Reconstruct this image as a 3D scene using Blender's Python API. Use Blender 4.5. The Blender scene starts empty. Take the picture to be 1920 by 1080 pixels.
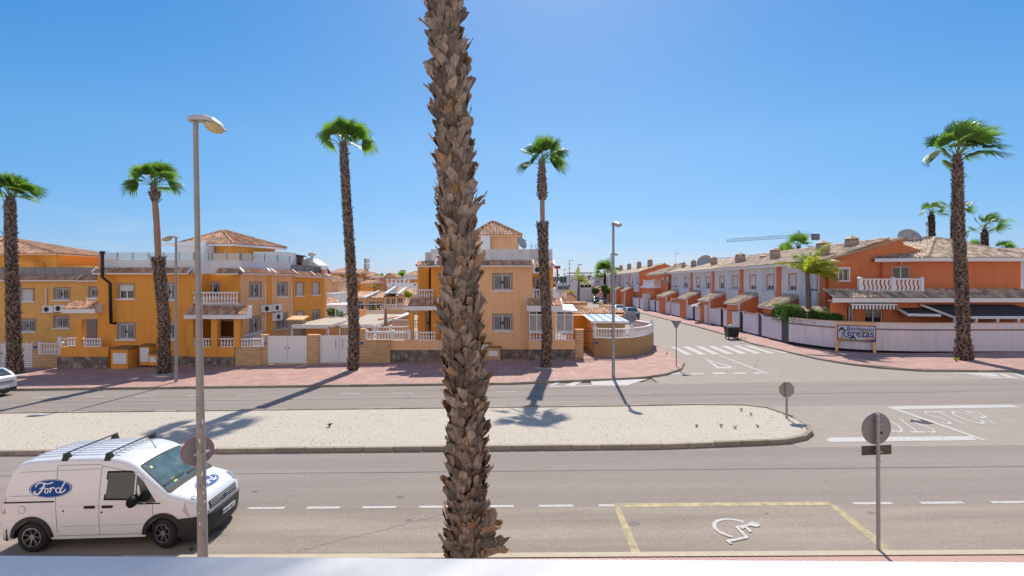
import bpy, math, random
from mathutils import Vector, Matrix
import numpy as np
R = math.radians
sc = bpy.context.scene
COL = sc.collection

# ------------------------------------------------ camera, sky, sun, exposure
FPX, CXP, YH, H, SL = 938.0, 960.0, 531.0, 5.6, 0.016   # focal length and horizon in photo pixels, eye height, fall of the land
cd = bpy.data.cameras.new('camera'); cam = bpy.data.objects.new('camera', cd); COL.objects.link(cam)
cam.location = (0, 0, H); cam.rotation_euler = (R(90), 0, 0)
cd.sensor_width = 36; cd.lens = FPX/1920*36; cd.shift_y = (YH-540)/1920.0
cd.clip_start = 0.05; cd.clip_end = 5000
cd.dof.use_dof = True; cd.dof.focus_distance = 22; cd.dof.aperture_fstop = 11
sc.camera = cam
SUN_EL, SUN_AZ = 48.5, 6.0
w = bpy.data.worlds.new('World'); sc.world = w; w.use_nodes = True
nt = w.node_tree; bg = nt.nodes['Background']
sky = nt.nodes.new('ShaderNodeTexSky'); sky.sky_type = 'NISHITA'; sky.sun_disc = False
sky.sun_elevation = R(SUN_EL); sky.sun_rotation = R(SUN_AZ)
sky.air_density = 1.0; sky.dust_density = 0.35; sky.ozone_density = 2.2; sky.altitude = 0
bg.inputs['Strength'].default_value = 0.10
# thin wisps of cloud low over the horizon
tc = nt.nodes.new('ShaderNodeTexCoord'); mp = nt.nodes.new('ShaderNodeMapping'); mp.inputs['Scale'].default_value = (1, 1, 5.5)
nz = nt.nodes.new('ShaderNodeTexNoise'); nz.inputs['Scale'].default_value = 4.2; nz.inputs['Detail'].default_value = 7; nz.inputs['Roughness'].default_value = .55
rp = nt.nodes.new('ShaderNodeValToRGB'); rp.color_ramp.elements[0].position = .52; rp.color_ramp.elements[1].position = .74
sp = nt.nodes.new('ShaderNodeSeparateXYZ')
r2 = nt.nodes.new('ShaderNodeValToRGB'); r2.color_ramp.elements[0].position = .02; r2.color_ramp.elements[0].color = (1, 1, 1, 1); r2.color_ramp.elements[1].position = .14; r2.color_ramp.elements[1].color = (0, 0, 0, 1)
mu = nt.nodes.new('ShaderNodeMath'); mu.operation = 'MULTIPLY'
m2 = nt.nodes.new('ShaderNodeMath'); m2.operation = 'MULTIPLY'; m2.inputs[1].default_value = .5
mx = nt.nodes.new('ShaderNodeMix'); mx.data_type = 'RGBA'; mx.inputs['B'].default_value = (7.2, 7.6, 8.4, 1)
hs = nt.nodes.new('ShaderNodeHueSaturation'); hs.inputs['Saturation'].default_value = 1.2; hs.inputs['Value'].default_value = 1.0
L = nt.links.new
L(tc.outputs['Generated'], mp.inputs['Vector']); L(mp.outputs['Vector'], nz.inputs['Vector']); L(nz.outputs['Fac'], rp.inputs['Fac'])
L(tc.outputs['Generated'], sp.inputs[0]); L(sp.outputs['Z'], r2.inputs['Fac'])
L(rp.outputs['Color'], mu.inputs[0]); L(r2.outputs['Color'], mu.inputs[1]); L(mu.outputs[0], m2.inputs[0])
sc1 = nt.nodes.new('ShaderNodeVectorMath'); sc1.operation = 'SCALE'; sc1.inputs['Scale'].default_value = .06
sx = nt.nodes.new('ShaderNodeSeparateXYZ'); cx_ = nt.nodes.new('ShaderNodeCombineXYZ'); ti = nt.nodes.new('ShaderNodeVectorMath'); ti.operation = 'MULTIPLY'; ti.inputs[1].default_value = (17.4, 14.0, 13.0)
r3 = nt.nodes.new('ShaderNodeValToRGB'); r3.color_ramp.elements[0].position = .03; r3.color_ramp.elements[0].color = (.62, .77, .97, 1); r3.color_ramp.elements[1].position = .25; r3.color_ramp.elements[1].color = (1, 1, 1, 1)
t2 = nt.nodes.new('ShaderNodeVectorMath'); t2.operation = 'MULTIPLY'
L(sky.outputs['Color'], sc1.inputs[0]); L(sc1.outputs[0], sx.inputs[0])
for k_, g_ in enumerate((1.1, .85, .6)): pw_ = nt.nodes.new('ShaderNodeMath'); pw_.operation = 'POWER'; pw_.inputs[1].default_value = g_; L(sx.outputs[k_], pw_.inputs[0]); L(pw_.outputs[0], cx_.inputs[k_])
L(cx_.outputs[0], ti.inputs[0]); L(sp.outputs['Z'], r3.inputs['Fac']); L(ti.outputs[0], t2.inputs[0]); L(r3.outputs['Color'], t2.inputs[1]); L(t2.outputs[0], hs.inputs['Color'])
# added brightening of the unseen sky behind the camera, lifts the shaded facades
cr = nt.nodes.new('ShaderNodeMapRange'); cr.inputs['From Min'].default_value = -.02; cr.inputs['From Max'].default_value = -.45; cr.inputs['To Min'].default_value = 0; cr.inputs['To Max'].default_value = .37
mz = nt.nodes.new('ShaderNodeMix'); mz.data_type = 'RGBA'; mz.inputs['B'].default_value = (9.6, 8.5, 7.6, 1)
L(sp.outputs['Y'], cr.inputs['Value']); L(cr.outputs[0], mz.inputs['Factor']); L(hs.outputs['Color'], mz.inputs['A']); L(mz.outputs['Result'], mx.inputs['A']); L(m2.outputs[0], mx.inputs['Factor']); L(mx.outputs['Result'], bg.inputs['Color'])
sd = bpy.data.lights.new('sun', 'SUN'); sd.energy = 4.85; sd.angle = R(0.5); sd.color = (1, .94, .84)
sun = bpy.data.objects.new('sun', sd); COL.objects.link(sun)
el, az = R(SUN_EL), R(SUN_AZ)
sdir = Vector((math.sin(az)*math.cos(el), math.cos(az)*math.cos(el), math.sin(el)))
sun.rotation_euler = (-sdir).to_track_quat('-Z', 'Y').to_euler(); sun.location = (0, 0, 40)
sc.view_settings.view_transform = 'Standard'; sc.view_settings.look = 'None'; sc.view_settings.gamma = 1
sc.view_settings.use_curve_mapping = False; sc.view_settings.exposure = 0.15
sc.cycles.max_bounces = 6

# ------------------------------------------------ helpers
def lin(r, g=None, b=None):
    if g is None: r, g, b = r
    f = lambda c: ((c/255+.055)/1.055)**2.4 if c > 10 else c/255/12.92
    return (f(r), f(g), f(b))
MATS = {}
def mat(name, col, rough=.8, var=0, vs=3, rnd=0, bump=0, bs=40, metal=0, spec=.4, trans=0, col2=None, alpha=1, detail=4, coat=0, stretch=None, dirt=0):
    """col/col2 linear; var blends noise towards col2 (or darker); rnd varies by the per-face attribute"""
    if name in MATS: return MATS[name]
    m = bpy.data.materials.new(name); m.use_nodes = True; n = m.node_tree.nodes; l = m.node_tree.links.new
    b = n['Principled BSDF']; b.inputs['Roughness'].default_value = rough; b.inputs['Metallic'].default_value = metal
    b.inputs['Specular IOR Level'].default_value = spec; b.inputs['Alpha'].default_value = alpha
    b.inputs['Transmission Weight'].default_value = trans; b.inputs['Coat Weight'].default_value = coat
    c = (*col, 1); b.inputs['Base Color'].default_value = c
    t = n.new('ShaderNodeTexCoord'); vec = t.outputs['Object']
    if stretch:
        q = n.new('ShaderNodeMapping'); q.inputs['Scale'].default_value = stretch; l(vec, q.inputs['Vector']); vec = q.outputs['Vector']
    src = None
    if var:
        z = n.new('ShaderNodeTexNoise'); z.inputs['Scale'].default_value = vs; z.inputs['Detail'].default_value = detail; z.inputs['Roughness'].default_value = .62
        l(vec, z.inputs['Vector'])
        rr = n.new('ShaderNodeMapRange'); rr.inputs['From Min'].default_value = .3; rr.inputs['From Max'].default_value = .7; rr.inputs['To Max'].default_value = var
        l(z.outputs['Fac'], rr.inputs['Value'])
        x = n.new('ShaderNodeMix'); x.data_type = 'RGBA'; x.inputs['A'].default_value = c; x.inputs['B'].default_value = (*(col2 or tuple(v*.35 for v in col)), 1)
        l(rr.outputs[0], x.inputs['Factor']); src = x.outputs['Result']
    if dirt:
        z = n.new('ShaderNodeTexNoise'); z.inputs['Scale'].default_value = 1.0; z.inputs['Detail'].default_value = 5
        q = n.new('ShaderNodeMapping'); q.inputs['Scale'].default_value = (3.5, 3.5, .35); l(t.outputs['Object'], q.inputs['Vector']); l(q.outputs['Vector'], z.inputs['Vector'])
        rr = n.new('ShaderNodeMapRange'); rr.inputs['From Min'].default_value = .5; rr.inputs['From Max'].default_value = .75; rr.inputs['To Max'].default_value = dirt
        l(z.outputs['Fac'], rr.inputs['Value'])
        x = n.new('ShaderNodeMix'); x.data_type = 'RGBA'; x.inputs['A'].default_value = c; x.inputs['B'].default_value = (col[0]*.42, col[1]*.38, col[2]*.36, 1)
        if src: l(src, x.inputs['A'])
        l(rr.outputs[0], x.inputs['Factor']); src = x.outputs['Result']
    if rnd:
        a = n.new('ShaderNodeAttribute'); a.attribute_name = 'rnd'
        rr = n.new('ShaderNodeMapRange'); rr.inputs['To Min'].default_value = 1-rnd; rr.inputs['To Max'].default_value = 1+rnd
        l(a.outputs['Fac'], rr.inputs['Value'])
        x = n.new('ShaderNodeVectorMath'); x.operation = 'SCALE'; x.inputs[0].default_value = col
        if src: l(src, x.inputs[0])
        l(rr.outputs[0], x.inputs['Scale']); src = x.outputs[0]
    if src: l(src, b.inputs['Base Color'])
    if bump:
        z = n.new('ShaderNodeTexNoise'); z.inputs['Scale'].default_value = bs; z.inputs['Detail'].default_value = 3; l(vec, z.inputs['Vector'])
        u = n.new('ShaderNodeBump'); u.inputs['Strength'].default_value = bump; u.inputs['Distance'].default_value = .02
        l(z.outputs['Fac'], u.inputs['Height']); l(u.outputs[0], b.inputs['Normal'])
    MATS[name] = m; return m
def brickmat(name, c1, c2, cm, bw, bh, ms=.012, var=.3, rough=.85, rot=(0, 0, 0), off=.5, bump=.3):
    if name in MATS: return MATS[name]
    m = bpy.data.materials.new(name); m.use_nodes = True; n = m.node_tree.nodes; l = m.node_tree.links.new
    b = n['Principled BSDF']; b.inputs['Roughness'].default_value = rough
    t = n.new('ShaderNodeTexCoord'); q = n.new('ShaderNodeMapping'); q.inputs['Rotation'].default_value = rot
    k = n.new('ShaderNodeTexBrick'); k.inputs['Color1'].default_value = (*c1, 1); k.inputs['Color2'].default_value = (*c2, 1); k.inputs['Mortar'].default_value = (*cm, 1)
    k.inputs['Scale'].default_value = 1; k.inputs['Brick Width'].default_value = bw; k.inputs['Row Height'].default_value = bh; k.inputs['Mortar Size'].default_value = ms; k.offset = off
    l(t.outputs['Object'], q.inputs['Vector']); l(q.outputs['Vector'], k.inputs['Vector'])
    z = n.new('ShaderNodeTexNoise'); z.inputs['Scale'].default_value = .9; z.inputs['Detail'].default_value = 8; z.inputs['Roughness'].default_value = .65; l(t.outputs['Object'], z.inputs['Vector'])
    rr = n.new('ShaderNodeMapRange'); rr.inputs['From Min'].default_value = .3; rr.inputs['From Max'].default_value = .7; rr.inputs['To Min'].default_value = 1-var; rr.inputs['To Max'].default_value = 1+var*.6
    l(z.outputs['Fac'], rr.inputs['Value'])
    x = n.new('ShaderNodeVectorMath'); x.operation = 'SCALE'; l(k.outputs['Color'], x.inputs[0]); l(rr.outputs[0], x.inputs['Scale']); l(x.outputs[0], b.inputs['Base Color'])
    u = n.new('ShaderNodeBump'); u.inputs['Strength'].default_value = bump; u.inputs['Distance'].default_value = .01; u.invert = True; l(k.outputs['Fac'], u.inputs['Height']); l(u.outputs[0], b.inputs['Normal'])
    MATS[name] = m; return m

def gz(x): return SL*max(-80., min(80., x))
def G(px, py, dz=0.):
    u, v = (px-CXP)/FPX, -(py-YH)/FPX
    d = (H-dz)/(SL*u-v); return Vector((u*d, d, gz(u*d)+dz))
def P(px, py, d): return Vector(((px-CXP)/FPX*d, d, H-(py-YH)/FPX*d))
def X(px, d): return (px-CXP)/FPX*d
def Z(py, d): return H-(py-YH)/FPX*d

OFF = {}
class MB:
    def __init__(s): s.v = []; s.f = []; s.mi = []; s.r = []; s.ms = []; s.sm = []
    def mid(s, m):
        if m not in s.ms: s.ms.append(m)
        return s.ms.index(m)
    def face(s, pts, m, rnd=.5, smooth=False):
        k = len(s.v); s.v += [tuple(p) for p in pts]; s.f.append(tuple(range(k, k+len(pts)))); s.mi.append(s.mid(m)); s.r.append(rnd); s.sm.append(smooth)
    def mesh(s, vs, fs, m, rnd=.5, smooth=False):
        k = len(s.v); s.v += [tuple(p) for p in vs]; i = s.mid(m)
        for f in fs: s.f.append(tuple(k+j for j in f)); s.mi.append(i); s.r.append(rnd if not callable(rnd) else rnd()); s.sm.append(smooth)
    def hexa(s, p, m, rnd=.5):   # 8 points: bottom 0-3, top 4-7
        s.mesh(p, [(0, 3, 2, 1), (4, 5, 6, 7), (0, 1, 5, 4), (1, 2, 6, 5), (2, 3, 7, 6), (3, 0, 4, 7)], m, rnd)
    def box(s, x0, x1, y0, y1, z0, z1, m, rnd=.5):
        s.hexa([(x0, y0, z0), (x1, y0, z0), (x1, y1, z0), (x0, y1, z0), (x0, y0, z1), (x1, y0, z1), (x1, y1, z1), (x0, y1, z1)], m, rnd)
    def fbox(s, fr, a0, a1, n0, n1, h0, h1, m, rnd=.5):  # frame box: along, outward, up
        q = [fr.p(a, n, h) for h in (h0, h1) for a, n in ((a0, n1), (a1, n1), (a1, n0), (a0, n0))]
        s.hexa(q, m, rnd)
    def tube(s, pts, rad, m, n=8, cap=True, smooth=True, rnd=.5, flat=1.0):
        pts = [Vector(p) for p in pts]; N = len(pts)
        if not hasattr(rad, '__len__'): rad = [rad]*N
        vs = []; up = Vector((0, 0, 1))
        for i, p in enumerate(pts):
            t = (pts[min(i+1, N-1)]-pts[max(i-1, 0)]).normalized()
            a = t.cross(up if abs(t.z) < .95 else Vector((0, 1, 0))).normalized(); b = a.cross(t)
            for k in range(n):
                an = 2*math.pi*(k+.5)/n; vs.append(p+(a*math.cos(an)+b*math.sin(an)*flat)*rad[i])
        fs = [(i*n+k, i*n+(k+1) % n, (i+1)*n+(k+1) % n, (i+1)*n+k) for i in range(N-1) for k in range(n)]
        s.mesh(vs, fs, m, rnd, smooth)
        if cap: s.mesh(vs[:n], [tuple(range(n))[::-1]], m, rnd); s.mesh(vs[-n:], [tuple(range(n))], m, rnd)
    def lathe(s, c, prof, m, n=8, smooth=True, rnd=.5, rot=.5):
        c = Vector(c); vs = [c+Vector((r*math.cos(2*math.pi*(k+rot)/n), r*math.sin(2*math.pi*(k+rot)/n), z)) for r, z in prof for k in range(n)]
        fs = [(i*n+k, i*n+(k+1) % n, (i+1)*n+(k+1) % n, (i+1)*n+k) for i in range(len(prof)-1) for k in range(n)]
        s.mesh(vs, fs, m, rnd, smooth)
        s.mesh(vs[-n:], [tuple(range(n))], m, rnd); s.mesh(vs[:n], [tuple(range(n))[::-1]], m, rnd)
    def build(s, name, parent=None, off=None):
        if not s.v: return None
        if off is None:
            off = Vector((0, 0, 0)); q = parent
            while q is not None:
                if q.name in OFF: off = OFF[q.name]
                q = q.parent
        me = bpy.data.meshes.new(name)
        o = np.array([tuple(v) for v in s.v], dtype=np.float64)-np.array(tuple(off))
        me.from_pydata(o.tolist(), [], s.f)
        for m in s.ms: me.materials.append(m)
        me.polygons.foreach_set('material_index', s.mi); me.polygons.foreach_set('use_smooth', s.sm)
        at = me.attributes.new('rnd', 'FLOAT', 'FACE'); at.data.foreach_set('value', s.r)
        me.update()
        ob = bpy.data.objects.new(name, me); COL.objects.link(ob)
        if parent is not None: ob.parent = parent
        return ob
def tag(o, label=None, cat=None, group=None, kind=None):
    if label: o['label'] = label
    if cat: o['category'] = cat
    if group: o['group'] = group
    if kind: o['kind'] = kind
    return o
def thing(name, label, cat, loc=(0, 0, 0), group=None, rz=0, world=True):
    o = bpy.data.objects.new(name, None); COL.objects.link(o); o.empty_display_size = .3
    o.location = loc; o.rotation_euler = (0, 0, rz)
    if world: OFF[o.name] = Vector(loc)
    return tag(o, label, cat, group)
def solo(mb, name, label, cat, loc=(0, 0, 0), group=None):
    o = mb.build(name, None, Vector(loc)); o.location = loc; return tag(o, label, cat, group)
def copytree(o, parent=None):
    c = o.copy(); COL.objects.link(c)
    if parent is not None: c.parent = parent
    for ch in o.children: copytree(ch, c)
    return c
class Fr:
    """vertical wall frame: a runs left to right seen from outside, n outward, h is world height"""
    def __init__(s, p0, p1):
        s.o = Vector((p0[0], p0[1], 0)); d = Vector((p1[0]-p0[0], p1[1]-p0[1], 0)); s.w = d.length; s.A = d.normalized(); s.N = Vector((s.A.y, -s.A.x, 0))
    def p(s, a, n, h): q = s.o+s.A*a+s.N*n; q.z = h; return q
    def at(s, px, py=531):
        d = Vector(((px-CXP)/FPX, 1, -(py-YH)/FPX)); c = Vector((0, 0, H)); t = (s.o-c).dot(s.N)/d.dot(s.N)
        q = c+d*t; return ((q-s.o).dot(s.A), q.z)
    def rect(s, x0, x1, y0, y1):
        a0, h1 = s.at(x0, y0); a1, h0 = s.at(x1, y1); return (a0, a1, h0, h1)
def wall(mb, fr, a0, a1, h0, h1, m, holes=(), depth=.16, rm=None, n=0.):
    xs = sorted({a0, a1, *[v for q in holes for v in q[:2]]}); hs = sorted({h0, h1, *[v for q in holes for v in q[2:4]]})
    for i in range(len(xs)-1):
        for j in range(len(hs)-1):
            ca, ch = (xs[i]+xs[i+1])/2, (hs[j]+hs[j+1])/2
            if any(q[0] < ca < q[1] and q[2] < ch < q[3] for q in holes): continue
            mb.face([fr.p(xs[i], n, hs[j]), fr.p(xs[i+1], n, hs[j]), fr.p(xs[i+1], n, hs[j+1]), fr.p(xs[i], n, hs[j+1])], m)
    for q in holes:
        b0, b1, g0, g1 = q[:4]; k = rm or m
        for (A, B) in (((b0, g0), (b1, g0)), ((b1, g0), (b1, g1)), ((b1, g1), (b0, g1)), ((b0, g1), (b0, g0))):
            mb.face([fr.p(A[0], n, A[1]), fr.p(B[0], n, B[1]), fr.p(B[0], n-depth, B[1]), fr.p(A[0], n-depth, A[1])], k)
rng = random.Random(7)

# ------------------------------------------------ materials
M = {}
def bands(m, sx, sy, amt):
    n = m.node_tree.nodes; l = m.node_tree.links.new; b = n['Principled BSDF']; src = b.inputs['Base Color'].links[0].from_socket
    t = n.new('ShaderNodeTexCoord'); q = n.new('ShaderNodeMapping'); q.inputs['Scale'].default_value = (sx, sy, 1); q.inputs['Rotation'].default_value = (0, 0, R(1)); z = n.new('ShaderNodeTexNoise'); z.inputs['Scale'].default_value = 1; z.inputs['Detail'].default_value = 7; z.inputs['Roughness'].default_value = .6
    rr = n.new('ShaderNodeMapRange'); rr.inputs['From Min'].default_value = .3; rr.inputs['From Max'].default_value = .7; rr.inputs['To Min'].default_value = 1-amt; rr.inputs['To Max'].default_value = 1+amt
    x = n.new('ShaderNodeVectorMath'); x.operation = 'SCALE'; l(t.outputs['Object'], q.inputs['Vector']); l(q.outputs['Vector'], z.inputs['Vector']); l(z.outputs['Fac'], rr.inputs['Value']); l(src, x.inputs[0]); l(rr.outputs[0], x.inputs['Scale']); l(x.outputs[0], b.inputs['Base Color'])
M['asph'] = mat('asphalt', (.33, .275, .235), .93, var=.6, vs=26, bump=.5, bs=90, col2=(.14, .118, .105), detail=10); bands(M['asph'], .05, .9, .13)
M['asph2'] = mat('asphalt_pale', (.36, .305, .25), .95, var=.4, vs=2.0, bump=.3, bs=120, col2=(.23, .205, .18), detail=10)
M['kerb'] = brickmat('kerb_stone', (.25, .21, .17), (.30, .25, .20), (.07, .06, .05), .9, 3, .02, var=.35, off=0)
M['gravel'] = mat('white_gravel', (.66, .585, .48), .95, var=.8, vs=24, bump=.8, bs=34, col2=(.24, .20, .15), detail=9)
M['paint'] = mat('road_paint', (.60, .575, .54), .8, var=.7, vs=11, col2=(.27, .24, .215), detail=10)
M['ypaint'] = mat('road_paint_yellow', (.55, .44, .22), .8, var=.85, vs=5, col2=(.19, .165, .13), detail=9)
M['white'] = mat('white_plaster', (.76, .75, .76), .8, var=.12, vs=1.5, bump=.1, bs=60)
M['whitep'] = mat('white_paint', (.80, .79, .79), .5, var=.06, vs=3)
M['dirtyw'] = mat('weathered_white', (.78, .75, .74), .85, var=.30, vs=2, bump=.15, bs=50, dirt=.5)
M['orange'] = mat('orange_render', (.82, .355, .062), .88, var=.22, vs=.9, bump=.35, bs=60, dirt=.24, col2=(.70, .29, .06))
M['orange2'] = mat('peach_render', (.88, .51, .27), .88, var=.3, vs=.9, bump=.35, bs=60, dirt=.22, col2=(.74, .41, .20))
M['yellowb'] = brickmat('yellow_brick', (.84, .45, .12), (.88, .50, .15), (.62, .35, .11), .25, .075, .008, var=.15, rot=(R(90), 0, 0))
M['terra'] = mat('terracotta_render', (.70, .215, .085), .88, var=.3, vs=1.0, bump=.4, bs=60, dirt=.2, col2=(.55, .16, .06))
M['lilac'] = mat('lilac_white_render', (.76, .70, .72), .85, var=.12, vs=1.6, bump=.2, bs=50, dirt=.3)
M['block'] = brickmat('sandstone_block', (.58, .36, .17), (.68, .45, .24), (.36, .24, .13), .4, .2, .012, var=.2, rot=(R(90), 0, 0))
M['surr'] = brickmat('brick_surround', (.30, .12, .05), (.42, .22, .12), (.45, .36, .28), .12, .06, .012, var=.2, rot=(R(90), 0, 0))
M['tile'] = mat('roof_tile', (.62, .36, .215), .85, rnd=.38, var=.45, vs=2.5, col2=(.42, .23, .15))
M['tile2'] = mat('roof_tile_buff', (.62, .47, .33), .85, rnd=.45, var=.5, vs=2.5, col2=(.36, .26, .18))
M['glass'] = mat('window_glass', (.018, .022, .028), .06, spec=.8)
M['curtain'] = mat('window_blind', (.66, .66, .68), .7, var=.15, vs=6)
M['net'] = mat('net_curtain', (.20, .21, .24), .8, var=.3, vs=6)
M['bars'] = mat('white_iron', (.62, .62, .64), .5)
M['black'] = mat('black_metal', (.010, .010, .011), .6, spec=.2)
M['dark'] = mat('dark_plastic', (.022, .021, .022), .55, bump=.1, bs=90)
M['steel'] = mat('galvanised_steel', (.33, .33, .33), .5, metal=.25, var=.25, vs=8, bump=.05)
M['lampst'] = mat('lamp_post_paint', (.33, .315, .295), .6, var=.5, vs=5, detail=8, col2=(.17, .155, .145))
M['signback'] = mat('sign_back_grey', (.22, .215, .24), .55, metal=.2, var=.15, vs=5)
M['wood'] = mat('brown_wood', (.17, .06, .018), .6, var=.5, vs=6, stretch=(1, 1, .15))
M['soil'] = mat('dry_soil', (.30, .235, .16), .95, var=.5, vs=.6, col2=(.2, .17, .12), bump=.4, bs=8, detail=9)

def leafmat(name, col, tcol):
    m = mat(name, col, .42, rnd=.5); n = m.node_tree.nodes; l = m.node_tree.links.new; t = n.new('ShaderNodeBsdfTranslucent'); t.inputs['Color'].default_value = (*tcol, 1); x = n.new('ShaderNodeMixShader'); x.inputs[0].default_value = .42
    l(n['Principled BSDF'].outputs[0], x.inputs[1]); l(t.outputs[0], x.inputs[2]); l(x.outputs[0], n['Material Output'].inputs['Surface']); return m
M['frond'] = leafmat('frond_green', (.10, .20, .035), (.24, .44, .04))
M['frondy'] = leafmat('frond_yellow_green', (.30, .37, .04), (.60, .62, .05))
M['leaf'] = leafmat('leaf_green', (.085, .165, .028), (.15, .27, .035))
M['petiole'] = mat('petiole', (.16, .22, .05), .5)
M['bootf'] = mat('palm_boot_far', (.25, .185, .15), .9, rnd=.6, var=.6, vs=9, col2=(.11, .075, .06))
M['boot'] = mat('palm_boot', (.34, .285, .245), .9, rnd=.55, var=.9, vs=22, col2=(.09, .068, .055), bump=1.0, bs=60, stretch=(1, 1, .13), detail=6)
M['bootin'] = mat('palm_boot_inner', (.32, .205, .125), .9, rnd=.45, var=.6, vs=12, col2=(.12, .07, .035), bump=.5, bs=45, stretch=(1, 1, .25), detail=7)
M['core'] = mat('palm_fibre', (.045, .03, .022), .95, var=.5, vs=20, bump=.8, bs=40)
M['bark'] = mat('palm_smooth_bark', (.42, .24, .14), .9, var=.5, vs=4, stretch=(1, 1, 4), bump=.6, bs=18, col2=(.24, .15, .10))
M['barkm'] = mat('tree_bark', (.10, .075, .05), .9, var=.5, vs=6, bump=.5, bs=20)
# ------------------------------------------------ the setting: ground, roads, pavements, median
M['pave'] = brickmat('pink_paving', (.40, .225, .185), (.475, .285, .235), (.27, .155, .13), .4, .4, .012, var=.2, off=0, rot=(0, 0, R(-1)), bump=.2)
def nearpave():
    m = bpy.data.materials.new('fan_pattern_paving'); m.use_nodes = True; n = m.node_tree.nodes; l = m.node_tree.links.new
    b = n['Principled BSDF']; b.inputs['Roughness'].default_value = .85
    t = n.new('ShaderNodeTexCoord'); s = n.new('ShaderNodeSeparateXYZ'); l(t.outputs['Object'], s.inputs[0])
    def mth(op, a, bb=None):
        q = n.new('ShaderNodeMath'); q.operation = op
        for i, v in enumerate((a, bb)):
            if v is None: continue
            if isinstance(v, (int, float)): q.inputs[i].default_value = v
            else: l(v, q.inputs[i])
        return q.outputs[0]
    # rows of concentric quarter fans, one fan per 0.9 m
    x = mth('FRACT', mth('MULTIPLY', s.outputs['X'], 1/.85)); y = mth('FRACT', mth('MULTIPLY', s.outputs['Y'], 1/.85))
    r = mth('SQRT', mth('ADD', mth('MULTIPLY', x, x), mth('MULTIPLY', y, y)))
    w = mth('FRACT', mth('MULTIPLY', r, 9)); g = mth('GREATER_THAN', w, .74)
    k = n.new('ShaderNodeMix'); k.data_type = 'RGBA'; k.inputs['A'].default_value = (.50, .33, .28, 1); k.inputs['B'].default_value = (.34, .15, .12, 1); l(g, k.inputs['Factor'])
    l(k.outputs['Result'], b.inputs['Base Color']); return m
M['fan'] = nearpave()
def sheet(name, polys, m, dz, label=None):
    mb = MB()
    for pl in polys: mb.face([Vector((p[0], p[1], gz(p[0])+dz)) for p in pl], m)
    o = mb.build(name); o['kind'] = 'structure'; return o
def strip(mb, ps, qs, m, dz):  # ps, qs: same-length lists of xy
    for i in range(len(ps)-1):
        mb.face([(p[0], p[1], gz(p[0])+dz) for p in (ps[i], ps[i+1], qs[i+1], qs[i])], m)
TR = -.018   # slight turn of the main road
def ry(y0, x): return y0+TR*x
XS = [-300, -80, 80, 300]
sheet('ground', [[(-3000, -60), (-80, -60), (-80, 3000), (-3000, 3000)], [(-80, -60), (80, -60), (80, 3000), (-80, 3000)], [(80, -60), (3000, -60), (3000, 3000), (80, 3000)]], M['soil'], -.05)
YK0, YDASH, YM0, YM1, YFD, YK1 = 10.15, 12.55, 16.75, 22.2, 25.7, 27.6   # near kerb, parking line, median, far parking line, far kerb
mb = MB(); strip(mb, [(x, ry(YK0-.3, x)) for x in XS], [(x, ry(YK1+.25, x)) for x in XS], M['asph'], 0); o = mb.build('main_road'); o['kind'] = 'structure'

# right kerb of the side street and the far corner, taken in plan
rk = [G(1730, 697), G(1650, 691.5), G(1584, 683.5), G(1530, 674), G(1482, 662.7), G(1409, 645.6), G(1361, 629), G(1303, 612.5), G(1209, 589.5)]
rk = [(p.x, p.y) for p in rk]
hd = (rk[-1][0]-rk[-3][0])/(rk[-1][1]-rk[-3][1])
rk.append((rk[-1][0]+hd*70, rk[-1][1]+70)); rk.append((rk[-1][0]+hd*120, rk[-1][1]+120))
# left kerb: corner curve of the middle block
lk = [G(1130, 714), G(1205, 710.5), G(1250, 704), G(1278, 694), G(1284, 683), G(1270, 668), G(1237, 652), G(1216, 636)]
lk = [(p.x, p.y) for p in lk]
wid = 7.4
for y in (48, 60, 90, 140, 260):
    xr = np.interp(y, [p[1] for p in rk], [p[0] for p in rk]); lk.append((float(xr)-wid-1.2*min(1, (y-40)/30), y))
side = [p for p in lk]
mb = MB()
ysamp = [27.0, 28.5, 30, 32, 34, 36, 39, 43, 48, 60, 78, 90, 140, 260]
def lx(y): return float(np.interp(y, [p[1] for p in lk[4:]], [p[0] for p in lk[4:]]))
def rx(y): return float(np.interp(y, [p[1] for p in rk], [p[0] for p in rk]))
strip(mb, [(lx(y)-3.5, y) for y in ysamp], [(rx(y)+(9 if y < 32 else .6), y) for y in ysamp], M['asph2'], .004)
o = mb.build('side_street'); o['kind'] = 'structure'
# pale worn asphalt between the median and the crossing lanes
sheet('crossing_road', [[(X(1500, 16.6), ry(YM0-.02, 9.5)), (75, ry(YM0-.02, 75)), (75, ry(YM1, 75)), (8.5, ry(YM1, 8.5))]], M['asph2'], .003)

def slab(name, outline, m, hgt, km=None, kw=.14, closed=False, tri=None):
    """raised pavement: outline of xy (kerb side first), top face polygons, kerb stones along the listed run"""
def kerbrun(mb, pts, w_, h0, h1, side=1):
    """kerb stones along pts; body lies on the left of travel when side=1"""
    n = len(pts); L2 = []
    for i in range(n):
        a = Vector(pts[max(i-1, 0)]); b = Vector(pts[min(i+1, n-1)]); t = (b-a).normalized(); nn = Vector((-t.y, t.x))*side*w_
        L2.append((pts[i][0]+nn.x, pts[i][1]+nn.y))
    for i in range(n-1):
        a, b, c, d = pts[i], pts[i+1], L2[i+1], L2[i]
        L = math.hypot(b[0]-a[0], b[1]-a[1]); k = max(1, min(400, int(round(L/1.0))))
        for j in range(k):
            t0, t1 = (j+.012)/k, (j+.988)/k
            f = lambda p, q, t: (p[0]+(q[0]-p[0])*t, p[1]+(q[1]-p[1])*t)
            q = [f(a, b, t0), f(a, b, t1), f(d, c, t1), f(d, c, t0)]
            dd = rng.uniform(-.006, .006)
            mb.hexa([(p[0], p[1], gz(p[0])+h0) for p in q]+[(p[0], p[1], gz(p[0])+h1+dd) for p in q], M['kerbs'], rng.random())
    return L2
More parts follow.
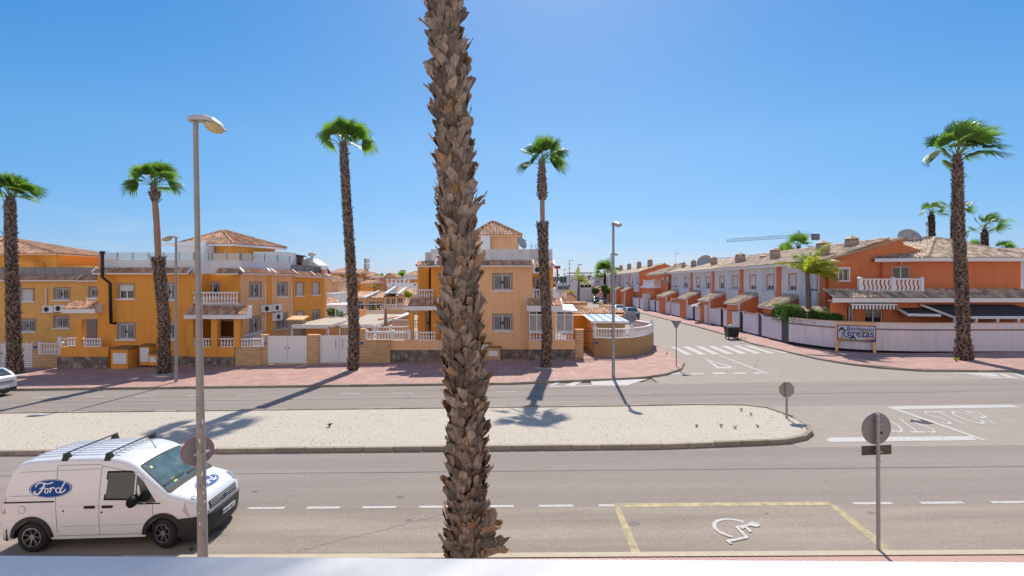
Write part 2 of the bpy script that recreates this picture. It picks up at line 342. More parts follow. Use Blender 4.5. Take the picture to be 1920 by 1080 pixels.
M['kerbs'] = mat('kerb_concrete', (.36, .30, .235), .9, rnd=.18, var=.45, vs=3, detail=9, bump=.3, bs=40)
PV = .12
# near pavement
kx = [-60, -30, -15, -8, 0, 8, 15, 30, 60]
near = [(x, ry(YK0, x)) for x in kx]
mb = MB(); l2 = kerbrun(mb, near, .16, -.03, PV, -1); ko = mb.build('near_kerb'); ko['kind'] = 'structure'
mb = MB(); strip(mb, [(p[0], p[1]+.01) for p in l2], [(x, 2.0) for x in kx], M['fan'], PV-.004); o = mb.build('near_pavement'); o['kind'] = 'structure'
# far pavement, middle block
far = [(x, ry(YK1, x)) for x in (-90, -80, -60, -40, -20, -10, 0)]+lk[0:]
mb = MB(); l2 = kerbrun(mb, far, .16, -.03, PV, 1); ko = mb.build('far_kerb'); ko['kind'] = 'structure'
mb = MB()
for i in range(7+3): strip(mb, l2[i:i+2], [(l2[i][0], 38.5), (l2[i+1][0], 38.5)], M['pave'], PV-.004)
for i in range(10, len(l2)-1): strip(mb, l2[i:i+2], [(l2[10][0]-(0 if i < 17 else 0)-.0, l2[i][1]), (l2[10][0], l2[i+1][1])] if i < 15 else [(l2[i][0]-1.6, l2[i][1]), (l2[i+1][0]-1.6, l2[i+1][1])], M['pave'], PV-.004)
o = mb.build('far_pavement'); o['kind'] = 'structure'
# right block pavement
rkk = [(120, 26.2), (80, 26.6), (45, ry(28.9, 20)), (30, 28.75)]+rk
mb = MB(); l3 = kerbrun(mb, rkk, .16, -.03, PV, -1); ko = mb.build('corner_kerb'); ko['kind'] = 'structure'
wl = [G(p[0], p[1], PV) for p in ((1920, 658.5), (1787, 661), (1720, 662), (1642, 661), (1567, 657), (1520, 651.5), (1477, 644.4), (1460, 639.5), (1425, 631), (1389, 622), (1352.5, 612.5), (1326, 606.5), (1300, 600.5), (1280, 596), (1258, 591), (1245, 588.2), (1229, 584.8), (1212, 581.5))]
wl = [(p.x, p.y) for p in wl]
W_ = [(120, wl[0][1]+.5), (80, wl[0][1]+.4)]+wl
mb = MB()
# fill between kerb and wall line by resampling both by arclength
def resample(pts, n):
    d = [0]
    for i in range(1, len(pts)): d.append(d[-1]+math.hypot(pts[i][0]-pts[i-1][0], pts[i][1]-pts[i-1][1]))
    return [(float(np.interp(t, d, [p[0] for p in pts])), float(np.interp(t, d, [p[1] for p in pts]))) for t in np.linspace(0, d[-1], n)]
cut = next(i for i, p in enumerate(l3) if p[1] > 48)
ka = resample([(120, 26.3), (80, 26.7)]+l3[2:cut], 40); kb_ = [q for q in W_ if q[1] <= 50]
wb = resample(kb_, 40)
strip(mb, ka, [(p[0]+.02, p[1]+.02) for p in wb], M['pave'], PV-.004)
rest = l3[cut-1:]; strip(mb, rest, [(p[0]+3.0, p[1]) for p in rest], M['pave'], PV-.006)
o = mb.build('corner_pavement'); o['kind'] = 'structure'
# the raised garden ground inside the walls
sheet('garden_ground', [[(-90, 36.9), (-2, 36.9), (-2, 120), (-90, 120)], [(-2, 36.9), (9.6, 36.9), (9.6, 60), (-2, 60)]], mat('patio_tiles', (.40, .30, .22), .85, var=.3, vs=3), .03)

# median: gravel bed in a kerb, rounded end at the right
def arc(cx, cy, r, a0, a1, n=10): return [(cx+r*math.cos(R(a0+(a1-a0)*i/n)), cy+r*math.sin(R(a0+(a1-a0)*i/n))) for i in range(n+1)]
e = [G(1300, 762.5), G(1395, 763.5), G(1440, 769), G(1490, 786), G(1518, 803), G(1524, 815), G(1511, 824.5), G(1480, 831.5), G(1440, 834)]
e = [(p.x, p.y) for p in e]
mpts = [(-90, ry(YM1, -90)), (-60, ry(YM1, -60)), (-30, ry(YM1, -30)), (-10, ry(YM1, -10)), (0, ry(YM1, 0)), (5, ry(YM1, 5))]+e+[(5, ry(YM0, 5)), (0, ry(YM0, 0)), (-10, ry(YM0, -10)), (-30, ry(YM0, -30)), (-60, ry(YM0, -60)), (-90, ry(YM0, -90))]
mb = MB(); l4 = kerbrun(mb, mpts, .15, -.03, .15, -1); o = mb.build('median_kerb'); o['kind'] = 'structure'
mb = MB(); nn = len(l4)
ln = len(l4); top = l4[:ln//2+1]; bot = l4[ln//2:][::-1]
ta, tb = resample(top, 120), resample(bot, 120)
# fine, gently uneven gravel surface
NB = 8; vs = []; fs = []
for i in range(120):
    for j in range(NB+1):
        f = j/NB; x = ta[i][0]*(1-f)+tb[i][0]*f; y = ta[i][1]*(1-f)+tb[i][1]*f
        vs.append((x, y, gz(x)+.115+(.0 if j in (0, NB) else rng.uniform(0, .03))))
for i in range(119):
    for j in range(NB): a = i*(NB+1)+j; fs.append((a, a+1, a+NB+2, a+NB+1))
mb.mesh(vs, fs, M['gravel'], .5, True); o = mb.build('median_gravel'); o['kind'] = 'structure'
# loose stones as one countless mass
mb = MB(); sm = mat('gravel_stone', (.66, .58, .47), .9, rnd=.3)
for k in range(9000):
    i = rng.random(); f = rng.uniform(.03, .97); x = None
    q = rng.uniform(25, 118.9); i0 = int(q); t = q-i0
    ax, ay = ta[i0][0]*(1-t)+ta[i0+1][0]*t, ta[i0][1]*(1-t)+ta[i0+1][1]*t; bx, by = tb[i0][0]*(1-t)+tb[i0+1][0]*t, tb[i0][1]*(1-t)+tb[i0+1][1]*t
    x, y = ax*(1-f)+bx*f, ay*(1-f)+by*f; s_ = rng.uniform(.010, .024); z = gz(x)+.13
    vs = [(x+s_*rng.uniform(.6, 1.3)*c, y+s_*rng.uniform(.6, 1.3)*d, z) for c, d in ((1, 0), (-.4, .9), (-.6, -.8))]+[(x, y, z+s_*rng.uniform(.6, 1.1))]
    mb.mesh(vs, [(0, 1, 3), (1, 2, 3), (2, 0, 3)], sm, rng.random())
tag(mb.build('gravel'), 'loose white stones strewn over the gravel median', 'gravel', kind='stuff')

# ------------------------------------------------ painted markings
def paint(name, polys, m=None, dz=.009, px=True):
    mb = MB()
    for pl in polys:
        q = [G(*p) for p in pl] if px else [Vector((p[0], p[1], gz(p[0]))) for p in pl]
        q = [v+Vector((0, 0, dz)) for v in q]
        mb.face(q, m or M['paint'])
    o = mb.build(name); o['kind'] = 'structure'; return o
def rect(x0, x1, y, w_, m=None): return [(x0, ry(y, x0)), (x1, ry(y, x1)), (x1, ry(y+w_, x1)), (x0, ry(y+w_, x0))]
# near parking line dashes
pl = []
for a, b in ((340, 415), (460, 530), (573, 635), (678, 742), (785, 845), (905, 963), (1010, 1074), (1122, 1152), (1592, 1663), (1714, 1793), (1843, 1915), (1975, 2050)):
    pl.append(rect(X(a, YDASH), X(b, YDASH), YDASH-.06, .12))
for k in range(8): x = -8.4-k*2.75; pl.append(rect(x-1, x, YDASH-.06, .12))
paint('parking_line_marking', pl, px=False)
# far parking line dashes
pl = []
for k in range(30):
    x = -44+k*2.7
    if x < 1.2: pl.append(rect(x, x+1.05, YFD, .11))
paint('far_parking_line_marking', pl, px=False)
# yellow disabled bay
A, B, C, D = (1155, 948), (1552, 944), (1672, 1036), (1198, 1038)
paint('disabled_bay_marking', [
    [(1152, 944.5), (1557, 941), (1560, 947.5), (1152, 952)], [(1152, 952), (1163, 952), (1201, 1037), (1184, 1037)],
    [(1553, 947), (1566, 947), (1681, 1035), (1657, 1035)]], M['ypaint'])
mb = MB(); kk = [p for p in near if p[0] > -9]
strip(mb, [(x, ry(YK0-.17, x)) for x in (-8, 0, 5, 8, 15, 30)], [(x, ry(YK0-.0, x)) for x in (-8, 0, 5, 8, 15, 30)], M['ypk'] if 'ypk' in M else mat('kerb_cream_paint', (.50, .425, .31), .8, var=.5, vs=4, col2=(.36, .28, .19), detail=8), PV+.014); o = mb.build('kerb_marking'); o['kind'] = 'structure'
# wheelchair symbol
def ribbon_px(pts, wpx):
    """ribbon in the ground plane from photo pixels; width in metres"""
    q = [G(*p) for p in pts]; res = []
    L_, R_ = [], []
    for i, p in enumerate(q):
        t = (q[min(i+1, len(q)-1)]-q[max(i-1, 0)]).normalized(); n_ = Vector((-t.y, t.x, 0))*wpx/2; L_.append(p+n_); R_.append(p-n_)
    return [[(a.x, a.y) for a in (L_[i], L_[i+1], R_[i+1], R_[i])] for i in range(len(q)-1)]
def circ3(a, b, c):
    a, b, c = [Vector((p.x, p.y)) for p in (a, b, c)]; d = 2*(a.x*(b.y-c.y)+b.x*(c.y-a.y)+c.x*(a.y-b.y)); s_ = [p.x**2+p.y**2 for p in (a, b, c)]
    return (s_[0]*(b.y-c.y)+s_[1]*(c.y-a.y)+s_[2]*(a.y-b.y))/d, (s_[0]*(c.x-b.x)+s_[1]*(a.x-c.x)+s_[2]*(b.x-a.x))/d
wa, wb_, wc = G(1395, 979.5), G(1341, 991), G(1374, 1008); ccx, ccy = circ3(wa, wb_, wc); rad = math.hypot(wa.x-ccx, wa.y-ccy); th0 = math.atan2(wa.y-ccy, wa.x-ccx); th1 = math.atan2(wc.y-ccy, wc.x-ccx)
if th1 < th0: th1 += 2*math.pi
wh = []
for k in range(26):
    a, b = th0+(th1-th0)*k/26, th0+(th1-th0)*(k+1)/26; wh.append([(ccx+q*math.cos(t), ccy+q*math.sin(t)) for q, t in ((rad-.045, a), (rad+.045, a), (rad+.045, b), (rad-.045, b))])
wh += ribbon_px([(1412, 984.5), (1382, 989.5), (1400, 1009), (1364, 1016), (1372, 1021)], .10)
wh += ribbon_px([(1390, 992), (1399, 990), (1408, 999)], .09)
c0 = G(1414, 984.5); wh.append([(c0.x+.12*math.cos(k*.524), c0.y+.12*math.sin(k*.524)) for k in range(12)])
for i, pl_ in enumerate(wh): wh[i] = pl_
mb = MB()
for i, pl_ in enumerate(wh): mb.face([(p[0], p[1], gz(p[0])+.009+.0004*i) for p in pl_], M['paint'])
o = mb.build('wheelchair_symbol_marking'); o['kind'] = 'structure'
# zebra crossing
o5 = lambda x, y: (1220+x/2.743, 600+y/2.743)
zeb = [[(100, 138), (128, 138), (215, 180), (185, 181)], [(160, 137), (196, 137), (286, 178), (255, 180)], [(228, 135), (262, 136), (356, 177), (322, 178)], [(292, 135), (325, 135), (428, 176), (393, 177)], [(358, 134), (392, 134), (498, 174), (463, 176)], [(422, 133), (452, 133), (570, 173), (535, 174)], [(480, 132), (512, 132), (642, 172), (608, 173)], [(545, 131), (575, 131), (712, 171), (680, 172)]]
paint('zebra_crossing_marking', [[o5(*p) for p in q] for q in zeb], dz=.014)
paint('give_way_triangle_marking', [[o5(*p) for p in q] for q in ([(275, 199), (290, 201), (352, 243), (345, 250)], [(275, 199), (440, 246), (420, 247), (290, 205)], [(345, 250), (352, 242), (432, 243), (442, 250)])], dz=.012)
pt = [[(105, 275), (150, 275), (156, 280), (108, 281)], [(205, 275), (272, 274), (280, 280), (212, 281)], [(312, 272), (376, 271), (390, 279), (326, 280)], [(416, 272), (484, 271), (497, 278), (430, 279)], [(524, 271), (560, 270), (575, 277), (538, 278)]]
paint('give_way_line_marking', [[o5(*p) for p in q] for q in pt]+[[o5(*p) for p in q] for q in ([(345, 181), (356, 181), (608, 277), (594, 278)],)], dz=.013)
# chevrons in front of both corners
paint('chevron_marking', [[(1030, 722.5), (1052, 713.5), (1060, 713.5), (1040, 722.5)], [(1052, 724.5), (1088, 712.5), (1098, 712.5), (1076, 724)], [(1030, 724), (1180, 721.5), (1180, 723), (1030, 726)],
     [(1105, 712), (1215, 710.8), (1180, 721.5), (1112, 723.5)],
     [o5(*p) for p in ((1560, 273), (1770, 275), (1810, 300), (1760, 299))], [o5(*p) for p in ((1780, 276), (1812, 276), (1890, 301), (1850, 301))], [o5(*p) for p in ((1860, 277), (1892, 276), (1960, 300), (1935, 301))], [o5(*p) for p in ((1555, 272), (1920, 305), (1920, 308), (1560, 276))], [o5(*p) for p in ((1930, 277), (1960, 277), (2030, 300), (2000, 301))]], dz=.011)
# stop lines and the divider in the crossing
o1 = lambda x, y: (1540+x/5.053, 740+y/5.053)
paint('stop_line_marking', [[o1(*p) for p in q] for q in ([(650, 113), (1800, 97), (1885, 122), (740, 140)], [(45, 432), (80, 408), (1420, 396), (1480, 434), (75, 452)], [(615, 115), (660, 114), (1575, 436), (1535, 438)])], dz=.010)
def text_mesh(body, shear=0, bold=0):
    c = bpy.data.curves.new('t', 'FONT'); c.body = body; c.shear = shear; c.offset = bold; c.resolution_u = 3
    o = bpy.data.objects.new('t', c); me = bpy.data.meshes.new_from_object(o)
    v = np.array([tuple(q.co) for q in me.vertices]); f = [tuple(p.vertices) for p in me.polygons]
    bpy.data.objects.remove(o); bpy.data.meshes.remove(me); bpy.data.curves.remove(c)
    mn, mxx = v.min(0), v.max(0); v = (v-mn)/np.maximum(mxx-mn, 1e-9)
    return v, f
def bil(q, s, t):
    a, b, c, d = [Vector(p) for p in q]; return a*(1-s)*(1-t)+b*s*(1-t)+c*s*t+d*(1-s)*t
tv, tf = text_mesh('STOP', bold=-.012)
q1 = [G(*o1(*p)) for p in ((1180, 283), (1760, 280), (1440, 158), (945, 160))]   # bl br tr tl
mb = MB(); mb.mesh([bil(q1, v[0], v[1])+Vector((0, 0, .011)) for v in tv], tf, M['paint'])
q2 = [G(*o1(*p)) for p in ((915, 232), (350, 238), (500, 362), (1115, 366))]
mb.mesh([bil(q2, v[0], v[1])+Vector((0, 0, .012)) for v in tv], tf, M['paint']); o = mb.build('stop_lettering_marking'); o['kind'] = 'structure'
# asphalt patch with dark bitumen
c0 = G(*o1(975, 255)); mb = MB(); mb.face([(c0.x+1.0*math.cos(a*.45)*rng.uniform(.8, 1.1)*.5, c0.y+.36*math.sin(a*.45)*rng.uniform(.8, 1.1), gz(c0.x)+.0085) for a in range(14)], mat('bitumen', (.04, .038, .045), .8)); o = mb.build('road_patch'); o['kind'] = 'structure'

# parking lane of older warmer asphalt, a paving seam and cracks
M['asph3'] = mat('asphalt_parking', (.355, .295, .24), .94, var=.65, vs=22, bump=.5, bs=80, col2=(.17, .135, .105), detail=10); bands(M['asph3'], .12, 1.4, .22)
sheet('parking_lane', [[(x0, ry(YK0+.0, x0)), (x1, ry(YK0+.0, x1)), (x1, ry(YDASH-.05, x1)), (x0, ry(YDASH-.05, x0))] for x0, x1 in ((-60, -20), (-20, 0), (0, 20), (20, 60))], M['asph3'], .004)
crk = mat('crack_tar', (.05, .045, .045), .8)
def crack(pts, w_, m=crk, dz=.007, nm='road_crack'):
    mb = MB()
    for i in range(len(pts)-1):
        a, b = Vector(pts[i]), Vector(pts[i+1]); t = (b-a).normalized(); n_ = Vector((-t.y, t.x))*w_/2; mb.face([(p.x, p.y, gz(p.x)+dz) for p in (a-n_, b-n_, b+n_, a+n_)], m)
    o = mb.build(nm); o['kind'] = 'structure'
def jag(x0, y0, x1, y1, n, j): return [(x0+(x1-x0)*i/n, y0+(y1-y0)*i/n+rng.uniform(-j, j)) for i in range(n+1)]
seam = mat('seam_tar', (.20, .17, .15), .85)
crack(jag(-30, ry(14.9, -30), 30, ry(14.9, 30), 120, .012), .03, seam)
crack(jag(-40, ry(24.6, -40), 22, ry(24.6, 22), 120, .02), .05, seam)
crack(jag(-4.5, 10.6, -1.6, 12.2, 24, .06), .02, seam); crack(jag(14.5, 30, 17.8, 36, 30, .12), .04, seam)
oil = mat('oil_stain', (.20, .17, .145), .8, var=.5, vs=3)
for k in range(12):
    x, y = rng.uniform(-8, 12), rng.choice((rng.uniform(10.6, 12.2), rng.uniform(13, 16.3), rng.uniform(23, 25))); r_ = rng.uniform(.03, .13); mb = MB(); mb.face([(x+r_*1.4*math.cos(a*.52)*rng.uniform(.6, 1.2), y+r_*math.sin(a*.52)*rng.uniform(.6, 1.2), gz(x)+.0075) for a in range(12)], oil); o = mb.build('oil_stain'); o['kind'] = 'structure'
# white pebble rings round the far palms
for px, py, r in ((308, 702, .85), (662, 695, .8), (1023, 690, .85), (28, 703, .9)):
    c = G(px, py, PV); mb = MB(); mb.face([(c.x+r*math.cos(a*.35)*rng.uniform(.8, 1.15), c.y+r*.7*math.sin(a*.35)*rng.uniform(.8, 1.15), gz(c.x)+PV+.004) for a in range(18)], M['gravel']); o = mb.build('pebble_ground'); o['kind'] = 'structure'
def weed(label, px, py, n, h, m, dz=0.):
    c = G(px, py, dz); mb = MB()
    for k in range(n):
        a = rng.uniform(0, 6.28); l_ = h*rng.uniform(.5, 1.2); e_ = c+Vector((math.cos(a)*l_*.9, math.sin(a)*l_*.9, l_)); s_ = Vector((-math.sin(a), math.cos(a), 0))*h*.12; mb.mesh([c-s_, c+s_, (c+e_)/2+s_*1.5+ZV_*h*.2, e_], [(0, 1, 2), (0, 2, 3)], m, rng.random())
    o = mb.build('weed', None, c); o.location = c; tag(o, label, 'weed', 'small weeds and dry tufts')
ZV_ = Vector((0, 0, 1)); dry = mat('dry_grass', (.30, .20, .09), .9, rnd=.5)
weed('green weed tuft on the left half of the gravel median', 618, 800, 46, .13, M['leaf'], .13)
for px, py, lb in ((1378, 803, 'dry tuft lowest on the right part of the median'), (1390, 770, 'dry tuft near the far edge of the median, left of the stop sign'), (1408, 778, 'largest dry tuft on the median left of the stop sign'), (1352, 800, 'small dry tuft beside the lowest dry tuft'), (1421, 801, 'dry tuft right of the lowest pair on the median'), (1306, 801, 'lone dry tuft left of the other dry tufts')): weed(lb, px, py, 22, .10, dry, .13)
weed('small green sprig at the near kerb beside the lamp foot', 359, 1033, 14, .10, M['leaf'], .0)
weed('low weeds at the foot of the windswept corner palm', 1793, 677, 60, .22, M['frondy'], .12); weed('weeds in the kerb beside the give way sign', 1250, 664, 30, .15, M['frondy'], .12)
# ------------------------------------------------ palms
def boot(mb, c, A, U, N, L, wd, out, tw, m, rn, fancy):
    """one dead leaf base: A across, U up, N outward; split, tapering, curling away from the trunk"""
    def pt(a, u, n): return c+A*(a+tw*u)+U*u+N*n
    if not fancy:
        p = [pt(-wd/2, 0, 0), pt(wd/2, 0, 0), pt(wd*.28, L*.6, out*.7), pt(0, L, out*1.0), pt(-wd*.28, L*.6, out*.7), pt(0, L*.25, out*.55), pt(0, L*.55, out*.05)]
        mb.mesh(p, [(0, 5, 4), (5, 3, 4), (0, 1, 5), (1, 2, 5), (5, 2, 3), (3, 2, 6), (3, 6, 4)], m, rn); return
    blunt = rng.random() < .62
    k = [(0, .46, .0), (.3, .54, .28), (.62, .50, .58), (.86, .40, .86), (1.0, .30 if blunt else .10, 1.0)]; nt_ = rng.uniform(.02, .22) if blunt else 0; sk = rng.uniform(-.12, .12)
    rows = []
    for t, hw, o in k:
        u = L*t; o2 = out*o; j = wd*rng.uniform(-.05, .05)
        e5 = [rng.uniform(-.10, .06)*L if t == 1 else 0 for _ in range(5)]; rows.append([pt(-wd*hw+j, u+e5[0]+sk*L*t, o2-wd*.16), pt(-wd*hw*.55+j, u+L*.015+e5[1]+sk*.5*L*t, o2-wd*.02), pt(j, u+(L*.02 if t < 1 else -L*nt_), o2+wd*.05), pt(wd*hw*.55+j, u+L*.015+e5[3]-sk*.5*L*t, o2-wd*.02), pt(wd*hw+j, u+e5[4]-sk*L*t, o2-wd*.16)])
    vs = [p for r in rows for p in r]; fs = [(i*5+a, i*5+a+1, i*5+a+6, i*5+a+5) for i in range(4) for a in range(4)]
    mb.mesh(vs, fs, m, lambda: min(1, max(0, rn+rng.uniform(-.12, .12))))
    # inner face, a little behind, gives thickness and the torn warm edge
    th = .022; b = [p-N*th*(1 if i > 4 else 0)-U*0 for i, p in enumerate(vs)]
    mb.mesh(b[10:], [(i*5+a+5, i*5+a+6, i*5+a+1, i*5+a) for i in range(2) for a in range(4)], M['bootin'], rn)
    q = len(vs)
    mb.mesh([vs[20], vs[21], vs[22], vs[23], vs[24], b[24], b[23], b[22], b[21], b[20]], [(0, 1, 8, 9), (1, 2, 7, 8), (2, 3, 6, 7), (3, 4, 5, 6)], M['bootin'], min(1, rn+.3))
    for s_ in (0, 4):
        mb.mesh([vs[10+s_], vs[15+s_], vs[20+s_], b[20+s_], b[15+s_], b[10+s_]], [(0, 1, 4, 5), (1, 2, 3, 4)] if s_ else [(5, 4, 1, 0), (4, 3, 2, 1)], M['bootin'], rn)
def curve_at(pts, z):
    zs = [p[2] for p in pts]; return Vector((float(np.interp(z, zs, [p[0] for p in pts])), float(np.interp(z, zs, [p[1] for p in pts])), z))
def rough_trunk(mb, pts, z0, z1, rf, rowh, per, L, wd, out, fancy=False, cross=.5):
    z = z0; row = 0
    while z < z1:
        c = curve_at(pts, z); c2 = curve_at(pts, min(z+.3, z1)); U0 = (c2-c).normalized() if (c2-c).length > .01 else Vector((0, 0, 1)); r = rf(z)
        n = per
        for k in range(n):
            an = 2*math.pi*(k+(row % 2)*.5+rng.uniform(-.25, .25))/n
            N = Vector((math.cos(an), math.sin(an), 0)); A = Vector((-math.sin(an), math.cos(an), 0))
            tw = cross*(1 if (k+row//3) % 2 else -1)*rng.uniform(.2, 1.25); s_ = rng.uniform(.7, 1.3)
            rn = rng.random(); mt = M['bootin'] if rng.random() < (.10 if fancy else .10) else M['boot' if fancy else 'bootf']
            boot(mb, c+N*(r-.02)+U0*rng.uniform(-.5, .5)*rowh, A, U0, N, L*s_, wd*rng.uniform(.75, 1.3), out*rng.uniform(.5, 1.7)*(2.0 if rng.random() < .06 else 1), tw, mt, rn, fancy)
        z += rowh; row += 1
def fan_leaf(mb, base, dirv, plen, R_, droop, wind, fold, m, nseg=26, dead=False):
    """petiole and a pleated fan whose finger tips hang"""
    d = Vector(dirv).normalized(); tip = base+d*plen+Vector((wind*.25, 0, -droop*.10*plen)); mid = base+d*plen*.55+Vector((0, 0, .04))
    mb.tube([base, mid, tip], [.03, .02, .014], M['petiole'] if not dead else m, 4, False)
    d2 = (tip-mid).normalized(); side = d2.cross(Vector((0, 0, 1)))
    if side.length < .1: side = Vector((1, 0, 0))
    side.normalize(); up = side.cross(d2).normalized()
    roll = rng.uniform(-1.1, 1.1); side, up = side*math.cos(roll)+up*math.sin(roll), up*math.cos(roll)-side*math.sin(roll)
    lf = rng.random()
    for k in range(nseg):
        t = (k+.5)/nseg*2-1; an = t*R(76)
        dr = d2*math.cos(an)+side*math.sin(an); f = 1-.28*abs(t)**1.5; Rk = R_*f*rng.uniform(.86, 1.06)
        w0 = R_*.085; nrm = up; pl = fold*(1 if k % 2 else -1)
        sd_ = dr.cross(up).normalized()
        p0 = tip; a = tip+dr*Rk*.42+up*pl; g = Vector((wind*Rk*.30, 0, -droop*Rk*.32)); g2 = Vector((wind*Rk*.8, 0, -droop*Rk*rng.uniform(.7, 1.25)))
        b = tip+dr*Rk*.80+g*.7; e_ = tip+dr*Rk*1.05+g2*.75
        rn = min(1, max(0, lf+rng.uniform(-.2, .2)))
        mb.mesh([p0, a+sd_*w0*.72, a-sd_*w0*.72, b+sd_*w0*.26, b-sd_*w0*.26, e_], [(0, 2, 1), (1, 2, 4, 3), (3, 4, 5)], m, rn)
        if rng.random() < .55:
            e2 = e_+Vector((wind*.25, 0, -.14))*R_*rng.uniform(.4, 1.1)+sd_*R_*.05; mb.mesh([b+sd_*w0*.3, b-sd_*w0*.3, e_, e2], [(0, 1, 3)], m, rn)
def fan_palm(name, label, base, ptspx, d, segs, crown, group, seed, wind=.14, per=14, detail=1, per_row=.10):
    """ptspx: centre line in photo pixels bottom to top at depth d; segs: (z0,z1,r0,r1,kind)"""
    global rng; keep = rng; rng = random.Random(seed)
    root = thing(name, label, 'palm tree', base, group)
    pts = [Vector(base)]+[P(x, y, d) for x, y in ptspx]
    pts.sort(key=lambda p: p[2])
    core = MB(); bo = MB()
    zs = []; rs = []
    segs = [(a, b, c*.88, d_*.88, e) for a, b, c, d_, e in segs]; zl0, zl1, rl0, rl1, kl = segs[-1]
    if kl == 'r' and zl1-zl0 > .5: segs = segs[:-1]+[(zl0, zl1-.5, rl0, rl1, 'r'), (zl1-.5, zl1, rl1*.9, .13, 'r')]
    for (z0, z1, r0, r1, kind) in segs:
        z0 += base[2] if False else 0
        n = max(2, int((z1-z0)/.25)); pp = [curve_at(pts, z0+(z1-z0)*i/n) for i in range(n+1)]; rr = [(r0+(r1-r0)*i/n) for i in range(n+1)]
        if kind == 'r':
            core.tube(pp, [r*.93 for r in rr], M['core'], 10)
            rough_trunk(bo, pts, z0, z1-.05, lambda z: r0+(r1-r0)*(z-z0)/(z1-z0), per_row, per, .20, .13, .07)
        else: core.tube(pp, [r*(1+rng.uniform(-.05, .05)) for r in rr], M['bark'] if kind == 's' else M['core'], 12)
    t = core.build('trunk', root); t2 = bo.build('leaf_bases', root)
    mb = MB(); top = pts[-1]; nL, Rl, plen, spread = crown
    for k in range(nL):
        az_ = k*2.39996+rng.uniform(-.3, .3); f = (k+.5)/nL; elv = R(rng.uniform(56, 88) if f < .42 else 58-(50+spread*.6)*(f-.42)/.58+rng.uniform(-7, 7))
        dv = Vector((math.cos(az_)*math.cos(elv)+wind*.35, math.sin(az_)*math.cos(elv), math.sin(elv)))
        fan_leaf(mb, top+Vector((0, 0, -.12)), dv, plen*rng.uniform(.9, 1.3)*(1.0 if f < .42 else 1.08), Rl*rng.uniform(.8, 1.05), .02+.34*f*f+rng.uniform(0, .18), wind*rng.uniform(.3, 1.4), .03*Rl, M['frond'], nseg=24 if detail else 12)
    mb.build('crown', root)
    rng = keep; return root
PG = 'tall fan palms along the far pavement'
def bz(px, py): return tuple(G(px, py, PV))
b1, b2, b3, b4, b5 = bz(28, 700), bz(308, 700), bz(662, 694), bz(1023, 688), bz(1807, 674)
D1, D2, D3, D4, D5 = [b[1] for b in (b1, b2, b3, b4, b5)]
zz = lambda py, d: Z(py, d)
fan_palm('fan_palm', 'fully shaggy fan palm at the left edge in front of the white lattice gate', b1, [(24, 560), (20, 450), (19, 369)], D1, [(b1[2], b1[2]+.9, .50, .42, 'r'), (b1[2]+.9, zz(369, D1), .41, .30, 'r')], (24, 1.1, .8, 12), PG, 11)
fan_palm('fan_palm', 'fan palm with a thin smooth orange upper trunk beside the meter boxes', b2, [(308, 600), (300, 520), (297, 485), (294, 420), (288, 345)], D2, [(b2[2], b2[2]+.7, .46, .36, 'r'), (b2[2]+.7, zz(500, D2), .35, .35, 'r'), (zz(500, D2), zz(482, D2), .40, .46, 'r'), (zz(488, D2), zz(375, D2), .22, .20, 's'), (zz(378, D2), zz(360, D2), .22, .36, 'r'), (zz(360, D2), zz(345, D2), .34, .2, 'r')], (21, 1.1, .8, 6), PG, 12)
fan_palm('fan_palm', 'tallest fan palm with a shaggy trunk in front of the white panel gate', b3, [(664, 620), (657, 480), (650, 380), (644, 270)], D3, [(b3[2], b3[2]+.5, .38, .37, 'r'), (b3[2]+.5, zz(270, D3), .36, .27, 'r')], (24, 1.15, .85, -4), PG, 13)
fan_palm('fan_palm', 'fan palm with a bare middle trunk in front of the peach house', b4, [(1026, 620), (1019, 480), (1017, 400), (1016, 305)], D4, [(b4[2], b4[2]+.5, .36, .35, 'r'), (b4[2]+.5, zz(440, D4), .33, .34, 'r'), (zz(440, D4), zz(418, D4), .36, .42, 'r'), (zz(422, D4), zz(372, D4), .18, .17, 's'), (zz(374, D4), zz(350, D4), .28, .34, 'r'), (zz(350, D4), zz(305, D4), .32, .22, 'r')], (19, 1.1, .9, 8), PG, 14)
fan_palm('fan_palm', 'windswept fan palm on the corner pavement in front of the white wall', b5, [(1806, 600), (1800, 480), (1796, 380), (1795, 290)], D5, [(b5[2], b5[2]+.9, .60, .46, 'r'), (b5[2]+.9, b5[2]+1.3, .44, .38, 'r'), (b5[2]+1.3, zz(290, D5), .38, .30, 'r')], (25, 1.4, 1.05, 8), PG, 15, wind=.5)
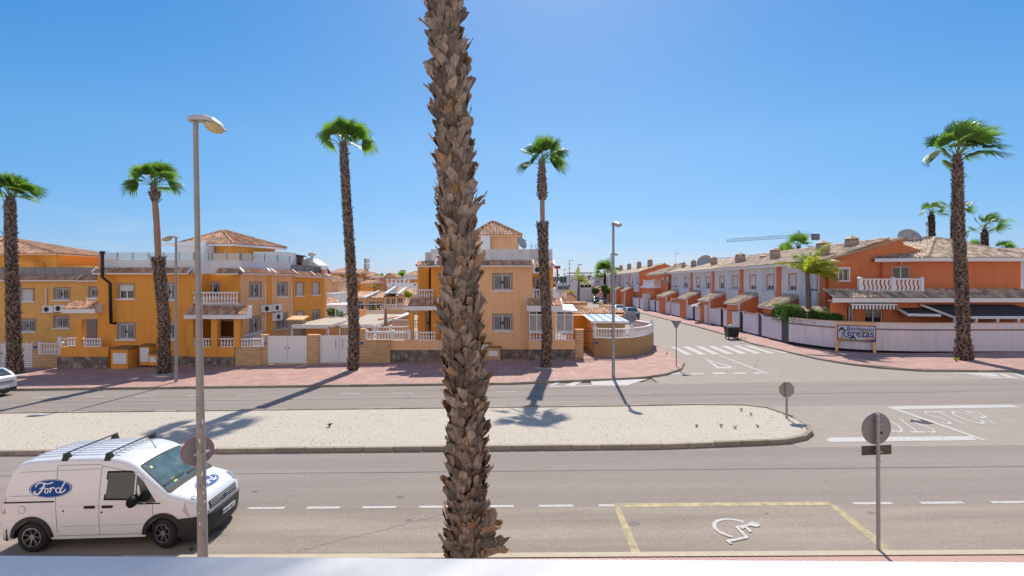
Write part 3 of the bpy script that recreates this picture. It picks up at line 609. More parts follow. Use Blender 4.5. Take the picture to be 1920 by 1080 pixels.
# small weeds and pebble rings at palm feet
# the near palm trunk
def near_palm():
    global rng; keep = rng; rng = random.Random(5)
    d = 9.75; base = (X(880, d), d, gz(-.8)+PV)
    root = thing('fan_palm', 'huge shaggy palm trunk rising through the middle of the view beyond the parapet', 'palm tree', base)
    pts = [Vector(base)]+[P(x, y, d) for x, y in ((873, 1040), (874, 950), (876, 850), (875, 750), (866, 600), (860, 450), (854, 320), (848, 200), (838, 90), (832, 0), (828, -150), (826, -420))]
    pts.sort(key=lambda p: p[2]); z0, z1 = base[2], pts[-1][2]
    rf = lambda z: float(np.interp(z, [0, 1.0, 4, 8, 14.5], [.335, .28, .275, .25, .225]))
    core = MB(); n = 60; pp = [curve_at(pts, z0+(z1-z0)*i/n) for i in range(n+1)]
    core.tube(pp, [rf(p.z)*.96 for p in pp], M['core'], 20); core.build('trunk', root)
    bo = MB(); rough_trunk(bo, pts, z0+.02, z1, rf, .115, 11, .33, .24, .075, True, .8)
    # long torn fibre strips
    for k in range(420):
        z = rng.uniform(z0, z1-.2); an = rng.uniform(0, 6.283); c = curve_at(pts, z); N = Vector((math.cos(an), math.sin(an), 0)); A = Vector((-math.sin(an), math.cos(an), 0))
        l_ = rng.uniform(.15, .4); s_ = rng.uniform(-.6, .6); p = c+N*(rf(z)+.02)
        bo.mesh([p-A*.014, p+A*.014, p+A*s_*l_*.5+N*rng.uniform(.06, .14)+Vector((0, 0, l_*.7)), p+A*s_*l_+N*rng.uniform(.08, .2)+Vector((0, 0, l_))], [(0, 1, 2), (0, 2, 3)], M['boot'] if rng.random() < .6 else M['bootin'], rng.random())
    bo.build('leaf_bases', root)
    # broken leaf bases splayed at the foot on the right
    s2 = MB()
    for k in range(20):
        px, py = rng.uniform(898, 918), rng.uniform(985, 1045); L_ = rng.uniform(.22, .5); ax, az_ = rng.uniform(.4, 1), rng.uniform(-.25, .9) if py > 1015 else rng.uniform(.5, 1.2)
        c = P(px, py, rng.uniform(9.35, 9.6)); U = Vector((ax, -rng.uniform(-.2, .4), az_)).normalized(); A = U.cross(Vector((rng.uniform(-.5, .5), -1, rng.uniform(-.3, .6)))).normalized(); boot(s2, c, A, U, A.cross(U).normalized(), L_, rng.uniform(.09, .2), rng.uniform(.03, .15), rng.uniform(-.4, .4), M['bootin' if k % 4 == 0 else 'boot'], rng.random(), True)
    s2.build('broken_leaf_base', root)
    mb = MB(); top = pts[-1]
    for k in range(30):
        az2 = k*2.39996; f = (k+.5)/30; elv = R(80-100*f**.8)
        fan_leaf(mb, top+Vector((0, 0, .6)), (math.cos(az2)*math.cos(elv), math.sin(az2)*math.cos(elv), math.sin(elv)), 1.0, 1.3, .45+.5*f, .3, .03, M['frond'])
    mb.build('crown', root); rng = keep
near_palm()
# palms behind the villa and far away
FG = 'fan palms far behind the right hand villa'
def far_palm(label, px, ptop, pybot, d, r, crown, seed, wind=.3, group=FG, col=None):
    b = (X(px[0], d), d, gz(X(px[0], d)))
    return fan_palm('fan_palm', label, b, [(px[0], pybot), (px[1], ptop)], d, [(b[2], Z(ptop, d), r*1.1, r, 'r')], crown, group, seed, wind, per=9, detail=0, per_row=.28)
far_palm('distant fan palm left of the corner palm, rising over the villa ridge', (1748, 1746), 397, 470, 62, .42, (18, 1.0, .8, 20), 21)
far_palm('distant fan palm almost hidden behind the trunk of the corner palm', (1788, 1789), 397, 470, 60, .40, (18, 1.1, 1.0, 20), 22)
far_palm('distant fan palm right of the corner palm with leaves blown to the right', (1847, 1846), 428, 480, 55, .40, (18, 1.2, .9, 20), 23, .7)
far_palm('tiny green palm crown showing over the villa roof right of the corner trunk', (1826, 1826), 466, 500, 70, .35, (14, 1.0, .6, 10), 24)
far_palm('tiny palm crown showing over the villa roof at the right edge', (1881, 1881), 468, 500, 60, .35, (14, .9, .6, 10), 25)
far_palm('fan palm showing over the terrace ridge left of the crane mast', (1473, 1473), 478, 500, 75, .4, (16, 1.5, .9, 40), 26, .05, 'fan palms behind the terrace roofs')
far_palm('fan palm rising over the terrace ridge below the crane mast', (1497, 1497), 462, 500, 72, .4, (16, 1.6, .9, 30), 27, .05, 'fan palms behind the terrace roofs')
far_palm('bushy palm at the far end of the side street left of the terrace', (1134, 1134), 512, 560, 135, .45, (22, 3.0, 1.4, 50), 28, .05, 'palms at the far end of the street')
def small_far(label, px, ptop, d, seed, r=1.2): far_palm(label, (px, px), ptop, 540, d, .3, (12, r, .8, 20), seed, .1, 'tiny palms on the horizon')
small_far('tiny dark palm on the horizon left of the gabled far house', 715, 522, 150, 31); small_far('tiny palm under the brown far billboard', 752, 521, 150, 32, 1.8); small_far('tiny palm beside the far houses left of the brown billboard', 728, 519, 200, 33, 1.6)
def feather_palm(label, base, ptspx, d, nf, Lf, m, seed, group=None, r=.2, spread=25, bulge=True):
    global rng; keep = rng; rng = random.Random(seed)
    root = thing('feather_palm', label, 'palm tree', base, group)
    pts = [Vector(base)]+[P(x, y, d) for x, y in ptspx]; n = len(pts)
    mb = MB(); mb.tube(pts, [r*1.1]+[r]*(n-2)+[r*.7], M['bark2'] if 'bark2' in M else mat('grey_palm_bark', (.17, .14, .11), .85, var=.5, vs=6, stretch=(1, 1, 5), bump=.4), 10); mb.build('trunk', root)
    mb = MB(); top = pts[-1]
    for k in range(nf):
        az_ = k*2.4+rng.uniform(-.3, .3); f = (k+.5)/nf; elv = R(78-(78-spread)*f)
        dv = Vector((math.cos(az_)*math.cos(elv)+.45, math.sin(az_)*math.cos(elv), math.sin(elv))).normalized(); q = [top]; L_ = Lf*rng.uniform(.8, 1.15); N_ = 12
        for i in range(N_): dv = (dv+Vector((.03, 0, -.085-.02*i*.5))).normalized(); q.append(q[-1]+dv*L_/N_)
        mb.tube(q, [.035*(1-i/len(q))+.006 for i in range(len(q))], M['petiole'], 4, False)
        for i in range(1, N_*4):
            t = i/(N_*4)*N_; j = min(int(t), N_-1); c = q[j].lerp(q[j+1], t-j); dd = (q[j+1]-q[j]).normalized(); sd_ = dd.cross(Vector((0, 0, 1))).normalized()
            ll = L_*.24*math.sin(math.pi*min(.97, .12+.85*i/(N_*4)))
            for s_ in (-1, 1):
                e_ = c+(sd_*s_*.75+dd*.55+Vector((0, 0, rng.uniform(-.5, .15)))).normalized()*ll; wv = dd*.035
                mb.mesh([c-wv, c+wv, (c+e_)/2+wv+Vector((0, 0, .03)), e_], [(0, 1, 2), (0, 2, 3)], m, rng.random())
    mb.build('crown', root); rng = keep; return root
# ------------------------------------------------ street lamps, road signs
def street_lamp(label, base, h, head, r0=.11, r1=.06, arm=(1, 0), col='lampst', hl=1.1, group='street lamps'):
    """base xyz; head direction unit; head kind"""
    root = thing('street_lamp', label, 'street lamp', base, group); b = Vector(base)
    mb = MB(); mb.tube([b, b+Vector((0, 0, h*.3)), b+Vector((0, 0, h*.65)), b+Vector((0, 0, h))], [r0, r0*.70+r1*.22, r1*1.12, r1], M[col], 14)
    mb.build('pole', root)
    if hl > .7 and r0 > .1: mb = MB(); mb.box(b.x-.12, b.x+.02, b.y-r0-.02, b.y+.02, b.z+.35, b.z+.9, M[col]); mb.build('service_door', root)
    A = Vector((arm[0], arm[1], 0)).normalized(); S = Vector((-A.y, A.x, 0)); t = b+Vector((0, 0, h))
    # lantern shell: lofted sections
    m = mat('lantern_grey', (.50, .50, .50), .5, var=.2, vs=4); g = mat('lantern_bowl', (.55, .45, .22), .25, spec=.6, var=.3, vs=6)
    sec = [(-.12, .10, .10, .0), (0, .13, .13, .02), (.32*hl, .16, .15, .015), (.62*hl, .19, .14, -.03), (.88*hl, .15, .10, -.10), (1.0*hl, .05, .03, -.17)]
    mb = MB(); vs = []; n = 8
    for (s_, wd, ht, dz) in sec:
        for k in range(n):
            an = math.pi*k/(n-1); vs.append(t+A*s_+S*wd*math.cos(an)+Vector((0, 0, dz+ht*math.sin(an)*.9)))
    fs = [(i*n+k, i*n+k+1, (i+1)*n+k+1, (i+1)*n+k) for i in range(len(sec)-1) for k in range(n-1)]
    fs += [((i+1)*n, (i+1)*n+n-1, i*n+n-1, i*n) for i in range(len(sec)-1)]+[tuple(range(n))[::-1]]
    mb.mesh(vs, fs, m, .5, False); ln_ = mb.build('lantern', root)
    mb = MB(); c = t+A*.62*hl+Vector((0, 0, -.045)); vs = []
    for i, (rr, dz) in enumerate(((1, 0), (.95, -.08), (.7, -.15), (.3, -.185))):
        for k in range(12): an = 2*math.pi*k/12; vs.append(c+A*.36*hl*rr*math.cos(an)+S*.165*rr*math.sin(an)+Vector((0, 0, dz*max(hl, .85)-.11*rr*math.cos(an)*.4)))
    mb.mesh(vs, [(i*12+k, i*12+(k+1) % 12, (i+1)*12+(k+1) % 12, (i+1)*12+k) for i in range(3) for k in range(12)]+[tuple(range(36, 48))], g, .5, True)
    mb.build('bowl', ln_)
    return root
nb = G(381, 1041, PV); nb.y = 9.95; nb.x = X(380.5, 9.95)
LN = street_lamp('tall near street lamp in front of the white van, pole covered with sticker scraps', tuple(nb), Z(228, 9.95)-nb.z, None, .096, .047, (1, .25), hl=.54)
# the near pole leans slightly
LN.rotation_euler = (0, R(-.95), 0)
mb = MB()
for k in range(26):
    z = rng.uniform(.9, 3.2) if k < 20 else rng.uniform(.5, 5); a0 = rng.uniform(-2.6, -.5); w_ = rng.uniform(.18, .5); h_ = rng.uniform(.03, .11); r_ = .094-.01*z/3+.0005
    r_ = .096+(.0775-.096)*min(1, z/2.62) + .004
    pp = [nb+Vector((r_*math.cos(a0+w_*i/4), r_*math.sin(a0+w_*i/4), z+rng.uniform(-.004, .004))) for i in range(5)]
    for i in range(4): mb.face([pp[i], pp[i+1], pp[i+1]+Vector((0, 0, h_)), pp[i]+Vector((0, 0, h_))], M[('whitep', 'dirtyw', 'signback', 'boot')[k % 4]], rng.random())
mb.build('sticker_scraps', LN)
bL = G(330, 716, PV); street_lamp('slim street lamp on the far pavement beside the meter boxes', tuple(bL), Z(446, bL.y)-bL.z, None, .09, .06, (-1, -.2), hl=.75)
bR = G(1150, 706, PV); street_lamp('tall street lamp on the far pavement in front of the curved block wall', tuple(bR), Z(421, bR.y)-bR.z, None, .095, .065, (.35, -1), hl=.8, col='steel')
for (lb, px, pyb, pyt, d, arm) in (('street lamp behind the gate of the corner plot, lantern turned to the street', 1146, 600, 476, 62, (1, 0)), ('street lamp beside the young palm halfway down the side street', 1084, 562, 496, 110, (1, 0)), ('small far street lamp left of the antenna mast', 1058, 540, 505, 165, (1, 0)), ('faintest far street lamp next to the red totem sign', 1041, 540, 511, 190, (1, 0))):
    q = P(px, pyb, d); gzv = gz(q.x); street_lamp(lb, (q.x, d, gzv), Z(pyt, d)-gzv, None, .09, .07, arm, 'steel', .9)

def poly_prism(mb, c, U, V, N, pts, th, m):
    a = [c+U*x+V*y for x, y in pts]; b = [p+N*th for p in a]; n = len(a)
    mb.mesh(a+b, [tuple(range(n)), tuple(range(n, 2*n))[::-1]]+[(i, i+n, (i+1) % n+n, (i+1) % n) for i in range(n)], m)
def circ(r, n=32, rot=0): return [(r*math.cos(2*math.pi*(k+rot)/n), r*math.sin(2*math.pi*(k+rot)/n)) for k in range(n)]
XV, YV, ZV = Vector((1, 0, 0)), Vector((0, 1, 0)), Vector((0, 0, 1))
redp = mat('sign_red', (.45, .02, .025), .4); whp = mat('sign_white', (.75, .75, .75), .4); blup = mat('sign_blue', (.02, .09, .45), .4)
# round sign with plate on a pole, right foreground
b = G(1647, 1046, PV); b.y = 10.05; b.x = X(1647, 10.05); b.z = gz(b.x)+PV
rt = thing('road_sign', 'back of a round sign with a small plate below it beside the disabled bay', 'road sign', tuple(b), 'road signs')
mb = MB(); mb.tube([b, P(1646, 776, 10.05)], .036, M['steel'], 12); mb.build('pole', rt)
c = P(1643.5, 803.5, 10.12); U = Vector((1, .12, 0)).normalized(); N = Vector((-.12, 1, 0)).normalized()
mb = MB(); poly_prism(mb, c, U, ZV, N, circ(.325, 40), .012, M['signback']); q = mb.build('sign_disc', rt)
mb = MB(); poly_prism(mb, c+N*.0125, U, ZV, N, circ(.318, 40), .002, redp); poly_prism(mb, c+N*.015, U, ZV, N, circ(.25, 40), .002, blup); mb.build('sign_face', q)
c2 = P(1644, 844, 10.12); mb = MB(); poly_prism(mb, c2, U, ZV, N, [(-.33, -.095), (.33, -.095), (.33, .095), (-.33, .095)], .012, mat('plate_back', (.06, .06, .05), .5)); mb.build('plate', rt)
mb = MB()
for zc in (c.z+.12, c.z-.12, c2.z+.0): mb = MB(); mb.box(b.x-.055, b.x+.055, b.y-.045, b.y+.07, zc-.015, zc+.015, M['steel']); mb.build('clamp', rt)
mb = MB(); poly_prism(mb, c-N*.002+U*.09-ZV*.10, U, ZV, N, [(-.05, -.02), (.05, -.02), (.05, .03), (-.05, .03)], .002, M['dark']); mb.build('sticker', q)
# octagonal stop sign on the median tip, seen from behind
b = G(1475, 785, .13); rt = thing('stop_sign', 'back of an octagonal stop sign at the tip of the gravel median', 'road sign', tuple(b), 'road signs')
d = b.y; mb = MB(); mb.tube([b, P(1475, 716, d-.03)], .045, M['steel'], 4, smooth=False); mb.build('pole', rt)
c = P(1475, 730.5, d+.04); mb = MB(); poly_prism(mb, c, XV, ZV, YV, circ(.315, 8, .5), .012, mat('sign_back_pale', (.32, .30, .25), .5, var=.3, vs=4)); q = mb.build('sign_plate', rt)
mb = MB(); poly_prism(mb, c+YV*.0125, XV, ZV, YV, circ(.305, 8, .5), .002, redp); mb.build('sign_face', q)
# give way triangle seen from behind
b = G(1268, 687, PV); d = b.y; rt = thing('give_way_sign', 'back of a triangular give way sign at the rounded pavement corner', 'road sign', tuple(b), 'road signs')
mb = MB(); mb.tube([b, P(1268, 603, d)], .035, M['steel'], 10); mb.build('pole', rt)
c = P(1268, 607, d+.05); mb = MB(); s_ = .33; poly_prism(mb, c, XV, ZV, YV, [(-s_, .19), (0, -.38), (s_, .19)], .012, M['signback']); q = mb.build('sign_plate', rt)
mb = MB(); poly_prism(mb, c+YV*.0125, XV, ZV, YV, [(-s_*.96, .175), (0, -.355), (s_*.96, .175)], .002, redp); mb.build('sign_face', q)
# round sign seen obliquely on the near lamp pole
c = P(372, 848, 10.02); rt = thing('road_sign', 'round red rimmed sign seen from behind on the near lamp pole', 'road sign', tuple(c), 'road signs')
U = Vector((.78, .62, 0)).normalized(); N = Vector((.62, -.78, 0)).normalized()*-1
c = c+N*.10
mb = MB(); poly_prism(mb, c, U, ZV, N, circ(.28, 40), .012, M['signback']); q = mb.build('sign_disc', rt)
mb = MB(); poly_prism(mb, c+N*.001-N*0, U, ZV, N, circ(.292, 40), .010, redp); mb.build('rim', q)
mb = MB(); mb.box(nb.x-.13, nb.x+.05, 9.86, 10.12, c.z-.02, c.z+.02, M['steel']); mb.build('bracket', rt)
# small round sign on the lamp behind the corner plot
c = P(1141, 572, 55); rt = thing('road_sign', 'small grey round sign back low on the side street pavement behind the corner shed', 'road sign', (c.x, 55, gz(c.x)), 'road signs')
mb = MB(); mb.tube([(c.x, 55, gz(c.x)), (c.x, 55, c.z+.2)], .04, M['steel'], 8); mb.build('pole', rt)
mb = MB(); poly_prism(mb, c+YV*.05, XV, ZV, YV, circ(.33, 24), .012, M['signback']); mb.build('sign_disc', rt)
# red and white round sign at the far end
c = P(1126, 548, 120); rt = thing('road_sign', 'tiny red and white sign at the far end of the side street', 'road sign', (c.x, 120, gz(c.x)), 'road signs')
mb = MB(); mb.tube([(c.x, 120, gz(c.x)), (c.x, 120, c.z+.3)], .05, M['steel'], 6); mb.build('pole', rt)
mb = MB(); poly_prism(mb, c-YV*.06, XV, ZV, YV, circ(.45, 20), .02, redp); poly_prism(mb, c-YV*.063, XV, ZV, YV, circ(.25, 20), .002, whp); mb.build('sign_disc', rt)

# ------------------------------------------------ vehicles
class Body:
    def __init__(s, L, Wd, prof, sill, wb0, wb1, wr, belt, tumble, noser=.35, rc=.10, crown=.03, rearr=.15):
        s.L, s.W, s.prof, s.sill, s.wx, s.wr, s.belt, s.tumble, s.noser, s.rc, s.crown, s.rearr = L, Wd, prof, sill, (wb0, wb1), wr, belt, tumble, noser, rc, crown, rearr
    def zt(s, x): return float(np.interp(x, [p[0] for p in s.prof], [p[1] for p in s.prof]))
    def hw(s, x):
        w_ = s.W/2
        if x > s.L-s.noser: t = (x-(s.L-s.noser))/s.noser; w_ -= s.noser*.55*(1-math.sqrt(max(0, 1-t**2.2)))
        if x < s.rearr: t = (s.rearr-x)/s.rearr; w_ -= s.rearr*.6*(1-math.sqrt(max(0, 1-t*t)))
        return w_
    def side(s, x, z):
        w_ = s.hw(x); zt = s.zt(x)
        if z > s.belt: w_ -= s.tumble*((z-s.belt)/1.0)**1.25
        elif z < .55: w_ -= .04*((.55-z)/.3)**2
        if z > zt-s.rc: t = min(1, (z-(zt-s.rc))/s.rc); w_ -= s.rc*(1-math.sqrt(max(0, 1-t*t)))
        return w_
    def top(s, x, y):
        zt = s.zt(x); w_ = s.side(x, zt-s.rc)-s.rc; t = min(1, abs(y)/max(w_, .01))
        return zt+s.crown*(1-t*t) if abs(y) <= w_ else zt-(s.rc-math.sqrt(max(0, s.rc**2-(abs(y)-w_)**2)))
    def bottom(s, x):
        z = s.sill if x < s.L-.5 else max(s.sill, .36)
        for xw in s.wx:
            dx = abs(x-xw)
            if dx < s.wr: z = max(z, s.wr*.86+math.sqrt(s.wr**2-dx*dx)-.02)
        return z
    def shell(s, mb, m):
        xs = set(np.linspace(0, s.L, 46).round(3)); xs |= {p[0] for p in s.prof}
        for xw in s.wx:
            for k in range(-8, 9): xs.add(round(xw+s.wr*math.sin(k/8*math.pi/2)*.999, 4))
        xs |= {.02, .06, s.L-.02, s.L-.06, s.L-.12}
        xs = sorted(x for x in xs if 0 <= x <= s.L); rows = []
        for x in xs:
            zb, zt = s.bottom(x), s.zt(x); r = [(0, zb), (s.hw(x)*.6, zb)]
            zt_ = max(zt, zb+s.rc+.05)
            for f in np.linspace(0, 1, 9): z = zb+(zt_-s.rc-zb)*f; r.append((s.side(x, z), z))
            w_ = r[-1][0]
            for a in (25, 50, 72, 90): r.append((w_-s.rc+s.rc*math.cos(R(a)), zt_-s.rc+s.rc*math.sin(R(a))))
            for f in (.66, .33, 0): r.append(((w_-s.rc)*f, zt_+s.crown*(1-f*f)))
            rows.append([(x, -y, z) for y, z in r]+[(x, y, z) for y, z in r[::-1][1:]])
        n = len(rows[0]); vs = [p for r in rows for p in r]
        fs = [(i*n+k, (i+1)*n+k, (i+1)*n+k+1, i*n+k+1) for i in range(len(rows)-1) for k in range(n-1)]
        up_ = [f for i, f in enumerate(fs) if 2 <= i % (n-1) < n-3]; lo_ = [f for i, f in enumerate(fs) if not 2 <= i % (n-1) < n-3]
        mb.mesh(vs, up_, m, .5, True); mb.mesh(vs, lo_, M['dark'], .5, False); mb.mesh(rows[0], [tuple(range(n))], m); mb.mesh(rows[-1], [tuple(range(n))[::-1]], m)
    def spatch(s, mb, poly, sgn, m, off=.004, n=1):
        """polygon in (x,z) laid on one flank"""
        mb.face([(x, sgn*(s.side(x, z)+off), z) for x, z in (poly if sgn < 0 else poly[::-1])], m)
    def sgrid(s, mb, x0, x1, z0, z1, sgn, m, off=.004, n=6):
        for i in range(n):
            for j in range(2):
                a, b = x0+(x1-x0)*i/n, x0+(x1-x0)*(i+1)/n; c, d = z0+(z1-z0)*j/2, z0+(z1-z0)*(j+1)/2; s.spatch(mb, [(a, c), (b, c), (b, d), (a, d)], sgn, m, off)
    def tpatch(s, mb, quad, m, off=.006, nx=8, ny=8):
        """quad of (x,y) on the top surface, subdivided"""
        for i in range(nx):
            for j in range(ny):
                q = []
                for u, v in ((i/nx, j/ny), ((i+1)/nx, j/ny), ((i+1)/nx, (j+1)/ny), (i/nx, (j+1)/ny)):
                    x = (quad[0][0]*(1-u)+quad[1][0]*u)*(1-v)+(quad[3][0]*(1-u)+quad[2][0]*u)*v; y = (quad[0][1]*(1-u)+quad[1][1]*u)*(1-v)+(quad[3][1]*(1-u)+quad[2][1]*u)*v
                    q.append((x, y, s.top(x, y)+off))
                mb.face(q, m)
def wheel(root, xw, y, r, wd, steer, spokes, sgn):
    C_ = Vector((xw, y, r)); rot = Matrix.Rotation(steer, 4, 'Z')
    def T(p): return C_+rot @ Vector(p)
    mb = MB(); n = 28; prof = [(r*.62, -wd/2), (r*.93, -wd/2), (r, -wd*.36), (r, wd*.36), (r*.93, wd/2), (r*.62, wd/2)]
    vs = [T((p*math.cos(2*math.pi*k/n), q*sgn, p*math.sin(2*math.pi*k/n))) for p, q in prof for k in range(n)]
    mb.mesh(vs, [(i*n+k, i*n+(k+1) % n, (i+1)*n+(k+1) % n, (i+1)*n+k) for i in range(5) for k in range(n)], mat('tyre_rubber', (.02, .02, .021), .85, bump=.3, bs=60), .5, True)
    w_ = mb.build('wheel', root)
    mb = MB(); al = mat('alloy', (.55, .55, .57), .3, metal=.8); dk = M['black']
    vs = [T((p*math.cos(2*math.pi*k/n), q*sgn, p*math.sin(2*math.pi*k/n))) for p, q in ((r*.64, wd*.5), (r*.58, wd*.5), (r*.57, wd*.2), (.01, wd*.18)) for k in range(n)]
    mb.mesh(vs, [(i*n+k, i*n+(k+1) % n, (i+1)*n+(k+1) % n, (i+1)*n+k) for i in range(1) for k in range(n)], al)
    mb.mesh(vs, [(i*n+k, i*n+(k+1) % n, (i+1)*n+(k+1) % n, (i+1)*n+k) for i in range(1, 3) for k in range(n)], dk)
    for k in range(spokes):
        a = 2*math.pi*k/spokes
        for da in (-.10, .10):
            p0, p1 = (.05*r/.3*math.cos(a+da), .05*r/.3*math.sin(a+da)), (r*.60*math.cos(a+da*1.25), r*.60*math.sin(a+da*1.25)); t_ = Vector((-math.sin(a), math.cos(a)))*.008
            mb.mesh([T((p0[0]-t_.x, sgn*wd*.40, p0[1]-t_.y)), T((p0[0]+t_.x, sgn*wd*.40, p0[1]+t_.y)), T((p1[0]+t_.x, sgn*wd*.5, p1[1]+t_.y)), T((p1[0]-t_.x, sgn*wd*.5, p1[1]-t_.y))], [(0, 1, 2, 3), (3, 2, 1, 0)], al)
    mb.mesh([T((.06*math.cos(k*.785), sgn*wd*.42, .06*math.sin(k*.785))) for k in range(8)], [tuple(range(8))], al)
    mb.build('rim', w_); return w_
carglass = mat('car_glass', (.02, .03, .035), .05, spec=.9)
def paintmat(name, col): return mat(name, col, .22, spec=.5, coat=.6)
chrome = mat('chrome', (.6, .6, .62), .15, metal=1); red_l = mat('tail_lamp_red', (.45, .015, .01), .2, coat=.5); hl_m = mat('headlamp_glass', (.45, .48, .52), .08, metal=.5, coat=1)

FORD = dict(F=[([(-.62, .10), (-.60, .22), (-.48, .30), (-.32, .28), (-.16, .24), (.0, .27), (.06, .32)], .055), ([(-.26, .25), (-.31, .08), (-.38, -.10), (-.47, -.24), (-.58, -.27), (-.66, -.20), (-.63, -.11)], .075), ([(-.44, .02), (-.34, .05), (-.22, .03)], .05)],
    o=[([(-.155+.07*math.cos(a*.524), -.10+.11*math.sin(a*.524)) for a in range(13)], .05)],
    r=[([(.02, .05), (.02, -.06), (-.01, -.2)], .06), ([(.02, -.02), (.09, .05), (.17, .03)], .055)],
    d=[([(.33+.10*math.cos(a*.524), -.09+.12*math.sin(a*.524)) for a in range(13)], .05), ([(.58, .34), (.48, .08), (.405, -.14), (.45, -.22), (.55, -.16), (.62, -.06)], .06)],
    j=[([(-.08, -.02), (-.02, .02), (.02, .05)], .04), ([(.17, .03), (.2, -.02), (.22, -.1)], .03)])
def ford_logo(mb, place, asp=.40):
    """place(u, v, off) -> point; blue oval, white line ring, white script"""
    n = 40; blue = mat('logo_blue', (.010, .075, .30), .6, spec=.15); wh = mat('logo_white', (.78, .78, .80), .4)
    def disc(sx, m, off):
        rings = [0, .35, .65, .85, 1]
        for i in range(4):
            for k in range(n):
                a, b = 2*math.pi*k/n, 2*math.pi*(k+1)/n
                q = [(rings[j]*sx*math.cos(t), rings[j]*sx*asp*math.sin(t)) for j, t in ((i, a), (i+1, a), (i+1, b), (i, b))]
                if i == 0: q = [q[1], q[2], q[0]]
                mb.face([place(x, y, off) for x, y in q], m)
    disc(1.0, blue, .004); disc(.955, wh, .005); disc(.925, blue, .006)
    for st in FORD.values():
        for pts, wd in st:
            for i in range(len(pts)-1):
                a, b = Vector(pts[i]), Vector(pts[i+1]); t = (b-a).normalized(); nn = Vector((-t.y, t.x))*wd*.5; e_ = t*.012
                mb.face([place(q.x*1.12, q.y*.88, .008) for q in (a-e_-nn, b+e_-nn, b+e_+nn, a-e_+nn)], wh)
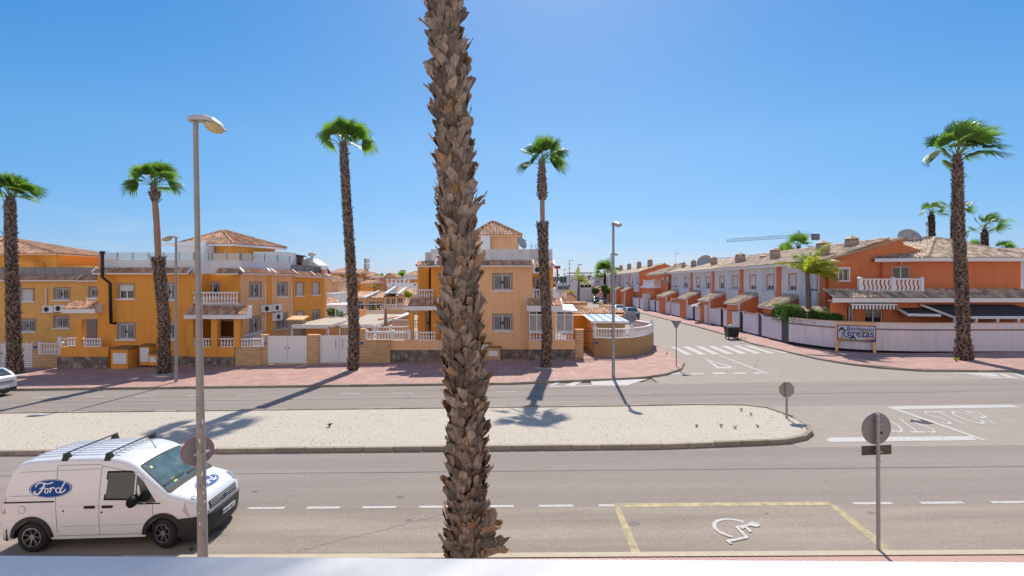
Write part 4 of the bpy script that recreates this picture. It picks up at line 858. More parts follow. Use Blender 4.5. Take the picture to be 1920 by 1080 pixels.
def van():
    rw = G(62, 1035); fw = G(308, 1034)
    yaw = R(1.5); wx0, wx1 = .66, 3.54
    root = thing('parked_van', 'white high roof van with roof bars and blue oval logos at the near kerb', 'van', world=False)
    y0 = rw.y-.11; root.scale = (.955, .985, .985); root.location = (rw.x-wx0*.955+.03, y0+.895, gz(-9)); root.rotation_euler = (0, R(-.9), yaw)
    prof = [(0, 1.02), (.06, 1.30), (.13, 1.62), (.20, 1.80), (.30, 1.88), (.5, 1.93), (1.2, 1.965), (2.0, 1.965), (2.45, 1.93), (2.70, 1.86), (2.85, 1.785), (3.60, 1.20), (3.70, 1.16), (4.05, 1.06), (4.24, .98), (4.33, .90), (4.37, .78), (4.385, .66), (4.39, .62)]
    B = Body(4.39, 1.80, prof, .26, wx0, wx1, .375, 1.02, .155, .55, .12, .035, .10)
    wp = paintmat('van_white_paint', (.72, .73, .76))
    mb = MB(); B.shell(mb, wp); body = mb.build('body', root)
    # glass
    mb = MB(); B.tpatch(mb, [(2.93, -.66), (3.60, -.78), (3.60, .78), (2.93, .66)], mat('van_windscreen', (.035, .085, .095), .06, spec=.9, var=.9, vs=3.5, col2=(.13, .19, .19), detail=2), .008, 8, 12); ws = mb.build('windscreen', root)
    mb = MB()
    for q in ([(2.90, -.69), (2.93, -.66), (2.93, .66), (2.90, .69)], [(3.56, -.80), (3.67, -.80), (3.67, .80), (3.56, .80)]): B.tpatch(mb, q, M['black'], .010, 1, 10)
    for s_ in (-1, 1): B.tpatch(mb, [(2.92, .66*s_), (3.62, .78*s_), (3.62, .815*s_), (2.92, .70*s_)], M['black'], .010, 8, 1)
    mb.build('seal', ws)
    mb = MB(); B.tpatch(mb, [(3.46, -.72), (3.50, -.74), (3.50, -.05), (3.46, -.03)], M['black'], .03, 2, 2); B.tpatch(mb, [(3.50, .0), (3.54, .0), (3.54, .68), (3.50, .66)], M['black'], .03, 2, 2); mb.build('wiper', ws)
    mb = MB(); B.tpatch(mb, [(3.02, -.56), (3.07, -.56), (3.07, -.50), (3.02, -.50)], mat('lime_sticker', (.45, .6, .02), .5), .012, 1, 1); B.tpatch(mb, [(3.44, -.46), (3.53, -.46), (3.53, -.36), (3.44, -.36)], MATS['lime_sticker'], .012, 1, 1); mb.build('sticker', ws)
    for sg in (-1, 1):
        mb = MB(); B.spatch(mb, [(2.28, 1.13), (2.90, 1.11), (2.90, 1.62), (2.78, 1.655), (2.30, 1.655)], sg, carglass, .005); B.spatch(mb, [(2.93, 1.11), (3.03, 1.02), (3.40, 1.02), (3.10, 1.45), (2.93, 1.60)], sg, carglass, .005); g = mb.build('side_window', root)
        mb = MB(); B.spatch(mb, [(2.24, 1.09), (2.95, 1.07), (2.95, 1.63), (2.80, 1.69), (2.27, 1.69)], sg, M['black'], .0035); B.spatch(mb, [(2.90, 1.07), (3.03, .98), (3.50, .98), (3.10, 1.50), (2.90, 1.66)], sg, M['black'], .0032); mb.build('seal', g)
        mb = MB()   # black arches, bumpers corners
        for xw in (wx0, wx1):
            mb = MB()
            for k in range(16):
                a0, a1 = math.pi*k/16, math.pi*(k+1)/16; q = []
                for a, r_ in ((a0, .37), (a1, .37), (a1, .46), (a0, .46)): q.append((xw+r_*math.cos(a), .32+r_*math.sin(a)))
                w0 = [(x, sg*(B.side(x, max(z, .3))+(.028 if i > 1 else .035)), z) for i, (x, z) in enumerate(q)]
                mb.face(w0 if sg > 0 else w0[::-1], M['dark']); c_ = [(x, sg*(B.side(x, z)-.02), z) for x, z in q[2:]]
                mb.face([w0[3], w0[2], c_[0], c_[1]], M['dark']); mb.face([w0[0], w0[1], (w0[1][0], w0[1][1]-sg*.12, w0[1][2]), (w0[0][0], w0[0][1]-sg*.12, w0[0][2])], M['dark'])
            mb.build('wheel_arch_trim', root)

        # panel gaps
        mb = MB(); gp2 = mat('panel_gap', (.05, .05, .055), .8)
        def vline(x0, z0, x1, z1, w_=.008, m_=gp2):
            t = Vector((x1-x0, z1-z0)).normalized(); nx, nz = -t.y*w_/2, t.x*w_/2; N_ = 8
            for i in range(N_):
                xa, za = x0+(x1-x0)*i/N_, z0+(z1-z0)*i/N_; xb, zb = x0+(x1-x0)*(i+1)/N_, z0+(z1-z0)*(i+1)/N_
                B.spatch(mb, [(xa-nx, za-nz), (xb-nx, zb-nz), (xb+nx, zb+nz), (xa+nx, za+nz)], sg, m_, .0035)
        vline(2.14, .34, 2.14, 1.80); vline(2.14, 1.80, 3.02, 1.62); vline(3.32, .42, 3.32, .98); vline(1.22, .42, 1.16, 1.83); vline(1.16, 1.83, 2.14, 1.83); vline(1.22, .34, 3.30, .34); vline(.12, 1.70, 2.12, 1.745, .006); vline(.05, 1.22, 1.17, 1.22, .006); vline(1.3, .55, 2.1, .55, .012, mat('crease', (.45, .46, .5), .4)); vline(2.2, .55, 3.2, .55, .012, MATS['crease']); vline(1.25, .98, 3.3, .98, .006, MATS['crease'])
        mb.build('door_gaps', body)
        mb = MB(); B.sgrid(mb, .06, 1.16, 1.075, 1.105, sg, M['black'], .006); mb.build('door_rail', body)
        mb = MB()
        for xh in (1.83, 2.22):
            for f in range(4): pass
            y_ = B.side(xh, .95); mb.box(xh, xh+.22, sg*(y_+.0), sg*(y_+.03), .93, .975, M['black'])
        mb.build('door_handle', root)
        mb = MB(); y_ = sg*B.side(3.0, 1.1); mb.tube([(3.02, y_, 1.08), (3.05, y_+sg*.10, 1.10)], .03, M['black'], 8)
        c = Vector((3.02, y_+sg*.20, 1.13))
        vs = []; sec = [(-.13, .6), (-.10, .95), (0, 1.05), (.08, .95), (.12, .6)]
        for (yy, f) in sec:
            for k in range(10): a = 2*math.pi*k/10; vs.append(c+Vector((.09*f*math.cos(a), yy*sg, .12*f*math.sin(a))))
        mb.mesh(vs, [(i*10+k, i*10+(k+1) % 10, (i+1)*10+(k+1) % 10, (i+1)*10+k) for i in range(4) for k in range(10)]+[tuple(range(10)), tuple(range(40, 50))], M['black'], .5, True); mb.build('wing_mirror', root)
        mb = MB(); B.spatch(mb, [(.015, .85), (.10, .85), (.10, 1.22), (.015, 1.22)], sg, red_l, .008); mb.build('tail_lamp', root)
        mb = MB(); x_ = [4.02, 4.20, 4.40, 4.44, 4.36]
        B.spatch(mb, [(3.98, .80), (4.10, .66), (4.36, .67), (4.36, .80), (4.30, .92), (4.02, 1.0)], sg, hl_m, .010); B.tpatch(mb, [(4.06, sg*.70), (4.30, sg*.58), (4.33, sg*.70), (4.10, sg*.80)], hl_m, .010, 3, 3)
        mb.build('headlamp', root)
        mb = MB(); B.tpatch(mb, [(4.16, sg*.78), (4.44, sg*.58), (4.47, sg*.40), (4.40, sg*.48)], M['dark'], .004, 2, 2) if False else None
        for x_, z_ in ((1.36, .88), (2.20, .83)): B.spatch(mb, [(x_+.022*math.cos(a*.785), z_+.022*math.sin(a*.785)) for a in range(8)], sg, M['black'], .005)
        mb.build('lock', body)
        mb = MB(); B.spatch(mb, [(.46+.085*math.cos(a*.4), .93+.085*math.sin(a*.4)) for a in range(16)], sg, gp2, .0032); B.spatch(mb, [(.46+.077*math.cos(a*.4), .93+.077*math.sin(a*.4)) for a in range(16)], sg, wp, .0048); mb.build('fuel_flap', body)
        mb = MB(); ford_logo(mb, lambda u, v, off: (1.06+(u*.47)*(1 if sg < 0 else -1), sg*(B.side(1.06+u*.47, 1.36+v*.47)+off), 1.36+v*.47)); mb.build('logo', root)
    mb = MB()   # bonnet logo, readable from in front
    ford_logo(mb, lambda u, v, off: (4.0-v*.44, u*.40, B.top(4.0-v*.44, u*.40)+off)); mb.build('logo', root)
    # front bumper, grille, plates
    def front_x(z, y): # plan outline of the nose
        lo, hi = 3.8, 4.39
        for _ in range(22):
            mid = (lo+hi)/2
            if B.side(mid, min(z, B.zt(mid)-B.rc-.001)) > abs(y) and B.zt(mid) > z: lo = mid
            else: hi = mid
        return lo
    def band(mb, z0, z1, y0_, y1_, m_, out, n=14, th=.0):
        for i in range(n):
            ya, yb = y0_+(y1_-y0_)*i/n, y0_+(y1_-y0_)*(i+1)/n
            pa0, pb0, pa1, pb1 = [Vector((front_x(z, y)+out, y, z)) for z, y in ((z0, ya), (z0, yb), (z1, ya), (z1, yb))]
            mb.face([pa0, pb0, pb1, pa1], m_)
            mb.face([pa1, pb1, pb1-Vector((.06, 0, 0)), pa1-Vector((.06, 0, 0))], m_)
    mb = MB()
    nW = 20
    for (z0, z1, o0, o1) in ((.19, .40, .00, .05), (.40, .58, .05, .06), (.58, .64, .06, .02)):
        pts0, pts1 = [], []
        for i in range(nW+1):
            a = -math.pi/2+math.pi*i/nW; yy = .925*math.sin(a); xx = 3.97+.47*max(0, math.cos(a))**.6
            pts0.append(Vector((xx+o0*max(0, math.cos(a)), yy*(1+o0*.3), z0))); pts1.append(Vector((xx+o1*max(0, math.cos(a)), yy*(1+o1*.3), z1)))
        for i in range(nW): mb.face([pts0[i], pts0[i+1], pts1[i+1], pts1[i]], M['dark'], .5, True)
    for sgn in (-1, 1): mb.hexa([(3.86, sgn*.80, .26), (4.02, sgn*.80, .26), (4.02, sgn*.928, .26), (3.86, sgn*.928, .26), (3.90, sgn*.80, .64), (4.04, sgn*.80, .64), (4.04, sgn*.928, .64), (3.90, sgn*.928, .64)], M['dark'])
    pts1 = [Vector((3.97+.49*max(0, math.cos(-math.pi/2+math.pi*i/nW))**.6,   .93*math.sin(-math.pi/2+math.pi*i/nW), .64)) for i in range(nW+1)]
    for i in range(nW): mb.face([pts1[i], pts1[i+1], (3.9, pts1[i+1].y*.9, .66), (3.9, pts1[i].y*.9, .66)], M['dark'])
    mb.build('front_bumper', root)
    mb = MB(); gm_ = mat('grille_silver', (.42, .43, .45), .35, metal=.5)
    band(mb, .63, .70, -.66, .66, gm_, .035); band(mb, .70, .86, -.56, .56, M['black'], .015)
    for z_ in (.735, .78, .825): band(mb, z_, z_+.014, -.54, .54, gm_, .028)
    mb.build('grille', root)
    mb = MB(); x_ = front_x(.78, 0)+.04; mb.mesh([(x_, .085*math.cos(a*.52), .78+.04*math.sin(a*.52)) for a in range(12)], [tuple(range(12))], chrome); mb.mesh([(x_+.003, .075*math.cos(a*.52), .78+.032*math.sin(a*.52)) for a in range(12)], [tuple(range(12))], MATS['logo_blue']); mb.build('badge', root)
    mb = MB(); plx = 4.505; mb.box(plx, plx+.012, -.26, .26, .43, .54, whp); mb.box(plx+.012, plx+.014, -.26, -.215, .43, .54, blup)
    tv_, tf_ = text_mesh('0853 MTC', bold=.01); mb.mesh([(plx+.0145, -.195+v[0]*.43, .448+v[1]*.075) for v in tv_], tf_, M['black']); mb.build('number_plate', root)
    mb = MB(); mb.hexa([(-.05, -.80, .26), (.12, -.90, .26), (.12, .90, .26), (-.05, .80, .26), (-.06, -.80, .52), (.12, -.915, .52), (.12, .915, .52), (-.06, .80, .52)], M['dark']); mb.build('rear_bumper', root)
    # roof ribs and bars
    mb = MB()
    for i in range(9):
        y_ = -.56+i*.14
        for k in range(8):
            xa, xb = .3+k*.26, .3+(k+1)*.26; mb.hexa([(xa, y_-.02, B.top(xa, y_)), (xb, y_-.02, B.top(xb, y_)), (xb, y_+.02, B.top(xb, y_)), (xa, y_+.02, B.top(xa, y_)), (xa, y_-.008, B.top(xa, y_)+.014), (xb, y_-.008, B.top(xb, y_)+.014), (xb, y_+.008, B.top(xb, y_)+.014), (xa, y_+.008, B.top(xa, y_)+.014)], wp)
    mb.build('roof_ribs', body)
    for x_ in (1.28, 2.22):
        mb = MB(); zt_ = B.top(x_, .6); mb.box(x_-.018, x_+.018, -.78, .78, zt_+.088, zt_+.112, mat('roof_bar_grey', (.06, .06, .065), .4)); r_ = mb.build('roof_bar', root)
        for sg in (-1, 1): mb = MB(); mb.hexa([(x_-.07, sg*.62, zt_-.02), (x_+.07, sg*.62, zt_-.02), (x_+.07, sg*.76, zt_-.06), (x_-.07, sg*.76, zt_-.06), (x_-.04, sg*.64, zt_+.085), (x_+.04, sg*.64, zt_+.085), (x_+.04, sg*.74, zt_+.085), (x_-.04, sg*.74, zt_+.085)], M['dark']); mb.build('foot', r_)
    mb = MB(); mb.tube([(2.72, .1, B.top(2.72, .1)), (2.50, .1, B.top(2.5, .1)+.28)], [.008, .004], M['black'], 5); mb.build('aerial', root)
    wheel(root, wx0, -.80, .325, .205, 0, 7, -1); wheel(root, wx1, -.79, .325, .205, R(-14), 7, -1); wheel(root, wx0, .80, .325, .205, 0, 7, 1); wheel(root, wx1, .79, .325, .205, R(-14), 7, 1)
van()
def car(label, loc, heading, pm, kind='hatch', group='cars parked along the side street', cat='car'):
    """generic small car, x forward; heading = world angle of its nose"""
    root = thing('parked_car', label, cat, world=False, group=group)
    if kind == 'suv': L_, W_, prof, wr, belt = 4.4, 1.84, [(0, .95), (.04, 1.08), (.12, 1.15), (.30, 1.44), (.55, 1.60), (1.2, 1.68), (2.0, 1.67), (2.45, 1.60), (3.25, 1.10), (3.4, 1.06), (4.0, .97), (4.25, .86), (4.36, .72), (4.4, .6)], .36, .95
    else: L_, W_, prof, wr, belt = 4.1, 1.76, [(0, .80), (.03, .95), (.10, 1.00), (.32, 1.22), (.62, 1.42), (1.1, 1.49), (1.8, 1.48), (2.2, 1.42), (3.0, .98), (3.15, .94), (3.7, .86), (3.95, .76), (4.07, .64), (4.1, .52)], .33, .86
    B = Body(L_, W_, prof, .22, .72, L_-.85, wr+.05, belt, .26, .5, .09, .03, .35)
    mb = MB(); B.shell(mb, pm); body = mb.build('body', root)
    g0 = next(p for p in prof if p[1] > belt+.4); ws = [p for p in prof if p[0] > 1.9][:3]
    xa, xb = (2.42, 3.22) if kind == 'suv' else (2.18, 2.97); rear = (.14, .50) if kind == 'suv' else (.12, .56)
    mb = MB(); B.tpatch(mb, [(xa, -.58), (xb, -.74), (xb, .74), (xa, .58)], carglass, .006, 5, 6); mb.build('windscreen', root)
    mb = MB(); B.tpatch(mb, [(rear[0], -.62), (rear[1], -.52), (rear[1], .52), (rear[0], .62)], carglass, .006, 4, 5); mb.build('rear_window', root)
    for sg in (-1, 1):
        zt = belt+.03; zr = prof[5][1]-.12
        mb = MB(); B.spatch(mb, [(.55, zt), (1.42, zt), (1.42, zr), (.95, zr-.01), (.62, zr-.15)], sg, carglass, .005); B.spatch(mb, [(1.48, zt), (xb-.12, zt), (xa+.08, zr-.04), (1.48, zr)], sg, carglass, .005); mb.build('side_window', root)
        mb = MB(); B.spatch(mb, [(L_-.42, .60), (L_-.08, .58), (L_-.12, .72), (L_-.40, .78)], sg, hl_m, .012); mb.build('headlamp', root)
        mb = MB(); B.spatch(mb, [(.03, .70), (.26, .72), (.22, .88), (.035, .86)], sg, red_l, .012); mb.build('tail_lamp', root)
        mb = MB(); y_ = sg*B.side(xb-.2, belt); mb.box(xb-.28, xb-.16, y_, y_+sg*.18, belt+.02, belt+.14, pm if kind != 'suv' else M['black']); mb.build('wing_mirror', root)
        for xw in (.72, L_-.85): wheel(root, xw, sg*(W_/2-.11), wr, .19, 0, 5, sg)
    mb = MB(); mb.box(L_-.02, L_+.015, -.55, .55, .30, .52, M['black']); mb.box(L_-.03, L_+.01, -.45, .45, .60, .68, M['black']); mb.build('grille', root)
    mb = MB(); mb.box(L_+.015, L_+.03, -.25, .25, .38, .49, whp); mb.build('number_plate', root)
    mb = MB(); mb.box(-.03, .0, -.26, .26, .42, .53, whp); tv_, tf_ = text_mesh('9271 KLD'); mb.mesh([(-.032, .22-v[0]*.43, .44+v[1]*.075) for v in tv_], tf_, M['black']); mb.build('number_plate', root)
    mb = MB(); mb.hexa([(-.05, -.68, .22), (.16, -.84, .22), (.16, .84, .22), (-.05, .68, .22), (-.04, -.70, .42), (.16, -.86, .42), (.16, .86, .42), (-.04, .70, .42)], M['dark']); mb.build('rear_bumper', root)
    mb = MB(); mb.box(-.012, 0.01, -.55, .55, .72, .78, chrome if kind != 'suv' else M['dark']); mb.build('boot_trim', root)
    root.location = loc; root.rotation_euler = (0, 0, heading); return root
silver = paintmat('silver_paint', (.50, .52, .54)); darkb = paintmat('dark_blue_grey_paint', (.045, .06, .075)); whitec = paintmat('white_car_paint', (.7, .71, .72)); blackc = paintmat('black_car_paint', (.02, .02, .024)); palec = paintmat('pale_grey_green_paint', (.40, .45, .43))
p = G(30, 727); car('silver hatchback cut off by the left edge, its tail towards the palm', (X(31, 26.4)-.85, 26.55, gz(-26)), R(180+1), silver, group=None)
p = G(1240, 592); hdg = math.atan2(1, .03)+math.pi
def park(px, py, label, pm, kind):
    q = G(px, py); return car(label, (q.x-.9+.0, q.y+4.3, q.z), hdg, pm, kind)
park(1202, 599, 'dark grey people carrier facing us on the side street beside the white garden walls', darkb, 'suv')
park(1177, 589, 'pale grey car parked right behind the dark people carrier', palec, 'hatch')
for px, py, lb, pm, kd in ((1128, 569, 'dark car nearest of the row on the left of the side street', blackc, 'suv'), (1116, 566, 'silver car second in the left hand row of the side street', silver, 'hatch'), (1108, 563, 'white car third in the left hand row of the side street', whitec, 'hatch'), (1099, 561, 'grey car at the far end of the left hand row', silver, 'suv')):
    park(px, py, lb, pm, kd)
park(1140, 570, 'white car parked behind the round grey sign back on the side street', whitec, 'hatch')

# wheelie bin container and hoop
q = G(1376, 637); W_ = 1.25
rt = thing('waste_container', 'black four wheeled waste container standing on the side street by the white wall', 'waste bin', tuple(q))
bd = mat('bin_plastic', (.018, .02, .02), .45); mb = MB(); yA = q.y
for x0, x1, y0, y1, z0, z1, t_ in ((-.55, .55, 0, .95, .22, 1.05, .10),):
    mb.hexa([(q.x+x0+t_, yA+y0+t_, q.z+z0), (q.x+x1-t_, yA+y0+t_, q.z+z0), (q.x+x1-t_, yA+y1-t_, q.z+z0), (q.x+x0+t_, yA+y1-t_, q.z+z0), (q.x+x0, yA+y0, q.z+z1), (q.x+x1, yA+y0, q.z+z1), (q.x+x1, yA+y1, q.z+z1), (q.x+x0, yA+y1, q.z+z1)], bd)
for k in range(5): xx = q.x-.4+k*.2; mb.hexa([(xx-.02, yA+.05, q.z+.3), (xx+.02, yA+.05, q.z+.3), (xx+.02, yA+.12, q.z+.3), (xx-.02, yA+.12, q.z+.3), (xx-.02, yA-.02, q.z+1.0), (xx+.02, yA-.02, q.z+1.0), (xx+.02, yA+.02, q.z+1.0), (xx-.02, yA+.02, q.z+1.0)], bd)
mb.box(q.x-.60, q.x+.60, yA-.05, yA+1.0, q.z+1.04, q.z+1.10, bd)
mb.build('body', rt)
mb = MB(); vs = []
for i in range(7):
    a = math.pi*i/6; vs += [Vector((q.x-.58, yA+.475-.5*math.cos(a), q.z+1.10+.13*math.sin(a))), Vector((q.x+.58, yA+.475-.5*math.cos(a), q.z+1.10+.13*math.sin(a)))]
mb.mesh(vs, [(i*2, i*2+1, i*2+3, i*2+2) for i in range(6)]+[(0, 2, 4, 6, 8, 10, 12), (13, 11, 9, 7, 5, 3, 1)], bd); mb.build('lid', rt)
for dx, dy in ((-.42, .15), (.42, .15), (-.42, .8), (.42, .8)):
    mb = MB(); c = q+Vector((dx, dy, .10)); mb.tube([c-XV*.03, c+XV*.03], .10, M['black'], 10, smooth=False); mb.tube([c, c+ZV*.14], .02, M['steel'], 5); mb.build('castor', rt)
mb = MB(); mb.lathe((q.x-.1, yA+.5, q.z+1.2), [(.18, 0), (.2, .06), (.12, .14), (.03, .17)], mat('bag', (.55, .6, .65), .5), 8); solo(mb, 'rubbish_bag', 'pale plastic bag lying on the lid of the waste container', 'bag', (q.x-.1, yA+.5, q.z+1.2))
q = G(1391, 641, PV); mb = MB(); mb.tube([q-XV*.16, q-XV*.16+ZV*.32, q-XV*.10+ZV*.4, q+XV*.22+ZV*.4, q+XV*.3+ZV*.32, q+XV*.3], .03, mat('yellow_paint', (.55, .42, .12), .5), 8)
solo(mb, 'hoop_barrier', 'small yellow hoop barrier on the kerb beside the waste container', 'barrier', tuple(q))
# ------------------------------------------------ building kit
def tiles(mb, e0, e1, r, L_, lo=0., ro=0., m='tile', pitch=.26, row=.42):
    e0, e1, r = Vector(e0), Vector(e1), Vector(r).normalized(); W_ = (e1-e0).length; A = (e1-e0).normalized(); N = A.cross(r)
    if N.z < 0: N = -N
    N.normalize(); n = max(1, int(round(W_/pitch))); pt = W_/n; prof = [(0, 0), (.14, .055), (.32, .085), (.50, .055), (.64, 0), (1, -.004)]
    for i in range(n):
        ac = (i+.5)*pt; lim = L_
        if lo > 0: lim = min(lim, L_*ac/lo)
        if ro > 0: lim = min(lim, L_*(W_-ac)/ro)
        if lim < .08: continue
        s = 0
        while s < lim-.02:
            s1 = min(s+row, lim); rn = rng.random(); vs = []
            for q, lift in ((s-.03, .022), (s1, .0)):
                for (f, hgt) in prof: vs.append(e0+A*(i+f)*pt+r*q+N*(hgt+lift+.02))
            mb.mesh(vs, [(k, k+1, k+7, k+6) for k in range(5)], M[m], rn); s = s1
    # underlay and eave edge
    q = [e0, e1, e1+r*L_-A*ro, e0+r*L_+A*lo]; mb.face(q, M[m], .3)
def tiles_poly(mb, poly, m='tile2', pitch=.28, row=.45):
    e0, e1 = Vector(poly[0]), Vector(poly[1]); A = (e1-e0).normalized(); pl = [Vector(p) for p in poly]; q = pl[2]-e0; r = (q-A*q.dot(A)).normalized(); N = A.cross(r)
    if N.z < 0: N = -N
    ps = [((p-e0).dot(A), (p-e0).dot(r)) for p in pl]; a0, a1 = min(p[0] for p in ps), max(p[0] for p in ps); n = max(1, int((a1-a0)/pitch)); prof = [(0, 0), (.14, .055), (.32, .085), (.50, .055), (.64, 0), (1, -.004)]
    for i in range(n):
        ac = a0+(i+.4)*pitch; ss = []
        for k in range(len(ps)):
            (xa, ya), (xb, yb) = ps[k], ps[(k+1) % len(ps)]
            if (xa-ac)*(xb-ac) < 0: ss.append(ya+(yb-ya)*(ac-xa)/(xb-xa))
        if len(ss) < 2: continue
        s, lim = min(ss), max(ss); rn0 = rng.random()
        while s < lim-.03:
            s1 = min(s+row, lim); vs = []
            for qq, lift in ((s-.03, .022), (s1, 0)):
                for f, hg in prof: vs.append(e0+A*(a0+(i+f)*pitch)+r*qq+N*(hg+lift+.02))
            mb.mesh(vs, [(k, k+1, k+7, k+6) for k in range(5)], M[m], rng.random()); s = s1
    mb.face(pl, M[m], .3)
def ridge(mb, a, b, m='tile', r=.11):
    a, b = Vector(a), Vector(b); n = max(1, int((b-a).length/.42)); up = Vector((0, 0, .05))
    for i in range(n): mb.tube([a.lerp(b, i/n)+up, a.lerp(b, (i+1.04)/n)+up], [r*1.08, r*.92], M[m], 8, True, False, rng.random())
def fascia(mb, a, b, h, th, m, drop=0.):
    a, b = Vector(a), Vector(b); A = (b-a).normalized(); N = Vector((A.y, -A.x, 0)).normalized()*th
    z = Vector((0, 0, h)); mb.hexa([a-z, b-z, b-N-z, a-N-z, a, b, b-N, a-N], m)
def hip(root, pts, z, apexes, m='tile', fm=None, name='roof', fh=.14, over=.35):
    """pts: eave corners left-to-right seen from outside, ring; apexes: 1 or 2 points; faces go to nearest apex"""
    mb = MB(); n = len(pts); c = Vector((sum(p[0] for p in pts)/n, sum(p[1] for p in pts)/n))
    q = []
    for p in pts: d = (Vector(p)-c).normalized()*over*1.3; q.append(Vector((p[0]+d.x, p[1]+d.y, z)))
    def near(p): return min(apexes, key=lambda a: (Vector(a)-p).length)
    for i in range(n):
        a, b = q[i], q[(i+1) % n]; A = (b-a).normalized(); pa, pb = Vector(near(a)), Vector(near(b))
        la, lb = (pa-a).dot(A), (b-pb).dot(A); up = (pa-a)-A*la; tiles(mb, a, b, up, up.length, max(la, .001), max(lb, .001), m)
    for i in range(n): ridge(mb, q[i], near(q[i]), m)
    if len(apexes) > 1: ridge(mb, apexes[0], apexes[1], m)
    o = mb.build(name, root); mb = MB(); f = fm or M['whitep']
    for i in range(n): fascia(mb, q[i]+Vector((0, 0, .01)), q[(i+1) % n]+Vector((0, 0, .01)), fh, .06, f)
    mb.mesh([p-Vector((0, 0, fh-.02)) for p in q], [tuple(range(n))], f); mb.build('fascia', o); return o
BAL = [(.030, 0), (.045, .04), (.030, .08), (.058, .20), (.062, .30), (.030, .44), (.028, .52), (.045, .60), (.03, .62)]
def balustrade(root, pts, h, name='balustrade', m='whitep', step=.19, posts=True, s=1.0, wavy=False):
    """pts: list of (x,y,z) along the bottom"""
    mb = MB(); pts = [Vector(p) for p in pts]
    for i in range(len(pts)-1):
        a, b = pts[i], pts[i+1]; d = b-a; L_ = d.length; A = d.normalized(); N = Vector((-A.y, A.x, 0))
        for z0, z1, w_ in ((0, .06, .08), (h-.08, h, .09)):
            q = [a-N*w_, b-N*w_, b+N*w_, a+N*w_]; mb.hexa([p+ZV*z0 for p in q]+[p+ZV*z1 for p in q], M[m])
        n = max(1, int(L_/step))
        for k in range(n):
            c = a+A*L_*(k+.5)/n
            if wavy:
                vs = []; zs = np.linspace(.05, h-.07, 7); off = [0, .07, .09, .02, -.03, .0, .03]
                w2 = step*.30
                for z, o in zip(zs, off): vs += [c-A*w2-N*.02+A*o*1.0+ZV*z, c+A*w2-N*.02+A*o+ZV*z, c+A*w2+N*.02+A*o+ZV*z, c-A*w2+N*.02+A*o+ZV*z]
                mb.mesh(vs, [(j*4+t, j*4+(t+1) % 4, (j+1)*4+(t+1) % 4, (j+1)*4+t) for j in range(6) for t in range(4)], M[m], .5)
            else: mb.lathe(c+ZV*.055, [(r_*s*1.15, z*(h-.13)/.62) for r_, z in BAL], M[m], 6)
    if posts:
        for p in pts:
            mb.box(p.x-.11, p.x+.11, p.y-.11, p.y+.11, p.z, p.z+h+.05, M[m]); mb.mesh([p+Vector((x*.14, y*.14, h+.05)) for x, y in ((-1, -1), (1, -1), (1, 1), (-1, 1))]+[p+ZV*(h+.16)], [(0, 1, 4), (1, 2, 4), (2, 3, 4), (3, 0, 4), (3, 2, 1, 0)], M[m])
    return mb.build(name, root)
